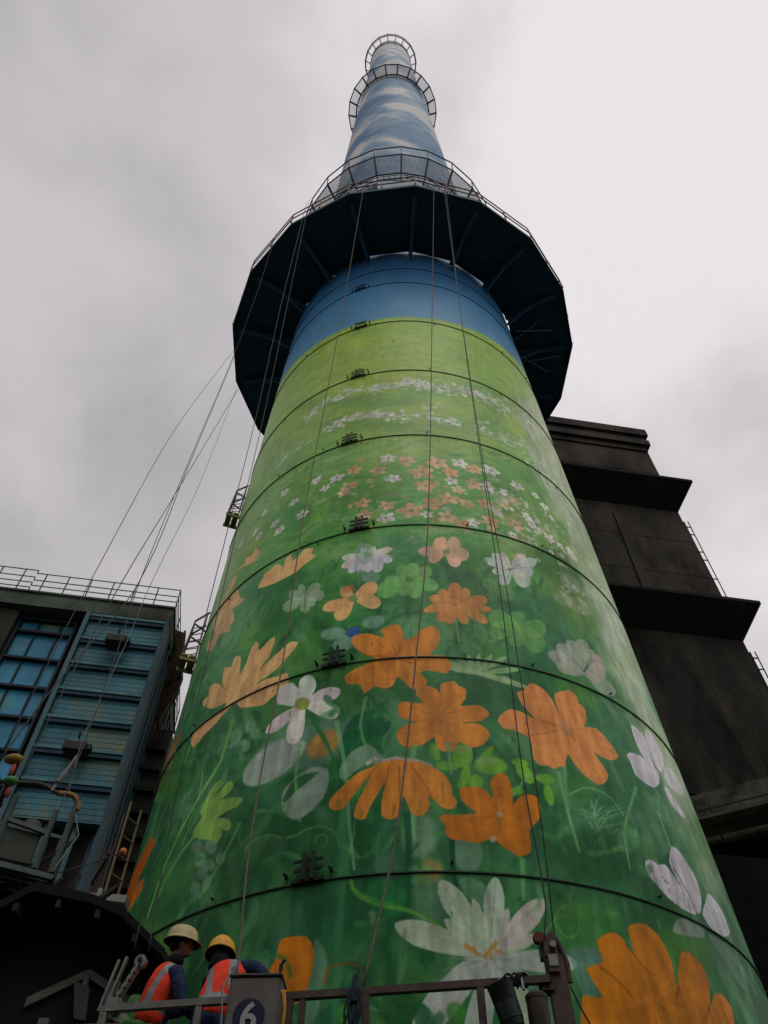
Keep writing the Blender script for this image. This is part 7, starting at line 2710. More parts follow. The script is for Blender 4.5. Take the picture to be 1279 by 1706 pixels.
    px_=np.ones((TH,TW,4),np.float32); px_[...,:3]=img
    im=bpy.data.images.new('mural_paint',TW,TH,alpha=False); im.pixels.foreach_set(px_.ravel()); im.update(); im.pack()
    return im
MURAL_IM=paint_mural()
def mural_material():
    m=bpy.data.materials.new('mural'); m.use_nodes=True; t=m.node_tree; b=t.nodes['Principled BSDF']; n=t.nodes.new; l=t.links.new
    uv=n('ShaderNodeUVMap'); uv.uv_map='UVMap'; im=n('ShaderNodeTexImage'); im.image=MURAL_IM; im.extension='MIRROR'; im.interpolation='Cubic'; l(uv.outputs[0],im.inputs[0])
    tc=n('ShaderNodeTexCoord'); ns=n('ShaderNodeTexNoise'); ns.inputs['Scale'].default_value=9; ns.inputs['Detail'].default_value=8; ns.inputs['Roughness'].default_value=.7; l(tc.outputs['Object'],ns.inputs[0])
    r=n('ShaderNodeValToRGB'); r.color_ramp.elements[0].position=.25; r.color_ramp.elements[0].color=(.82,.82,.82,1); r.color_ramp.elements[1].position=.7; l(ns.outputs[0],r.inputs[0])
    mx=n('ShaderNodeMix'); mx.data_type='RGBA'; mx.blend_type='MULTIPLY'; mx.inputs[0].default_value=1; l(im.outputs[0],mx.inputs[6]); l(r.outputs[0],mx.inputs[7])
    l(mx.outputs[2],b.inputs['Base Color']); b.inputs['Specular IOR Level'].default_value=.09
    rr=n('ShaderNodeMapRange'); rr.inputs['To Min'].default_value=.32; rr.inputs['To Max'].default_value=.5; l(ns.outputs[0],rr.inputs[0]); l(rr.outputs[0],b.inputs['Roughness'])
    # plate waviness plus brush texture
    n2=n('ShaderNodeTexNoise'); n2.inputs['Scale'].default_value=.9; n2.inputs['Detail'].default_value=2; l(tc.outputs['Object'],n2.inputs[0])
    n3=n('ShaderNodeTexNoise'); n3.inputs['Scale'].default_value=45; n3.inputs['Detail'].default_value=3; l(tc.outputs['Object'],n3.inputs[0])
    ad=n('ShaderNodeMath'); ad.operation='MULTIPLY_ADD'; ad.inputs[1].default_value=.04; l(n3.outputs[0],ad.inputs[0]); l(n2.outputs[0],ad.inputs[2])
    bp=n('ShaderNodeBump'); bp.inputs['Strength'].default_value=.5; bp.inputs['Distance'].default_value=.06; l(ad.outputs[0],bp.inputs['Height']); l(bp.outputs[0],b.inputs['Normal'])
    return m
def sky_paint_material():
    m=bpy.data.materials.new('painted_clouds'); m.use_nodes=True; t=m.node_tree; b=t.nodes['Principled BSDF']; n=t.nodes.new; l=t.links.new
    tc=n('ShaderNodeTexCoord'); mp=n('ShaderNodeMapping'); mp.inputs['Scale'].default_value=(.22,.22,.13); l(tc.outputs['Object'],mp.inputs[0])
    ns=n('ShaderNodeTexNoise'); ns.inputs['Scale'].default_value=1; ns.inputs['Detail'].default_value=6; ns.inputs['Roughness'].default_value=.6; ns.inputs['Distortion'].default_value=.6; l(mp.outputs[0],ns.inputs[0])
    r=n('ShaderNodeValToRGB'); el=r.color_ramp.elements; el[0].position=.38; el[0].color=(*srgb('527a9e'),1); el[1].position=.585; el[1].color=(*srgb('d2d0ce'),1)
    q=el.new(.45); q.color=(*srgb('6f91ac'),1); q=el.new(.515); q.color=(*srgb('93a8b8'),1)
    l(ns.outputs[0],r.inputs[0])
    mp2=n('ShaderNodeMapping'); mp2.inputs['Scale'].default_value=(.3,.3,1.7); l(tc.outputs['Object'],mp2.inputs[0]); n2=n('ShaderNodeTexNoise'); n2.inputs['Scale'].default_value=1.3; n2.inputs['Detail'].default_value=7; n2.inputs['Roughness'].default_value=.65; l(mp2.outputs[0],n2.inputs[0])
    r2=n('ShaderNodeValToRGB'); r2.color_ramp.elements[0].position=.3; r2.color_ramp.elements[0].color=(.62,.68,.74,1); r2.color_ramp.elements[1].position=.62; l(n2.outputs[0],r2.inputs[0])
    mx=n('ShaderNodeMix'); mx.data_type='RGBA'; mx.blend_type='MULTIPLY'; mx.inputs[0].default_value=.55; l(r.outputs[0],mx.inputs[6]); l(r2.outputs[0],mx.inputs[7])
    l(mx.outputs[2],b.inputs['Base Color']); b.inputs['Roughness'].default_value=.6; b.inputs['Specular IOR Level'].default_value=.1
    return m
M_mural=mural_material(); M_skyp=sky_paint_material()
M_navy=mat('navy_steel','22424f',.75,0,.3,2,.1,20,'2a2420',3,.5,spec=.3)
M_beam=mat('blue_beam','2c5068',.6,0,.2,3)
M_rail=mat('gallery_steel','2b3448',.6,0,.3,4,stain='5a3c2c',stamt=.5)
M_mesh=mat('screen_steel','5a6f8e',.55,0,.25,4)
M_rust=mat('rusty_rail','7a5a3a',.7,0,.3,5,stain='b07a48',stamt=.7)
M_seam=mat('seam_green','16301c',.55,0,.3,4)
M_seamb=mat('seam_blue','14304c',.55,0,.3,4)
M_black=mat('black_iron','121210',.6,0,.3,8)
M_yel=mat('yellow_green_platform','77742c',.6,0,.25,6,stain='5a4a28',stamt=.6)
M_brown=mat('brown_steel','3b2f2b',.6,0,.3,8,stain='5c4638',stamt=.5)
M_rope=mat('rope','6e5f58',.9,0,.3,12,0)
M_cable=mat('steel_cable','3a383a',.6,.4,.2,12,0)
M_dark=mat('dark_interior','0b0c0e',.9,0,.3,3,0)
# ---------------------------------------------------------------- ground
g=MB(); g.add([(-600,-600,0),(600,-600,0),(600,600,0),(-600,600,0)],[(0,1,2,3)])
tag(g.build('ground',mat('asphalt','54504a',.9,0,.3,.5,.3,8,'24221f',.3,.7)),kind='structure')
# ---------------------------------------------------------------- the painted chimney
CH=empty('painted_chimney',(0,AX,0),'tall round steel chimney painted with orange and white flowers under blue clouds','chimney')
def shell(z0,z1,nz,name,m,uv=False,n=192):
    b=MB(); zs=[z0+(z1-z0)*i/nz for i in range(nz+1)]
    for z in zs:
        for k in range(n): b.v.append(tuple(wall(-180+360*k/n,z)))
    for i in range(nz):
        for k in range(n): b.f.append((i*n+k,i*n+(k+1)%n,(i+1)*n+(k+1)%n,(i+1)*n+k)); b.m.append(0)
    me=bpy.data.meshes.new(name); me.from_pydata(b.v,[],b.f); me.materials.append(m); me.polygons.foreach_set('use_smooth',[True]*len(me.polygons))
    if uv:
        l=me.uv_layers.new(name='UVMap'); d=[]
        for i in range(nz):
            for k in range(n):
                for (kk,ii) in ((k,i),(k+1,i),(k+1,i+1),(k,i+1)): d+=[(-180+360*kk/n+80)/160,(zs[ii]-3)/29]
        l.data.foreach_set('uv',d)
    o=bpy.data.objects.new(name,me); C.objects.link(o); o.parent=CH; o.matrix_parent_inverse=Matrix.Translation((0,-AX,0)); return o
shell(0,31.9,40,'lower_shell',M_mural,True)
tag(CH.children[0],'lower shell painted as a flower meadow below a blue band')
shell(31.9,125.3,60,'upper_shell',M_skyp,False,96)
tag(CH.children[1],'upper stack painted with pale clouds on blue')
b=MB(); b.lathe([(rad(125)+.02,125.28),(rad(125)+.06,125.32),(rad(125)+.06,125.5),(rad(125)-.2,125.5),(rad(125)-.2,123)],72,(0,AX,0)); b.build('top_rim',M_rail,CH,auto=40)
SE=[6.593,10.193,13.793,17.393,20.993,24.593,28.193,29.72]
for i,z in enumerate(SE):
    b=MB(); t=.017 if i<5 else .016; p=.022
    b.lathe([(rad(z)-.02,z-t),(rad(z)+p,z-t*.8),(rad(z)+p,z+t*.2),(rad(z)-.02,z+t*.7)],192,(0,AX,0)); b.build('seam_ring',M_seam if i<6 else M_seamb,CH,auto=40)
# bolted lifting brackets on the seams
for i,(phi,z) in enumerate(((-15.2,6.6),(-14.1,10.2),(-10.9,13.8),(-15.1,17.4),(-14.3,21.0),(-14.9,24.6),(-16.6,28.2))):
    b=MB(); n0=Vector((math.sin(R(phi)),-math.cos(R(phi)),0)); tg=Vector((math.cos(R(phi)),math.sin(R(phi)),0))
    def bp_(u,zz,o): return wall(phi,z)+tg*u+Vector((0,0,zz))+n0*o
    simple=i in (5,)
    hb=.36 if i<5 else .3
    for u in ((-.06,.06) if not simple else (-.16,.16)): b.bar(bp_(u,.0,.07),bp_(u,hb if not simple else .3,.07),.03,.05)
    for zz in ((.13,.25) if not simple else (.18,.27)): b.bar(bp_(-.19,zz,.06),bp_(.19,zz,.06),.024,.035)
    b.bar(bp_(-.01,-.04,.1),bp_(.01,hb*.8,.1),.02,.02)
    for u in (-.30,.30):
        b.box(bp_(u,.09,.03),(.035,.05,.05),Matrix.Rotation(R(phi),3,'Z')); b.tube([bp_(u,.09,0),bp_(u,.09,.12)],.014,6)
    b.box(bp_(0,0,.035),(.42,.05,.05),Matrix.Rotation(R(phi),3,'Z'))
    b.build('seam_bracket',(mat('bracket_green','0c1c10'),mat('bracket_olive','3c4a16'),M_seamb)[0 if i<3 else 1 if i<6 else 2] if i in (0,3,6) else bpy.data.materials['bracket_green' if i<3 else 'bracket_olive'],CH)
# small bolts scattered along the seams
for z in SE[:6]:
    b=MB()
    for k in range(6):
        phi=-75+150*(k+rnd.random()*.9)/6; zz=z+rnd.choice((-.12,.1,.13))
        p0=wall(phi,zz,-.01); p1=wall(phi,zz,.05); b.tube([p0,p1],.015,6)
    each(b,'bolt',M_seam,CH)
# small access platforms with caged rails on the left side
def access(z,phi):
    a=R(phi); n0=Vector((math.sin(a),-math.cos(a),0)); tg=Vector((math.cos(a),math.sin(a),0)); o=wall(phi,z); Z=lambda h: Vector((0,0,h))
    p=bpy.data.objects.new('access_platform',None); C.objects.link(p); p.location=o; p.parent=CH; p.matrix_parent_inverse=Matrix.Translation((0,-AX,0)); p['label']='small yellow access platform with caged guard rail'
    def fin(b,nm,m):
        for x in each(b,nm,m): x.parent=p; x.matrix_parent_inverse=Matrix.Translation(-o)
    b=MB()
    for q in (.03,.20): b.prism([o-tg*.24+n0*q,o+tg*.24+n0*q,o+tg*.24+n0*(q+.15),o-tg*.24+n0*(q+.15)],(0,0,.05))
    fin(b,'deck_plank',M_yel)
    b=MB()
    for u in (-.19,.19): b.bar(o+tg*u-n0*.05+Z(-.05),o+tg*u+n0*.37+Z(-.05),.05,.09)
    fin(b,'deck_beam',M_yel)
    b=MB(); H=1.0
    for u in (-.22,.22):
        A_=o+tg*u+n0*.33+Z(.05); B_=o+tg*u+n0*.25+Z(.05+H); Cc=o+tg*u-n0*.02+Z(H+.42)
        b.bar(A_,B_,.035); b.bar(B_,Cc,.035); b.bar(B_-Z(.08),o+tg*u-n0*.05+Z(H-.2),.03)
        for j in range(4): b.bar(A_.lerp(B_,.1+j*.22),o+tg*u+n0*.04+Z(.3+j*.22),.016)
        b.bar(o+tg*u+n0*.04+Z(.1),o+tg*u+n0*.02+Z(H+.3),.03)
    for f_ in (.45,1): b.bar(o-tg*.22+n0*(.33-.08*f_)+Z(.05+H*f_),o+tg*.22+n0*(.33-.08*f_)+Z(.05+H*f_),.03)
    x=b.build('guard_rail',M_brown); x.parent=p; x.matrix_parent_inverse=Matrix.Translation(-o)
access(18.35,-67.5); access(13.15,-67.5)
# wide working platform: an eighteen-sided steel ring on radial brackets
ZP=31.58; RP=7.1; NP=18; P0=-4
def pv(k,r,z): a=R(P0+20*k); return Vector((r*math.cos(a),AX+r*math.sin(a),z))
WP=bpy.data.objects.new('work_platform',None); C.objects.link(WP); WP.parent=CH; WP['label']='wide dark many-sided platform ring around the stack'
def wp(b,name,m,**k):
    o=b.build(name,m,**k); o.parent=WP; o.matrix_parent_inverse=Matrix.Translation((0,-AX,0)); return o
def wpe(b,name,m):
    for o in each(b,name,m): o.parent=WP; o.matrix_parent_inverse=Matrix.Translation((0,-AX,0))
RIN=[4.62]*18
for k_ in (13,14,15): RIN[k_]=4.675
for k_ in (17,0): RIN[k_]=4.71
b=MB(); 
for k in range(NP):
    a0,a1=k,k+1
    v=[pv(a0,RIN[k],ZP),pv(a1,RIN[k],ZP),pv(a1,RP,ZP),pv(a0,RP,ZP)]; b.prism(v,(0,0,.06))
wp(b,'deck_plate',M_navy)
b=MB()
for k in range(NP): 
    b.bar(pv(k,RP-.03,ZP+.0),pv(k+1,RP-.03,ZP+.0),.06,.22); 
wp(b,'edge_beam',M_navy)
for k in range(NP):
    b=MB(); a=pv(k,4.62,ZP-.16); c=pv(k,6.75,ZP-.16)
    b.bar(a,c,.03,.30); b.bar(a-Vector((0,0,.15)),c-Vector((0,0,.15)),.16,.03)
    b.bar(pv(k,4.62,ZP-.9),pv(k,5.7,ZP-.3),.07,.07)
    wp(b,'bracket_beam',M_beam)
b=MB()
for k in range(NP):
    b.tube([pv(k,RP+.02,ZP+.1),pv(k,RP+.02,ZP+1.15)],.028,6)
    b.tube([pv(k,RP+.02,ZP+.1).lerp(pv(k+1,RP+.02,ZP+.1),.5),pv(k,RP+.02,ZP+1.15).lerp(pv(k+1,RP+.02,ZP+1.15),.5)],.028,6)
wpe(b,'rail_post',M_rust)
b=MB()
for h in (.6,1.15):
    b=MB()
    for k in range(NP): b.tube([pv(k,RP+.02,ZP+h),pv(k+1,RP+.02,ZP+h)],.024,6)
    wp(b,'hand_rail',M_rust)
b=MB()
for (a,r1,r2,da,dz) in ((-16,4.9,6.3,5,0),(-12,4.8,5.9,-4,.1),(-3,4.9,6.2,9,0),(1,4.8,6.6,-2,-.1),(18,5.2,5.8,3,0)):
    p=Vector((r1*math.cos(R(a)),AX+r1*math.sin(R(a)),ZP-.35)); q=Vector((r2*math.cos(R(a+da)),AX+r2*math.sin(R(a+da)),ZP-.12+dz)); b.tube([p,q],.02,6)
wpe(b,'tie_rod',mat('pale_rod','8c8f90'))
# galleries with flared screens on the upper stack
def gallery(n,off,rb,zb,rt,zt,rtop,ztop,nb,label):
    G=bpy.data.objects.new('gallery',None); C.objects.link(G); G.parent=CH; G['label']=label
    def P(k,r,z): a=R(off+360*k/n); return Vector((r*math.cos(a),AX+r*math.sin(a),z))
    def fin(b,name,m): o=b.build(name,m); o.parent=G; o.matrix_parent_inverse=Matrix.Translation((0,-AX,0)); return o
    w=.06 if zb<60 else .10
    b=MB()
    for k in range(n):
        for j in range(3): q0=rad(zb)+.03+(rb-rad(zb)-.06)*(j+.5)/3; b.bar(P(k,q0,zb+.04),P(k+1,q0,zb+.04),.035,.03)
        for f_ in (0,.25,.5,.75): b.bar(P(k+f_,rad(zb)-.02,zb+.0),P(k+f_,rb-.02,zb+.0),.03,.03)
    fin(b,'walkway',M_rail) 
    b=MB()
    for k in range(n):
        b.bar(P(k,rb,zb),P(k,rt,zt),w*1.2,w*.8)
        b.bar(P(k,rad(zb),zb-.25),P(k,rb,zb),w*.8,w*.8)
        if ztop>zt+.1: b.bar(P(k,rt,zt),P(k,rtop,ztop),w*.7,w*.7)
    for o in each(b,'brace_post',M_rail): o.parent=G; o.matrix_parent_inverse=Matrix.Translation((0,-AX,0))
    b=MB()
    for k in range(n):
        b.bar(P(k,rb,zb),P(k+1,rb,zb),w*1.1,w*1.1)
    fin(b,'floor_rail',M_rail)
    for rr_,zr_ in ((rt,zt),(rtop,ztop))[:2 if ztop>zt+.1 else 1]:
        b=MB()
        for k in range(n): b.bar(P(k,rr_,zr_),P(k+1,rr_,zr_),w,w)
        fin(b,'hand_rail',M_rail)
    if nb:
        b=MB()
        for k in range(n):
            for j in range(1,nb):
                f=j/nb; s_=.026 if zb<60 else .03
                b.bar(P(k,rb,zb).lerp(P(k+1,rb,zb),f),P(k,rt,zt).lerp(P(k+1,rt,zt),f),s_,s_*1.6)
        fin(b,'screen',M_mesh)
    return G
gallery(24,-101,4.75,43.5,5.40,44.6,5.47,46.0,22,'lowest gallery with flared slatted screens')
gallery(22,-97,3.62,86.9,4.38,87.8,4.38,87.8,12,'middle gallery with slatted screens')
gallery(19,-94.5,2.78,122.7,3.45,124.6,3.55,125.1,0,'topmost open gallery')
# door opening and blanking box at the foot of the upper stack
b=MB()
for phi,w_,h_,z_ in ((-14,1.7,2.2,41.5),):
    b.box(wall(phi,z_,.03),(w_,.16,h_),Matrix.Rotation(R(phi),3,'Z'))
b.build('door',M_dark,CH)
b=MB(); b.box(wall(3,41.6,.12),(2.2,.3,1.6),Matrix.Rotation(R(3),3,'Z')); b.build('duct_cover',mat('pale_blue_sheet','8fa0ae'),CH)
# ---------------------------------------------------------------- ropes
def catm(P,n=6):
    P=[Vector(p) for p in P]; out=[]
    for i in range(len(P)-1):
        p0,p1,p2,p3=P[max(i-1,0)],P[i],P[i+1],P[min(i+2,len(P)-1)]
        for j in range(n):
            t=j/n; m1=(p2-p0)*.5; m2=(p3-p1)*.5
            if i==0: m1=(p2-p1)
            if i==len(P)-2: m2=(p2-p1)
            L=(p2-p1).length; 
            m1=m1.normalized()*L; m2=m2.normalized()*L
            out.append(p1*(2*t**3-3*t*t+1)+m1*(t**3-2*t*t+t)+p2*(-2*t**3+3*t*t)+m2*(t**3-t*t))
    out.append(P[-1]); return out
ROPES=[
 ([(1.43,7.35,31.75),(0.79,7.46,19.76),(0.31,7.39,11.10),(0.04,7.30,8.30),(-0.23,7.20,5.90),(-0.51,6.98,4.42)],.010,'brown','brown rope running down the middle of the mural to the gondola rail'),
 ([(1.77,7.37,31.75),(1.50,7.35,21.41),(1.32,7.28,12.36),(1.30,7.18,8.98),(1.19,7.00,5.81),(1.12,6.95,4.66)],.007,'dark','thin dark rope ending low against the gondola end post, right of its twin'),
 ([(1.83,7.4,31.75),(1.44,7.36,18.73),(1.30,7.29,12.92),(1.22,7.20,9.46),(1.10,7.07,6.39),(1.10,6.96,5.09),(1.03,6.92,4.74)],.007,'dark','thin dark rope reaching the red pulley of the gondola end post'),
 ([(-1.16,7.45,31.75),(-1.41,7.47,20.82),(-1.56,7.44,15.12),(-1.64,7.32,11.27),(-1.62,7.22,8.20),(-1.65,7.11,6.80),(-1.64,7.01,5.64),(-1.53,6.80,4.37)],.010,'brown','brown rope crossing the peach flowers down to the grey control box'),
 ([(-3.21,7.8,31.75),(-2.94,7.66,21.48),(-2.79,7.60,15.28),(-2.73,7.52,11.76),(-2.64,7.34,9.09),(-2.55,7.16,7.02),(-2.48,7.08,5.70),(-2.37,6.95,4.72)],.007,'cable','steel cable down the left side of the mural to the pulley of the hoist arm'),
 ([(-3.30,7.85,31.75),(-3.08,7.60,21.35),(-2.92,7.55,14.96),(-2.86,7.47,11.70),(-2.81,7.38,9.38),(-2.71,7.21,7.66),(-2.57,7.04,5.81),(-2.50,6.95,4.72)],.007,'cable','steel cable just left of its twin, running down to the hoist arm'),
 ([(-4.60,8.95,31.75),(-4.62,9.16,26.3),(-4.86,9.6,22.5),(-4.87,9.30,16.03),(-4.41,8.30,11.03),(-4.17,7.97,9.09),(-3.98,7.63,6.19)],.007,'cable','thin cable crossing the dark platform ring and falling to the hut roof at left'),
 ([(-6.96,13.6,31.6),(-6.40,10.86,20.6),(-5.36,8.51,11.7),(-5.16,7.98,7.5)],.007,'cable','leftmost cable slanting from the platform rim across the sky'),
 ([(-6.94,13.8,31.6),(-5.77,11.09,18.66),(-4.95,9.28,12.14),(-5.0,8.20,8.9),(-5.14,7.95,7.45)],.009,'cable','thick slanting cable second from the left in the sky'),
 ([(-7.07,15.4,31.6),(-5.85,11.07,17.4),(-5.19,9.15,12.1),(-4.95,8.4,9.2),(-4.90,8.14,7.3)],.009,'cable','slanting cable from the lower left corner of the platform ring'),
 ([(-7.10,15.3,31.6),(-5.61,11.73,18.87),(-4.98,9.81,12.73),(-4.79,9.35,10.92),(-4.5,8.55,8.2),(-4.35,8.45,7.1)],.006,'pale','thin pale line, rightmost of the slanting lines in the sky'),
]
RM={'brown':M_rope,'dark':M_black,'cable':M_cable,'pale':mat('pale_rope','6a6e70',.8)}
for pts,r,k,lab in ROPES:
    b=MB(); b.tube(catm(pts,8),r,6); tag(b.build('hanging_rope',RM[k],smooth=True),lab,'rope','ropes hanging from the platform ring')
# ---------------------------------------------------------------- buildings share one facade direction
U=Vector((math.cos(R(12)),math.sin(R(12)),0)); NN=Vector((math.sin(R(12)),-math.cos(R(12)),0)); RB=Matrix.Rotation(R(12),3,'Z')
def L(u,d,z): return U*u+NN*d+Vector((0,0,z))      # u along the facade, d towards the camera, z up
def lbox(b,u0,u1,d0,d1,z0,z1,mi=0): b.box(L((u0+u1)/2,(d0+d1)/2,(z0+z1)/2),(abs(u1-u0),abs(d1-d0),abs(z1-z0)),RB,mi)
def lbar(b,p,q,w,h=None,mi=0): b.bar(L(*p),L(*q),w,h,mi)
M_cap=mat('mottled_parapet','4c574e',.85,0,.5,1.2,.3,10,'33291f',.8,.85)
M_bsheet=mat('blue_stained_panel','376c78',.6,0,.55,.7,.2,14,'7c7644',1.0,.8,stretch=(1,1,.4))
M_glaze=mat('blue_glazed_panel','357f9e',.25,0,.45,.8,.05,20,'7a9a4a',.9,.6)
M_trim=mat('grey_green_trim','3c6068',.6,0,.25,2)
M_sidem=mat('side_sheet','35505e',.6,0,.3,2,stretch=(1,1,.2))
M_wall=mat('dark_wall','221f1b',.9,0,.4,1,.2,8,'3a3426',.8,.7)
B1=empty('blue_plant_building',L(-6,-18,0),'blue panelled industrial building with roof railing left of the chimney','building')
def part(b,name,m,par=B1,**k):
    return b.build(name,m,par,**k)
B1.matrix_basis=Matrix.Translation(B1.location)
b=MB(); lbox(b,-16,-3.75,-21.5,-16.55,9.4,17.02); lbox(b,-16,-3.9,-21.5,-17.3,0,9.4); part(b,'wall',M_wall)
b=MB(); lbox(b,-16,-3.40,-21.6,-16.02,17.05,17.52); lbox(b,-16,-3.36,-21.65,-15.97,17.52,17.58,0)
for u in (-12,-9.4,-8.0,-5.55,-4.9): lbox(b,u,u+.03,-16.03,-16.0,17.04,17.53,0)
part(b,'parapet',M_cap)
# corrugated stained panel
b=MB(); lbox(b,-5.52,-3.52,-16.54,-16.16,11.0,17.03)
z=11.05
while z<16.95:
    lbox(b,-5.52,-3.52,-16.16,-16.150,z,z+.128); z+=.142
part(b,'ribbed_panel',M_bsheet)
b=MB()
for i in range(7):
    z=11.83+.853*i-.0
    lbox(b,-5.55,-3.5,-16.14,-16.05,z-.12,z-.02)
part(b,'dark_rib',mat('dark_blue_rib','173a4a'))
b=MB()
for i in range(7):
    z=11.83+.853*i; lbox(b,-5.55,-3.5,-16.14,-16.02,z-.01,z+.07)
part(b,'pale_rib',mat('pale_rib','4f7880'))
b=MB(); lbox(b,-5.64,-5.53,-16.5,-15.98,9.0,17.04); part(b,'corner_trim',M_trim)
b=MB(); lbox(b,-3.52,-3.42,-16.5,-16.0,9.4,17.04); part(b,'corner_trim',mat('dark_trim','33505a'))
# glazed bay
b=MB(); lbox(b,-7.32,-5.92,-16.6,-16.5,9.2,16.95); part(b,'glazed_bay',M_glaze)
b=MB()
for z in (16.9,16.45,15.52,14.6,13.68,12.76,11.84,10.9): lbox(b,-7.36,-5.88,-16.52,-16.36,z-.035,z+.035)
for u in (-6.86,-6.28): lbox(b,u-.02,u+.02,-16.5,-16.44,9.2,16.95)
for u in (-7.36,-5.9): lbox(b,u-.03,u+.03,-16.5,-16.36,9.2,16.95)
part(b,'mullion',mat('window_bar','14222a'))
b=MB(); lbox(b,-9.6,-7.42,-16.6,-16.2,9.2,17.0); lbox(b,-15.9,-9.7,-16.6,-16.3,9.2,17.0); part(b,'brown_wall_panel',mat('brown_green_wall','2c2c22',.9,0,.4,1.1,.2,8))
# lower frame under the panel
for u0,u1 in ((-5.5,-5.38),(-4.72,-4.6),(-3.62,-3.5),(-4.12,-4.02)):
    b=MB(); lbox(b,u0,u1,-16.5,-16.3,6.5,11.0); part(b,'support_post',M_trim)
# side elevation, vertical sheets
b=MB()
for i in range(9):
    d=-16.55-i*.52
    lbox(b,-3.76,-3.50 if i%2 else -3.60,d-.22,d,9.4+.35*i*0,17.0)
    lbox(b,-3.50,-3.40,d-.10,d-.02,9.4,17.0)
part(b,'side_cladding',M_sidem)
b=MB(); zt=18.32
u0,u1=-15.9,-3.38
for k,h in enumerate((.0,.20,.42,.70)):
    z=17.62+h
    lbar(b,(-7.42,-16.03,z),(u1,-16.03,z),.022); lbar(b,(u0,-16.03,z+.12),(-7.42,-16.03,z+.12),.022); lbar(b,(-7.42,-16.03,z),(-7.42,-16.03,z+.12),.022)
    lbar(b,(u1,-16.03,z),(u1,-21.4,z),.022)
part(b,'hand_rail',mat('rail_grey','4c5656'))
b=MB(); u=-15.9
while u<u1+.01:
    lbar(b,(u,-16.03,17.55),(u,-16.03,18.34+(.12 if u<-7.45 else 0)),.026); u+=.626
for d in (-17.1,-18.2,-19.3,-20.4,-21.4): lbar(b,(u1,d,17.55),(u1,d,18.33),.026)
each(b,'rail_post',bpy.data.materials['rail_grey'],B1)
def wlamp(z):
    p=bpy.data.objects.new('wall_floodlight',None); C.objects.link(p); p.location=L(-4.5,-16,z); p.parent=B1; p.matrix_parent_inverse=Matrix.Translation(-B1.location)
    p['label']='boxy floodlight on the ribbed panel'
    def fin(b,n_,m): o=b.build(n_,m); o.parent=p; o.matrix_parent_inverse=Matrix.Translation(-p.location)
    b=MB(); lbox(b,-4.76,-4.28,-15.98,-15.56,z-.22,z-.02); lbar(b,(-4.74,-16.05,z+.02),(-4.74,-15.6,z-.1),.03); lbar(b,(-4.30,-16.05,z+.02),(-4.30,-15.6,z-.1),.03); lbox(b,-4.82,-4.72,-15.9,-15.7,z-.1,z+.04); lbox(b,-4.30,-4.20,-15.9,-15.7,z-.1,z+.04); fin(b,'housing',mat('lamp_box','2b2c28'))
    b=MB(); lbox(b,-4.72,-4.32,-15.9,-15.62,z-.02,z+.05); fin(b,'lid',mat('lamp_lid','6a6a60'))
    b=MB(); b.tube([L(-4.52,-15.8,z+.03),L(-4.55,-15.75,z+.3)],.018,6); b.tube([L(-4.55,-15.75,z+.22),L(-4.55,-15.75,z+.34)],.035,6); fin(b,'bracket',M_black)
wlamp(15.95); wlamp(12.62)
# rusty chute on the right flank of the blue building
T1=empty('rusty_chute',(-6.9,16.7,12),'rusty tilted chute with pipe frame beside the blue building','chute'); T1.matrix_basis=Matrix.Translation(T1.location)
M_rusty=mat('rust_plate','4a2e24',.9,0,.4,3,.3,12,'2c3438',2,.8)
b=MB(); b.prism([(-7.05,16.5,18.25),(-6.78,16.6,18.2),(-6.62,16.8,16.4),(-6.95,16.9,15.3),(-7.2,16.7,15.4)],(-.2,.55,0)); part(b,'chute',M_rusty,T1)
b=MB(); b.tube([(-6.80,16.5,18.2),(-6.72,16.65,17.2),(-6.58,16.75,16.5),(-6.66,16.8,15.9),(-6.85,16.8,14.9)],.035,8); b.tube([(-6.60,16.75,16.6),(-6.95,16.7,16.7)],.02,6); b.tube([(-6.64,16.75,16.9),(-6.95,16.7,17.0)],.02,6)
part(b,'pipe_frame',M_rail,T1)
b=MB()
for i in range(26):
    x=-7.15+rnd.random()*.4; z=15.2+rnd.random()*1.2; b.bar((x,16.55,z),(x+rnd.uniform(-.25,.25),16.6+rnd.random()*.3,z+rnd.uniform(.2,.9)),.025)
for i in range(5): b.bar((-7.1+.1*i,16.6,14.4),(-7.05+.1*i,16.6,15.4+.1*i),.03)
part(b,'bent_rods',M_rusty,T1)
# low dark louvred block behind
b=MB(); lbox(b,-3.8,-2.9,-19.6,-18.2,0,15.1)
B2=b.build('louvred_block',mat('charcoal_block','2e2e2e',.8,0,.3,1)); tag(B2,'dark louvred block between the blue building and the chimney','building')
b=MB()
for i in range(9): lbox(b,-3.75,-2.95,-18.19,-18.05,14.35-i*.62,14.45-i*.62)
each(b,'louvre',mat('louvre_black','141414'),B2)
# ---------------------------------------------------------------- stepped concrete tower on the right
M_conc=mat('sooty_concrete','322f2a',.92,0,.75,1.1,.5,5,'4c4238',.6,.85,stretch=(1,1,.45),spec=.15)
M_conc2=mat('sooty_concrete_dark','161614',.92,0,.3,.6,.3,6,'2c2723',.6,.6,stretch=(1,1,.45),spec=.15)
B3=empty('concrete_tower',L(12,-20,0),'dark sooty concrete tower with stepped flared ledges right of the chimney','building'); B3.matrix_basis=Matrix.Translation(B3.location)
UL,UR=6.5,15.25
b=MB(); lbox(b,UL,UR-.004,-25.99,-17.204,14.05,20.4); part(b,'lower_wall',mat('shaded_concrete','201f1c',.92,0,.8,.8,.5,5,'403c32',.7,.85,stretch=(1,1,.35),spec=.12),B3)  # lower wall's shading put into a darker concrete colour
b=MB(); lbox(b,UL,UR,-26,-17.2,20.4,32.9)
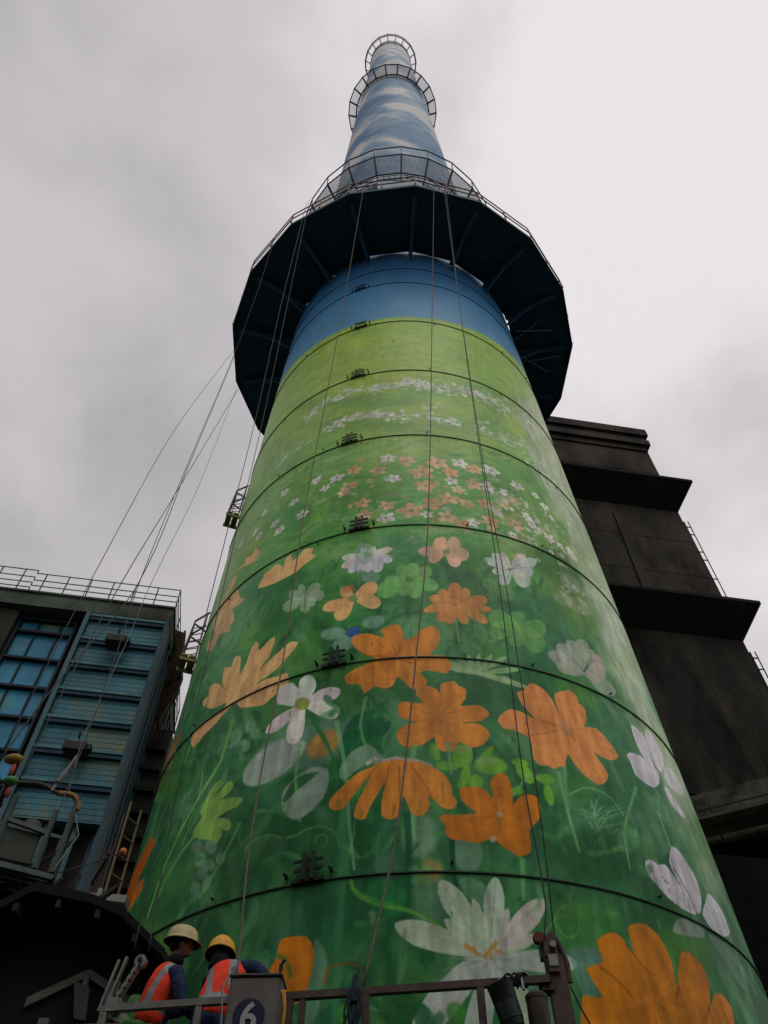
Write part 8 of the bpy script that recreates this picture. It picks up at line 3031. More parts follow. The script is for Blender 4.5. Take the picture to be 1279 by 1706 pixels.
# board-formed pour lines and pilaster strips
for z in (23.6,25.7,30.6): lbox(b,UL,UR+.012,-26.012,-17.188,z,z+.05)
for u in (9.2,12.2): lbox(b,u,u+.25,-17.21,-17.12,22.4,27.0)
part(b,'wall',[M_conc],B3)
def ledge(zt,zu,name='ledge',out=1.0):
    b=MB(); e=out
    inn=[(UL,-26),(UR,-26),(UR,-17.2),(UL,-17.2)]; o=[(UL-e,-26-e),(UR+e*.55,-26-e),(UR+e*.55,-17.2+e),(UL-e,-17.2+e)]
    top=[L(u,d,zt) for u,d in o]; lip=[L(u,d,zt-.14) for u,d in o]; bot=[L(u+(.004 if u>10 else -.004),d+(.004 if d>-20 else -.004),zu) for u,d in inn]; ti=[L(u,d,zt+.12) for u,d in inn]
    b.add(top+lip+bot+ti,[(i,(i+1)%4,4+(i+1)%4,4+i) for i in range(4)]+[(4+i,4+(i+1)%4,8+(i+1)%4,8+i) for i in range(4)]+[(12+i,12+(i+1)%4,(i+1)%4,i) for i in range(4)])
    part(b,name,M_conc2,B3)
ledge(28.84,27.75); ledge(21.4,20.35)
b=MB()
for zt,zb,e in ((34.05,33.5,.30),(33.5,33.15,.16),(33.15,32.75,.24),(32.75,32.4,.08)): lbox(b,UL-e,UR-.1+e,-26-e,-17.2+e,zb,zt)
part(b,'cornice',M_conc,B3)
b=MB(); lbox(b,UL+1,UR-1,-25,-18.6,0,14.05); lbox(b,UL,UR,-26,-17.25,13.3,14.04,0); part(b,'undercroft',M_dark,B3)
b=MB(); 
for (z0,z1) in ((22.3,27.3),(14.6,20.0)):
    b.tube([L(UR+.32,-17.3,z0),L(UR+.32,-17.3,z1)],.022,6); b.tube([L(UR+.16,-17.35,z0),L(UR+.16,-17.35,z1)],.03,6)
    z=z0+.3
    while z<z1: lbar(b,(UR,-17.3,z),(UR+.34,-17.3,z),.035); z+=1.1 if rnd.random()<.6 else .5
part(b,'downpipe',M_black,B3)
b=MB()
for i in range(9):
    u=8+rnd.random()*7; z=15+rnd.random()*4 if i%2 else 23+rnd.random()*3; lbox(b,u,u+rnd.uniform(.03,.10),-17.205,-17.19,z,z+rnd.uniform(.2,.9))
part(b,'pale_patch',mat('lime_streak','36332c',.95),B3)
# elevated walkway in front of the tower foot
W1=empty('elevated_walkway',(7.5,15.1,0),'grimy elevated walkway beam at the foot of the concrete tower','walkway'); W1.matrix_basis=Matrix.Translation(W1.location)
b=MB(); A_=Vector((5.85,15.55,11.0)); Bq=Vector((12.5,12.75,11.0)); dd=(Bq-A_).normalized(); pp=Vector((-dd.y,dd.x,0))
b.bar(A_,Bq,.14,1.1); b.bar(A_-pp*.5+Vector((0,0,-.45)),Bq-pp*.5+Vector((0,0,-.45)),.75,.05)
part(b,'walkway_beam',mat('grimy_beam','4a463e',.9,0,.5,3,.3,10,'17140f',2.5,.9),W1)
b=MB()
for i in range(6):
    p=A_.lerp(Bq,(i+.4)/6)-pp*.57; b.bar(p+Vector((0,0,-.8)),p+Vector((0,0,.02)),.05,.04)
b.bar(A_-pp*.58+Vector((0,0,-.12)),Bq-pp*.58+Vector((0,0,-.12)),.03,.03)
part(b,'strap',M_black,W1)
for f_ in (.25,.75):
    b=MB(); p=A_.lerp(Bq,f_); b.bar((p.x,p.y,0),(p.x,p.y,10.9),.35,.35); part(b,'column',M_wall,W1)
# dark siding under the walkway
b=MB(); 

lbox(b,7,16,-17.15,-16.7,0,12)
o=b.build('siding_shed',mat('black_siding','0c0d0e',.9,0,.6,2,.4,6,spec=.06)); tag(o,'near-black sheeted shed under the elevated walkway','shed')
# ---------------------------------------------------------------- unseen hall added behind the photographer to shade the lower mural
B4=empty('added_shade_hall',(0,-5.0-8,0),'large dark corrugated hall added unseen behind the camera to shade the lower mural','building'); B4.matrix_basis=Matrix.Translation(B4.location)
b=MB(); b.box((0,-5.0-8,10.5/2),(70,16,10.5))
for i in range(70): b.box((-35+i+.5,-5.0+.05,10.5/2),(.5,.1,10.5))
part(b,'wall',mat('shade_hall_sheet','2a3036',.7,0,.3,.5),B4)
b=MB(); b.box((0,-5.0-8,10.5+.3),(71,17,.6)); part(b,'roof',M_wall,B4)
# ---------------------------------------------------------------- suspended gondola with the two painters
M_gl=mat('worn_grey_paint','6f6f6a',.6,.1,.25,8,.15,30,'4a3b30',6,.6)
M_gb=mat('brown_red_steel','4a3c36',.6,.1,.3,8,.15,30,'2a2320',6,.7)
M_box=mat('control_box_grey','64615d',.55,.1,.2,4,.1,30,'4a443c',5,.5)
M_lgrey=mat('galvanised','7e807c',.45,.5,.2,10,.1,40)
def zr(x): return 4.372+.044*x
G1=empty('suspended_gondola',(-.75,7.25,3.2),'long suspended painting gondola marked 6, carrying the two helmeted workers','gondola')
def gp(b,name,m,label=None,**k):
    o=b.build(name,m,G1,**k)
    if label: o['label']=label
    return o
b=MB(); b.bar((-2.62,6.9,zr(-2.62)),(-1.60,6.9,zr(-1.6)),.055,.05); b.bar((-2.62,6.9,zr(-2.62)),(-2.62,7.65,zr(-2.62)),.05,.05); gp(b,'top_rail',M_gl)
b=MB(); b.bar((-1.14,6.9,zr(-1.14)),(1.02,6.9,zr(1.02)),.06,.055); gp(b,'top_rail',M_gb,'dark brown top rail')
for x,w,m in ((-2.60,.055,M_gl),(-1.83,.05,M_gl),(-1.10,.065,M_gb),(-.99,.05,M_gb),(-.48,.06,M_gb),(.45,.06,M_gb)):
    b=MB(); b.bar((x,6.9,zr(x)-.03),(x,6.9,zr(x)-1.12),w,w); gp(b,'rail_post',m)
b=MB()
for h in (.55,1.0): b.bar((-2.6,6.9,zr(-2.6)-h),(1.05,6.9,zr(1.05)-h),.045,.05)
gp(b,'mid_rail',M_gb)
b=MB(); b.bar((-2.62,7.65,zr(-2.62)-.3),(1.05,7.65,zr(1.05)-.3),.05,.05)
for x in (-2.6,-1.2,0,1.05): b.bar((x,7.65,zr(x)-.3),(x,7.65,zr(x)-1.12),.05,.05)
gp(b,'back_rail',M_gb)
b=MB()
for i in range(9):
    y=6.92+i*.09; b.bar((-2.62,y,zr(-2.62)-1.15),(1.1,y,zr(1.1)-1.15),.075,.04)
for x in (-2.5,-1.3,-.1,1.0): b.bar((x,6.88,zr(x)-1.2),(x,7.68,zr(x)-1.2),.06,.06)
gp(b,'deck',M_gb)
# end post with pulley at the right
b=MB(); b.bar((1.12,6.98,zr(1.1)-1.15),(1.09,6.98,4.62),.12,.15); b.box((1.07,6.98,4.66),(.17,.14,.18),None,0,.03); b.bar((1.02,6.98,4.70),(1.13,6.98,4.78),.10,.09); b.box((1.00,6.95,4.37),(.14,.1,.1),None,0,.02)
b.tube([(1.15,6.93,4.72),(1.19,6.93,4.55),(1.19,6.93,4.40)],.022,8); b.box((1.075,6.90,4.545),(.09,.02,.14))
gp(b,'end_post',M_gb)
b=MB(); b.lathe([(0,-.03),(.045,-.03),(.05,-.012),(.035,0),(.05,.012),(.045,.03),(0,.03)],20,(.985,6.93,4.755),0,0,Matrix.Rotation(PI/2,3,'X')); b.bar((.99,6.94,4.74),(1.06,6.96,4.66),.03,.02); gp(b,'pulley',mat('red_oxide','5c2018',.5,.2,.3,10))
b=MB(); b.box((1.075,6.888,4.56),(.075,.012,.09)); b.tube([(1.09,6.90,4.68),(1.09,6.86,4.68)],.028,10); gp(b,'motor_plate',M_lgrey)
b=MB(); b.tube(catm([(.985,6.90,4.74),(1.0,6.89,4.55),(1.03,6.89,4.40)],5),.006,6); b.tube(catm([(1.18,6.92,4.38),(1.24,6.92,4.2),(1.33,6.92,4.0)],5),.007,6); gp(b,'control_cable',M_black,smooth=True)
# control box with the figure 6
b=MB(); b.box((-1.35,6.80,4.11),(.41,.26,.56),None,0,.015); b.box((-1.35,6.80,4.398),(.43,.29,.018),None,0,.005)
CB=gp(b,'control_box',M_box)
b=MB(); b.tube([(-1.37,6.6685,4.10),(-1.37,6.6645,4.10)],.125,40); b.build('number_disc',mat('navy_disc','121a38',.6,0,.1),CB)
cu=bpy.data.curves.new('six','FONT'); cu.body='6'; cu.size=.27; cu.extrude=.003; cu.align_x='CENTER'; cu.offset=.006
tmp=bpy.data.objects.new('six',cu); C.objects.link(tmp); dg=bpy.context.evaluated_depsgraph_get(); me=bpy.data.meshes.new_from_object(tmp.evaluated_get(dg)); bpy.data.objects.remove(tmp)
six=bpy.data.objects.new('number_six',me); me.materials.clear(); me.materials.append(mat('white_lettering','989c9a',.6,0,.08)); C.objects.link(six); six.parent=CB; six.matrix_parent_inverse=Matrix()
_w=Matrix.Translation((-1.37,6.661,4.005))@Matrix.Rotation(PI/2,4,'X'); six.matrix_parent_inverse=Matrix.Identity(4)
six.matrix_basis=Matrix.Translation((.75,-7.25,-3.2))@_w if False else _w
six.matrix_parent_inverse=Matrix.Translation((.75,-7.25,-3.2)).inverted()@Matrix.Translation((.75,-7.25,-3.2))
b=MB(); b.tube([(-1.17,6.72,4.41),(-1.16,6.72,4.50),(-1.14,6.72,4.53)],.014,8); b.build('lever',M_black,CB)
b=MB(); b.box((-1.545,6.70,4.44),(.04,.03,.06),None,0,.005); b.tube([(-1.55,6.70,4.44),(-1.53,6.71,4.51)],.012,6); b.tube(catm([(-1.56,6.68,4.42),(-1.60,6.65,4.3),(-1.58,6.66,4.1),(-1.57,6.66,3.9)],4),.008,6); b.build('rope_shackle',M_lgrey,CB)
b=MB()
for x in (-1.12,-1.14): b.tube(catm([(x,6.72,4.3),(-1.10,6.70,4.15),(-1.12,6.7,3.9)],4),.012,6)
b.build('yellow_cable',mat('yellow_cable','b07a20',.6),CB,smooth=True)
# hoist arm at the left end
b=MB(); o0=Vector((-2.60,7.05,4.33)); o1=Vector((-2.45,7.05,4.68)); dv=(o1-o0).normalized()
b.bar(o0,o1,.03,.085,0,(0,1,0)); b.tube([o1+Vector((0,-.03,0)),o1+Vector((0,.03,0))],.052,14)
b.bar((-2.66,7.05,4.28),(-2.58,7.05,4.72),.02,.045,0,(0,1,0)); b.bar((-2.71,7.05,4.3),(-2.645,7.05,4.70),.02,.03,0,(0,1,0)); b.box((-2.59,7.05,4.35),(.13,.12,.10),None,0,.02)
HA=gp(b,'hoist_arm',M_lgrey)
b=MB(); 
for i in range(5):
    for s_ in (-1,1):
        p=o0.lerp(o1,.2+.17*i)+Vector((s_*.018,0,0)); b.tube([p+Vector((0,-.046,0)),p+Vector((0,-.020,0))],.010,8)
b.tube([o1+Vector((.0,-.05,0)),o1+Vector((0,-.034,0))],.02,12); b.build('bolt',M_black,HA)
b=MB(); b.lathe([(0,0),(.07,0),(.085,.06),(.085,.26),(.06,.33),(.0,.34)],18,(-2.48,7.25,4.15)); gp(b,'hoist_motor',mat('green_motor','2f6a30',.5,0,.3,6),smooth=True)
# things hung on and kept in the gondola
b=MB(); P=[(.085,0),(.088,.02),(.105,.30),(.11,.31),(.10,.31),(.095,.05),(0,.04)]
rotb=Matrix.Rotation(R(-14),3,'Y')
b.lathe([(0,0)]+P,22,(.68,6.80,4.035),0,0,rotb); bk=b.build('bucket',mat('black_bucket','16201c',.5,0,.2,6),auto=40); tag(bk,'dark green-black bucket hooked askew on the gondola rail','bucket')
b=MB(); b.tube([(.62,6.84,4.36),(.60,6.85,4.40),(.62,6.88,4.43)],.006,6); b.tube([(.79,6.82,4.31),(.79,6.86,4.42)],.012,6); b.build('handle',M_lgrey,bk)
b=MB(); b.lathe([(0,0),(.08,0),(.085,.02),(.085,.24),(.09,.245),(.09,.27),(.07,.29),(0,.29)],22,(.885,6.84,4.00)); cn=b.build('paint_can',mat('brown_can','3a3430',.5,.2,.2,6),auto=40); tag(cn,'brown lidded paint can beside the bucket at the gondola end post','can')
b=MB(); b.box((.99,6.9,4.02),(.06,.1,.10),None,0,.02); o=b.build('blue_rag',mat('teal_rag','2c5c68',.9)); tag(o,'small teal rag wedged beside the gondola end post','rag')
b=MB()
for i in range(7):
    x=.73+rnd.uniform(-.07,.07); b.tube(catm([(x-.05,6.86,zr(x)-.05),(x,6.85,zr(x)+.04),(x+.05,6.90,zr(x)+.03),(x+.03,6.93,zr(x)-.04)],4),.010,6)
o=b.build('tied_cord',M_black,smooth=True); tag(o,'black cord knotted round the gondola rail above the bucket','cord')
b=MB()
b.tube(catm([(-.56,6.87,4.47),(-.58,6.85,4.36),(-.57,6.84,4.25)],5),[.02]*10+[.035],8)
for i in range(9):
    x0=-.56+rnd.uniform(-.05,.04); b.tube(catm([(x0,6.85,4.36),(x0+rnd.uniform(-.05,.03),6.84,4.2),(x0+rnd.uniform(-.09,.02),6.84,4.08),(x0+rnd.uniform(-.1,.03),6.85,3.88)],5),rnd.uniform(.008,.016),6)
o=b.build('safety_harness',mat('harness_webbing','1c2630',.85,0,.3,12),smooth=True); tag(o,'dark safety harness hanging over the middle of the gondola rail','harness')
b=MB(); b.lathe([(0,0),(.10,.01),(.13,.08),(.12,.2),(.09,.28),(.04,.31),(0,.31)],16,(-2.60,7.18,4.02),0,0,Matrix.Rotation(R(12),3,'Y')); 
for i in range(4): b.tube(catm([(-2.70,7.08,4.05+.05*i),(-2.62,7.04,4.1+.05*i),(-2.52,7.08,4.07+.05*i)],4),.012,6)
o=b.build('cloth_sack',mat('pale_green_sack','5d6a52',.95,0,.3,6,.5,12),smooth=True); tag(o,'pale green sack slumped at the left end of the gondola','sack')
b=MB(); b.lathe([(0,0),(.10,0),(.11,.22),(.105,.24),(.09,.22),(0,.20)],18,(-2.40,7.12,3.98)); o=b.build('paint_tub',mat('green_plastic','1f6a28',.4,0,.15,6),auto=40); tag(o,'green plastic tub behind the left gondola rail','tub')
# ---------------------------------------------------------------- people
def skin(name,verts,edges,radii,sub=2):
    me=bpy.data.meshes.new(name); me.from_pydata([tuple(v) for v in verts],edges,[]); o=bpy.data.objects.new(name,me); C.objects.link(o)
    m=o.modifiers.new('s','SKIN'); s=o.modifiers.new('u','SUBSURF'); s.levels=sub; s.render_levels=sub
    for i,r in enumerate(radii): me.skin_vertices[0].data[i].radius=(r if isinstance(r,tuple) else (r,r))
    me.skin_vertices[0].data[0].use_root=True
    dg=bpy.context.evaluated_depsgraph_get(); out=bpy.data.meshes.new_from_object(o.evaluated_get(dg)); bpy.data.objects.remove(o); return out
def remesh(mes,vox,name,smooth=4):
    bm=bmesh.new()
    for m in mes:
        b2=bmesh.new(); b2.from_mesh(m); bmesh.ops.recalc_face_normals(b2,faces=b2.faces)
        if b2.calc_volume(signed=True)<0: bmesh.ops.reverse_faces(b2,faces=b2.faces)
        b2.to_mesh(m); b2.free(); bm.from_mesh(m)
    me=bpy.data.meshes.new(name); bm.to_mesh(me); bm.free(); o=bpy.data.objects.new(name,me); C.objects.link(o)
    r=o.modifiers.new('r','REMESH'); r.mode='VOXEL'; r.voxel_size=vox; r.use_smooth_shade=True
    if smooth: s=o.modifiers.new('sm','SMOOTH'); s.iterations=smooth; s.factor=.5
    dg=bpy.context.evaluated_depsgraph_get(); out=bpy.data.meshes.new_from_object(o.evaluated_get(dg)); bpy.data.objects.remove(o); out.name=name; return out
def ell(c,r,rot=None,seg=24):
    me=bpy.data.meshes.new('e'); bm=bmesh.new(); bmesh.ops.create_uvsphere(bm,u_segments=seg,v_segments=seg//2,radius=1)
    for v in bm.verts:
        p=Vector((v.co.x*r[0],v.co.y*r[1],v.co.z*r[2])); v.co=(rot@p if rot else p)+Vector(c)
    bm.to_mesh(me); bm.free(); return me
M_skin=mat('skin','8a5f48',.6,0,.08,20,.05); M_suit=mat('navy_work_cloth','1c2c48',.9,0,.25,8,.2,40); M_vest=mat('orange_red_vest','e03c1e',.75,0,.2,6,.15,40); M_refl=mat('grey_reflective_tape','7c8484',.5,.2,.1,10,.2,80)
M_scarf=mat('dark_scarf','17171c',.95,0,.3,10,.4,60); M_glove=mat('work_glove','26262a',.9,0,.3,20)
def person(name,J,face,helmet_tilt,hcol,label,headcloth,hold=None,vestslant=0):
    """J: joints in metres; face: heading of the head; body is one continuous mesh"""
    J={k:Vector(v) for k,v in J.items()}
    root=empty(name,(J['pelvis'].x,J['pelvis'].y,J['ankL'].z-.08),label,'person','painters in the gondola')
    # body: one skinned figure
    def chain(rs,extra_hands=True):
        V=[];E=[];RR=[]
        def a(p,r,par=None):
            V.append(p); RR.append(r)
            if par is not None: E.append((par,len(V)-1))
            return len(V)-1
        pe=a(J['pelvis'],rs['pelvis']); wa=a(J['waist'],rs['waist'],pe); ch=a(J['chest'],rs['chest'],wa); nb=a(J['neck'],rs['neckb'],ch)
        if rs.get('head',0): hd=a(J['head']-Vector((0,0,.06)),rs['neck'],nb)
        for s in 'LR':
            sh=a(J['sh'+s],rs['sh'],ch); el=a(J['el'+s],rs['el'],sh); mid=(J['el'+s]+J['wr'+s])/2; mi=a(mid,rs['el']*.93,el); wr=a(J['wr'+s],rs['wr'],mi)
            if extra_hands:
                d=(J['wr'+s]-J['el'+s]).normalized(); side=d.cross(Vector((0,0,1))); side=side.normalized() if side.length>.1 else Vector((1,0,0)); nrm=side.cross(d)
                palm=a(J['wr'+s]+d*.05,(.034,.020),wr)
                for j,(u,l1) in enumerate(((-.030,.036),(-.010,.041),(.011,.038),(.030,.030))):
                    k0=a(J['wr'+s]+d*.092+side*u,.0098,palm); k1=a(V[k0]+d*l1*.75-nrm*l1*.35,.0088,k0); k2=a(V[k1]+d*l1*.25-nrm*l1*.75,.008,k1); a(V[k2]-d*l1*.35-nrm*l1*.4,.0075,k2)
                t0=a(J['wr'+s]+d*.035-side*.036,.0115,palm); t1=a(V[t0]+d*.032-side*.014-nrm*.018,.0100,t0); a(V[t1]+d*.022+side*.008-nrm*.016,.009,t1)
            hp=a(J['hip'+s],rs['hip'],pe); kn=a(J['kn'+s],rs['kn'],hp); an=a(J['ank'+s],rs['an'],kn); a(J['ank'+s]+J['foot']*.16-Vector((0,0,.05)),rs['an']*.8,an)
        return V,E,RR
    V,E,RR=chain(dict(pelvis=(.125,.095),waist=(.115,.085),chest=(.135,.095),neckb=.058,neck=.052,head=1,sh=.052,el=.040,wr=.026,hip=.078,kn=.052,an=.036))
    f=Vector(face).normalized(); rt=f.cross(Vector((0,0,1))).normalized(); up=rt.cross(f); RH=Matrix((rt,f,up)).transposed()
    hc=J['head']
    head=[ell(hc,(.074,.092,.112),RH),ell(hc+f*.025-up*.062,(.052,.060,.052),RH),ell(hc+f*.098-up*.018,(.012,.020,.024),RH,12),ell(hc+f*.088-up*.052,(.024,.012,.008),RH,12),ell(hc+f*.080-up*.085,(.022,.018,.016),RH,12),
          ell(hc+f*.082+up*.026,(.055,.014,.010),RH,12)]+[ell(hc+rt*s*.076-f*.004-up*.012,(.010,.018,.030),RH,12) for s in (-1,1)]
    me=remesh([skin('b',V,E,RR)]+head,.0085,'body',3)
    bo=bpy.data.objects.new('body',me); C.objects.link(bo); me.materials.append(M_skin); bo.parent=root; bo.matrix_parent_inverse=root.matrix_basis.inverted()
    def child(me,nm,m,ms=None):
        o=bpy.data.objects.new(nm,me); C.objects.link(o); ix=[p_.material_index for p_ in me.polygons]; me.materials.clear()
        for q in (m if isinstance(m,list) else [m]): me.materials.append(q)
        me.polygons.foreach_set('material_index',ix)
        o.parent=root; o.matrix_parent_inverse=root.matrix_basis.inverted(); return o
    # work clothes: looser skin over torso, arms and legs
    jj=lambda *n: [J[i] for i in n]
    def limb(pts,rr): return skin('s',pts,[(i,i+1) for i in range(len(pts)-1)],rr)
    ms=[limb([J['pelvis']-Vector((0,0,.13))]+jj('pelvis','waist','chest','neck'),[(.15,.12),(.165,.130),(.150,.118),(.165,.125),.070])]
    for s in 'LR':
        ms.append(limb([J['chest'].lerp(J['sh'+s],.45),J['sh'+s],J['sh'+s].lerp(J['el'+s],.5),J['el'+s],J['el'+s].lerp(J['wr'+s],.5),J['wr'+s]],[.080,.076,.066,.060,.054,.046]))
        ms.append(limb([J['pelvis'].lerp(J['hip'+s],.6),J['hip'+s]-Vector((0,0,.03)),J['kn'+s],J['ank'+s],J['ank'+s]-Vector((0,0,.03))],[.12,.105,.080,.070,.068]))
    su=remesh(ms,.012,'work_clothes',4)
    for v in su.vertices:
        n_=noise.noise(v.co*9)+.6*noise.noise(Vector((v.co.x*22,v.co.y*22,v.co.z*40))); v.co+=v.normal*(.010*n_)
    child(su,'work_clothes',M_suit)
    # vest
    axis=(J['neck']-J['pelvis']).normalized(); shv=(J['shR']-J['shL']).normalized(); back=shv.cross(axis).normalized()
    V=[J['pelvis']+axis*.02,J['waist'],J['chest'],J['neck']-axis*.03,J['shL']*.94+J['chest']*.06,J['shR']*.94+J['chest']*.06]; E=[(0,1),(1,2),(2,3),(2,4),(2,5)]
    ve=remesh([skin('v',V,E,[(.176,.148),(.172,.142),(.186,.150),.082,.088,.088])],.0075,'hi_vis_vest',4)
    bm=bmesh.new(); bm.from_mesh(ve); o0=J['pelvis']; Lt=(J['neck']-o0).length; hw=(J['shR']-J['shL']).length/2
    kill=[]
    for fc in bm.faces:
        c=fc.calc_center_median()-(J['chest']); u=c.dot(shv); t=(fc.calc_center_median()-o0).dot(axis)/Lt
        if abs(u)>hw*1.02 or t<.02 or t>1.02: kill.append(fc); continue
        mi=0
        if .26<t<.36: mi=1
        q=abs(u)-(hw*.52+vestslant*(t-.6)); 
        if abs(q)<.028 and t>.30: mi=1
        fc.material_index=mi
    bmesh.ops.delete(bm,geom=kill,context='FACES')
    for v in bm.verts:
        v.co+=v.normal*(.006*noise.noise(v.co*14))
    bm.to_mesh(ve); bm.free(); child(ve,'hi_vis_vest',[M_vest,M_refl]); 
    # head cloth / hair
    if headcloth:
        hcme=remesh([ell(hc-f*.016+up*.004,(.088,.098,.108),RH),ell(hc-f*.03-up*.08,(.080,.078,.070),RH)]+[ell(hc-f*.01-up*.12,(.092,.088,.05),RH)],.012,'head_scarf',3)
        bm=bmesh.new(); bm.from_mesh(hcme); bmesh.ops.delete(bm,geom=[q for q in bm.faces if (q.calc_center_median()-hc).dot(f)>.052],context='FACES'); bm.to_mesh(hcme); bm.free(); child(hcme,'head_scarf',M_scarf)
    else:
        hm=remesh([ell(hc-f*.012+up*.012,(.080,.094,.110),RH)],.010,'hair',2)
        bm=bmesh.new(); bm.from_mesh(hm); bmesh.ops.delete(bm,geom=[q for q in bm.faces if (q.calc_center_median()-hc).dot(f)>.03 or (q.calc_center_median()-hc).dot(up)<-.07],context='FACES'); bm.to_mesh(hm); bm.free(); child(hm,'hair',mat('dark_hair','14110f',.9))
        nk=remesh([ell(J['neck']*.55+hc*.45-Vector((0,0,.05)),(.080,.080,.060),RH)],.012,'collar',2); child(nk,'collar',M_scarf)
    for s in (-1,1):
        o=child(ell(hc+f*.087+rt*s*.030+up*.006,(.013,.009,.009),RH,12),'eye',mat('eye','c8c4bc',.3) if 'eye' not in bpy.data.materials else bpy.data.materials['eye'])
    # helmet: dome, brim, ridge
    b=MB(); RT=Matrix.Rotation(helmet_tilt,3,rt)@RH; hh=hc+up*.028
    prof=[(.150,-.012),(.156,-.006),(.142,.004),(.136,.02),(.132,.05),(.120,.088),(.094,.118),(.055,.137),(.015,.143),(0,.1435)]
    n=40; base=len(b.v)
    for r,z in prof:
        for k in range(n):
            a_=2*PI*k/n; x=math.cos(a_)*r*.92; y=math.sin(a_)*r*1.06
            if z<.003: y+=.028*max(0,math.sin(a_))**3
            zz=z+(.006*math.exp(-((abs(math.cos(a_)*r)-.035)/.012)**2)+.009*math.exp(-(math.cos(a_)*r/.014)**2) if z>.06 else 0)
            b.v.append(tuple(hh+RT@Vector((x,y,zz-.004))))
    for i in range(len(prof)-1):
        for k in range(n): b.f.append((base+i*n+k,base+i*n+(k+1)%n,base+(i+1)*n+(k+1)%n,base+(i+1)*n+k)); b.m.append(0)
    inner=len(b.v)
    for r,z in ((.146,-.012),(.128,.0),(.120,.04),(.08,.10),(0,.12)):
        for k in range(n): a_=2*PI*k/n; b.v.append(tuple(hh+RT@Vector((math.cos(a_)*r*.92,math.sin(a_)*r*1.06,z-.006))))
    for i in range(4):
        for k in range(n): b.f.append((inner+i*n+k,inner+(i+1)*n+k,inner+(i+1)*n+(k+1)%n,inner+i*n+(k+1)%n)); b.m.append(1)
    me=bpy.data.meshes.new('safety_helmet'); me.from_pydata(b.v,[],b.f); 
    child(me,'safety_helmet',[mat('helmet_'+name+hcol,hcol,.42,0,.12,5,.05,20,'4a4436',9,.35),M_dark]); me.polygons.foreach_set('material_index',b.m); me.polygons.foreach_set('use_smooth',[True]*len(me.polygons))
    # shoes
    for s in 'LR':
        c=J['ank'+s]+J['foot']*.07-Vector((0,0,.045)); fr=J['foot']; q=Matrix((fr.cross(Vector((0,0,1))).normalized(),fr,Vector((0,0,1)))).transposed()
        child(remesh([ell(c,(.052,.14,.045),q),ell(c-fr*.05+Vector((0,0,.04)),(.05,.065,.06),q)],.012,'shoe',2),'shoe',M_black)
    return root
DK=lambda x: zr(x)-1.13
def D2(x): return Vector((x,0,0))
h1=Vector((.72,.69,0)).normalized(); r1=Vector((h1.y,-h1.x,0))
P1=Vector((-2.34,7.26,4.18)); c1=Vector((-2.27,7.27,4.57))
J1=dict(pelvis=P1,waist=(-2.32,7.26,4.35),chest=c1,neck=(-2.245,7.275,4.76),head=(-2.20,7.29,4.925),
 shL=c1-r1*.185+Vector((0,0,.10)),shR=c1+r1*.185+Vector((0,0,.09)),elL=c1-r1*.22+h1*.16+Vector((0,0,-.12)),elR=c1+r1*.25+h1*.05+Vector((0,0,-.18)),
 wrL=c1-r1*.12+h1*.34+Vector((0,0,-.06)),wrR=c1+r1*.16+h1*.26+Vector((0,0,-.22)),
 hipL=P1-r1*.09,hipR=P1+r1*.09,knL=P1-r1*.11+h1*.04-Vector((0,0,.42)),knR=P1+r1*.11+h1*.03-Vector((0,0,.42)),ankL=P1-r1*.12-Vector((0,0,.80)),ankR=P1+r1*.12-Vector((0,0,.80)),foot=h1)
person('person',J1,(.93,.30,.05),R(-6),'b0a274','worker in a cream helmet and orange vest standing at the left end of the gondola',False,vestslant=.10)
h2=Vector((.10,.99,0)).normalized(); r2=Vector((h2.y,-h2.x,0))
P2=Vector((-1.79,7.08,4.17)); c2=Vector((-1.715,7.20,4.57))
J2=dict(pelvis=P2,waist=(-1.78,7.12,4.34),chest=c2,neck=(-1.75,7.26,4.72),head=(-1.83,7.32,4.83),
 shL=c2-r2*.18+Vector((.0,.02,.04)),shR=c2+r2*.185+Vector((0,0,.13)),elL=c2-r2*.18+h2*.20+Vector((0,0,-.14)),elR=(-1.36,7.22,4.60),
 wrL=c2-r2*.02+h2*.36+Vector((0,0,-.05)),wrR=(-1.29,7.14,4.44),
 hipL=P2-r2*.09,hipR=P2+r2*.09,knL=P2-r2*.11+h2*.10-Vector((0,0,.41)),knR=P2+r2*.11+h2*.10-Vector((0,0,.41)),ankL=P2-r2*.12-Vector((0,0,.79)),ankR=P2+r2*.12-Vector((0,0,.79)),foot=h2)
person('person',J2,(-.15,.93,-.30),R(8),'d8a028','worker in a yellow helmet and orange vest bending over the rail',True,vestslant=.02)
b=MB(); b.tube([(-1.265,7.10,4.40),(-1.25,7.09,4.52),(-1.235,7.09,4.60)],[.011,.012,.008],8); b.box((-1.228,7.09,4.63),(.035,.02,.06),None,0,.006)
o=b.build('paint_brush',M_black); tag(o,'black handled paint brush held by the worker in the yellow helmet','brush')
# ---------------------------------------------------------------- second gondola at the far left
G2=empty('suspended_gondola',(-5.0,8.05,6.3),'empty grey-green suspended gondola in front of the blue building at the left edge','gondola')
e=Vector((.88,.475,0)); nf=Vector((.475,-.88,0)); O=Vector((-4.22,8.50,6.30))
def q(u,d,z): return O+e*u+nf*d+Vector((0,0,z))
M_g2=mat('grey_green_paint','46544e',.6,.1,.25,8,.2,30,'3a3a30',6,.6)
def g2(b,name,m,label=None,**k):
    o=b.build(name,m,G2,**k)
    if label: o['label']=label
b=MB(); b.bar(q(-1.9,0,0),q(0,0,-.06),.07,.06); b.bar(q(-1.9,-.7,0),q(0,-.7,-.06),.06,.06)
for u in (-1.9,-1.2,-.6,0): b.bar(q(u,0,-.02),q(u,-.7,-.02),.05,.05)
for i in range(5): b.bar(q(-1.9,-.1-.13*i,.03),q(0,-.1-.13*i,-.02),.11,.02)
g2(b,'deck',M_g2)
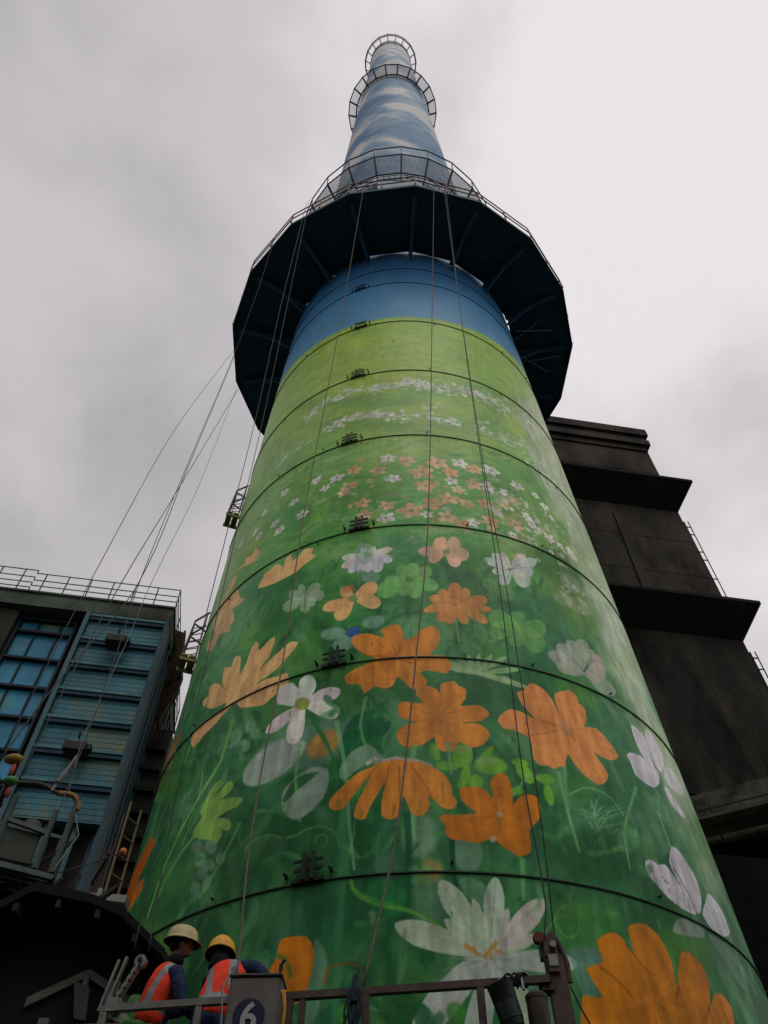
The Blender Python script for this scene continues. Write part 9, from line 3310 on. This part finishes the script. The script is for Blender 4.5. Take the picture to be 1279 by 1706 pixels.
for u,hh_ in ((-.02,.98),(-.22,.74),(-.72,.80),(-.98,.95),(-1.6,.9)):
    b=MB(); b.bar(q(u,0,0),q(u,0,hh_),.06,.05); g2(b,'frame_post',M_g2)
b=MB()
for u in (-.02,-.98,-1.6): b.bar(q(u,-.7,0),q(u,-.7,.8),.05,.05)
b.bar(q(-1.9,-.7,.8),q(0,-.7,.8),.045,.045); b.bar(q(-.75,0,.50),q(-.22,0,.44),.045,.05); b.bar(q(-1.9,0,.55),q(-.98,0,.52),.045,.05)
g2(b,'frame_rail',M_g2)
b=MB(); b.box(q(-.48,-.06,.24),(.40,.05,.38),Matrix.Rotation(R(28),3,'Z'),0,.01); g2(b,'side_panel',mat('dull_green_panel','3a4038',.8,0,.2,5))
b=MB(); b.lathe([(0,0),(.12,0),(.12,.16),(.09,.2),(0,.2)],18,q(-.42,-.25,.46)); g2(b,'hoist_drum',mat('drum_brown','4a4440',.7,0,.3,8),auto=40)
b=MB(); b.tube(catm([q(-1.0,0,.92),q(-.75,0,.98),q(-.5,0,1.02),q(-.28,0,.96)],6),.025,8); g2(b,'padded_rail',mat('padding','4a443c',.9),smooth=True)
b=MB(); b.tube(catm([q(-.28,0,.96),q(-.10,0,.98),q(-.01,0,.90),q(0.0,0,.80)],6),.034,10); g2(b,'yellow_sleeve',mat('yellow_sleeve','8a6a30',.7,0,.2,6),smooth=True)
b=MB(); b.bar(q(-.36,.02,.96),q(-.22,.04,1.50),.03,.03); b.tube([q(-.33,.03,1.08),q(-.28,.035,1.26)],.034,8); g2(b,'hoist_rod',M_gl)
b=MB(); b.tube([q(-.02,.03,.02),q(.12,.02,.5),q(-.05,0,.86)],.008,6); g2(b,'lashing',M_lgrey)
# string of floats beside it
F=empty('float_string',(-4.98,8.05,7.2),'string of yellow, orange and green floats hanging above the left gondola','floats')
b=MB(); b.tube([(-5.02,8.05,7.62),(-4.98,8.06,7.2),(-4.93,8.08,6.9)],.006,6); b.build('cord',M_black,F)
for c_,r_,m_ in (((-5.03,8.05,7.55),(.12,.07,.065),'8a6c26'),((-4.98,8.05,7.40),(.028,.028,.085),'a03c22'),((-4.95,8.06,7.24),(.085,.07,.06),'3a7a38'),((-4.93,8.08,7.10),(.035,.035,.075),'8a3a2e')):
    me=ell(c_,r_); o=bpy.data.objects.new('float',me); C.objects.link(o); me.materials.append(mat('float_'+m_,m_,.5,0,.15,8)); me.polygons.foreach_set('use_smooth',[True]*len(me.polygons)); o.parent=F; o.matrix_parent_inverse=F.matrix_basis.inverted()
# guy line with orange ball to the left gondola
b=MB(); b.tube([q(0,.02,-.02),(-3.9,8.66,6.50),(-3.60,8.79,6.70)],.008,6); o=b.build('guy_line',M_cable); tag(o,'thin guy line slanting from the left gondola to an orange ball','line')
me=ell((-3.60,8.79,6.71),(.045,.045,.05)); o=bpy.data.objects.new('marker_ball',me); C.objects.link(o); me.materials.append(mat('orange_ball','b05c24',.5)); me.polygons.foreach_set('use_smooth',[True]*len(me.polygons)); tag(o,'small orange ball beside the ladder','ball')
# ladder against the left flank of the chimney
LD=empty('ladder',(-5.0,12.0,0),'pale yellow ladder standing beside the lower left edge of the painted chimney','ladder')
b=MB(); 
la=Vector((-5.02,12.0,0)); lb2=Vector((-4.90,12.26,0)); T=9.5
for p in (la,lb2): b.bar(p,p+Vector((0,0,T)),.035,.035)
each(b,'side_rail',mat('pale_yellow_steel','6e6044',.6,0,.2,6),LD)
b=MB(); z=.3
while z<T: b.tube([la+Vector((0,0,z)),lb2+Vector((0,0,z))],.018,6); z+=.33
each(b,'rung',bpy.data.materials['pale_yellow_steel'],LD)
b=MB()
for i in range(6): b.bar((-5.3-.12*i,12.4+.2*i,0),(-5.25-.12*i,12.4+.2*i,9.0+rnd.uniform(-.6,.6)),.03,.03)
b.bar((-5.3,12.4,8.8),(-5.9,13.4,8.8),.04,.04)
o=b.build('scaffold_frame',M_brown); tag(o,'dark pipe scaffold behind the pale yellow ladder','scaffold')
# ---------------------------------------------------------------- dark hut in front of the chimney foot
HT=empty('dark_hut',(-4.0,8.9,0),'dark timber hut with a wide black roof at the lower left','hut')
M_roof=mat('black_roof','0d0e0e',.95,0,.3,3,.2,10); M_post=mat('weathered_post','5c5b54',.9,0,.35,5,.3,20); M_gab=mat('tar_board','101211',.95,0,.4,2,.2,12)
b=MB(); yr0,yr1=7.95,9.75
ridge=Vector((-3.75,0,5.86)); 
pr=[(-6.3,4.3),(-4.42,5.71),(-4.11,5.91),(-3.45,5.76),(-3.09,5.62),(-2.56,5.20),(-2.56,5.12),(-3.09,5.53),(-3.45,5.67),(-4.11,5.81),(-4.42,5.61),(-6.3,4.2)]
b.prism([(x,yr0,z) for x,z in pr],(0,yr1-yr0-.1,0)); b.build('roof',M_roof,HT)
b=MB(); b.box((-4.3,9.0,2.5),(2.8,1.2,5.0)); b.box((-2.86,9.0,2.5),(.1,1.2,5.0)); b.prism([(-5.1,8.4,5.0),(-2.81,8.4,5.0),(-3.12,8.4,5.5),(-4.11,8.4,5.78),(-4.6,8.4,5.45)],(0,1.2,0)); b.build('wall',M_gab,HT)
b=MB()
b.prism([(-3.98,8.36,4.85),(-3.42,8.36,5.12),(-2.95,8.36,4.86),(-2.95,8.36,4.94),(-3.42,8.36,5.20),(-3.98,8.36,4.94)],(0,.06,0))
b.bar((-3.42,8.36,5.14),(-3.42,8.36,4.9),.05,.05); b.build('porch_gable',M_post,HT)
b=MB()
for i in range(7):
    x=-5.6+.45*i; zt=np.interp(x,[-6.3,-4.42,-4.11,-3.45,-3.09,-2.56],[4.2,5.61,5.81,5.67,5.53,5.12]); b.bar((x,7.97,zt-.06),(x,9.6,zt-.06),.05,.09)
each(b,'rafter',mat('rafter_wood','2e2b26',.9,0,.4,6),HT)
for x0,x1,w in ((-3.05,-3.12,.26),(-2.83,-2.85,.13),(-3.70,-3.78,.05)):
    b=MB(); b.bar((x1,8.3,0),(x0,8.3,5.0 if w>.2 else 4.72 if w<.1 else 4.85),w,.10); b.build('post',M_post,HT)
b=MB(); b.bar((-3.70,8.3,4.62),(-3.15,8.3,4.64),.06,.05); b.bar((-3.72,8.3,3.6),(-3.15,8.3,3.6),.05,.05); b.build('window_frame',M_post,HT)
b=MB(); b.prism([(-3.52,8.30,5.06),(-3.35,8.30,5.0),(-3.30,8.30,4.7),(-3.42,8.30,4.72)],(0,.04,0)); b.build('hanging_board',mat('faded_board','44443e',.95),HT)
b=MB(); b.prism([(-4.28,9.70,6.70),(-3.82,9.87,6.74),(-3.84,9.88,6.65),(-4.04,9.80,6.64)],(-.05,.3,.04)); b.bar((-4.25,10.0,0),(-4.25,10.0,6.9),.05,.05)
o=b.build('white_sheet',mat('white_sheet_metal','8c8c88',.7)); tag(o,'pale metal sheet on a post sticking out behind the black hut roof','sheet')
# tangle of scrap pipes and branches left of the hut roof
b=MB()
for i in range(26):
    x=-5.6+rnd.random()*1.3; z=5.7+rnd.random()*.9-.3*(x+4.9); a_=rnd.uniform(.2,1.0)
    b.bar((x,8.6,z-.6),(x+a_*.9,8.7+rnd.random()*.3,z+a_*.3),rnd.uniform(.02,.06))
b.bar((-5.0,8.8,0),(-5.0,8.8,6.0),.1,.1)
o=b.build('scrap_pile',mat('grey_scrap','2c2e2a',.9,0,.4,4)); tag(o,'tangle of grey scrap pipes under the left gondola, behind the hut roof','scrap')
print('objects',len(C.objects))
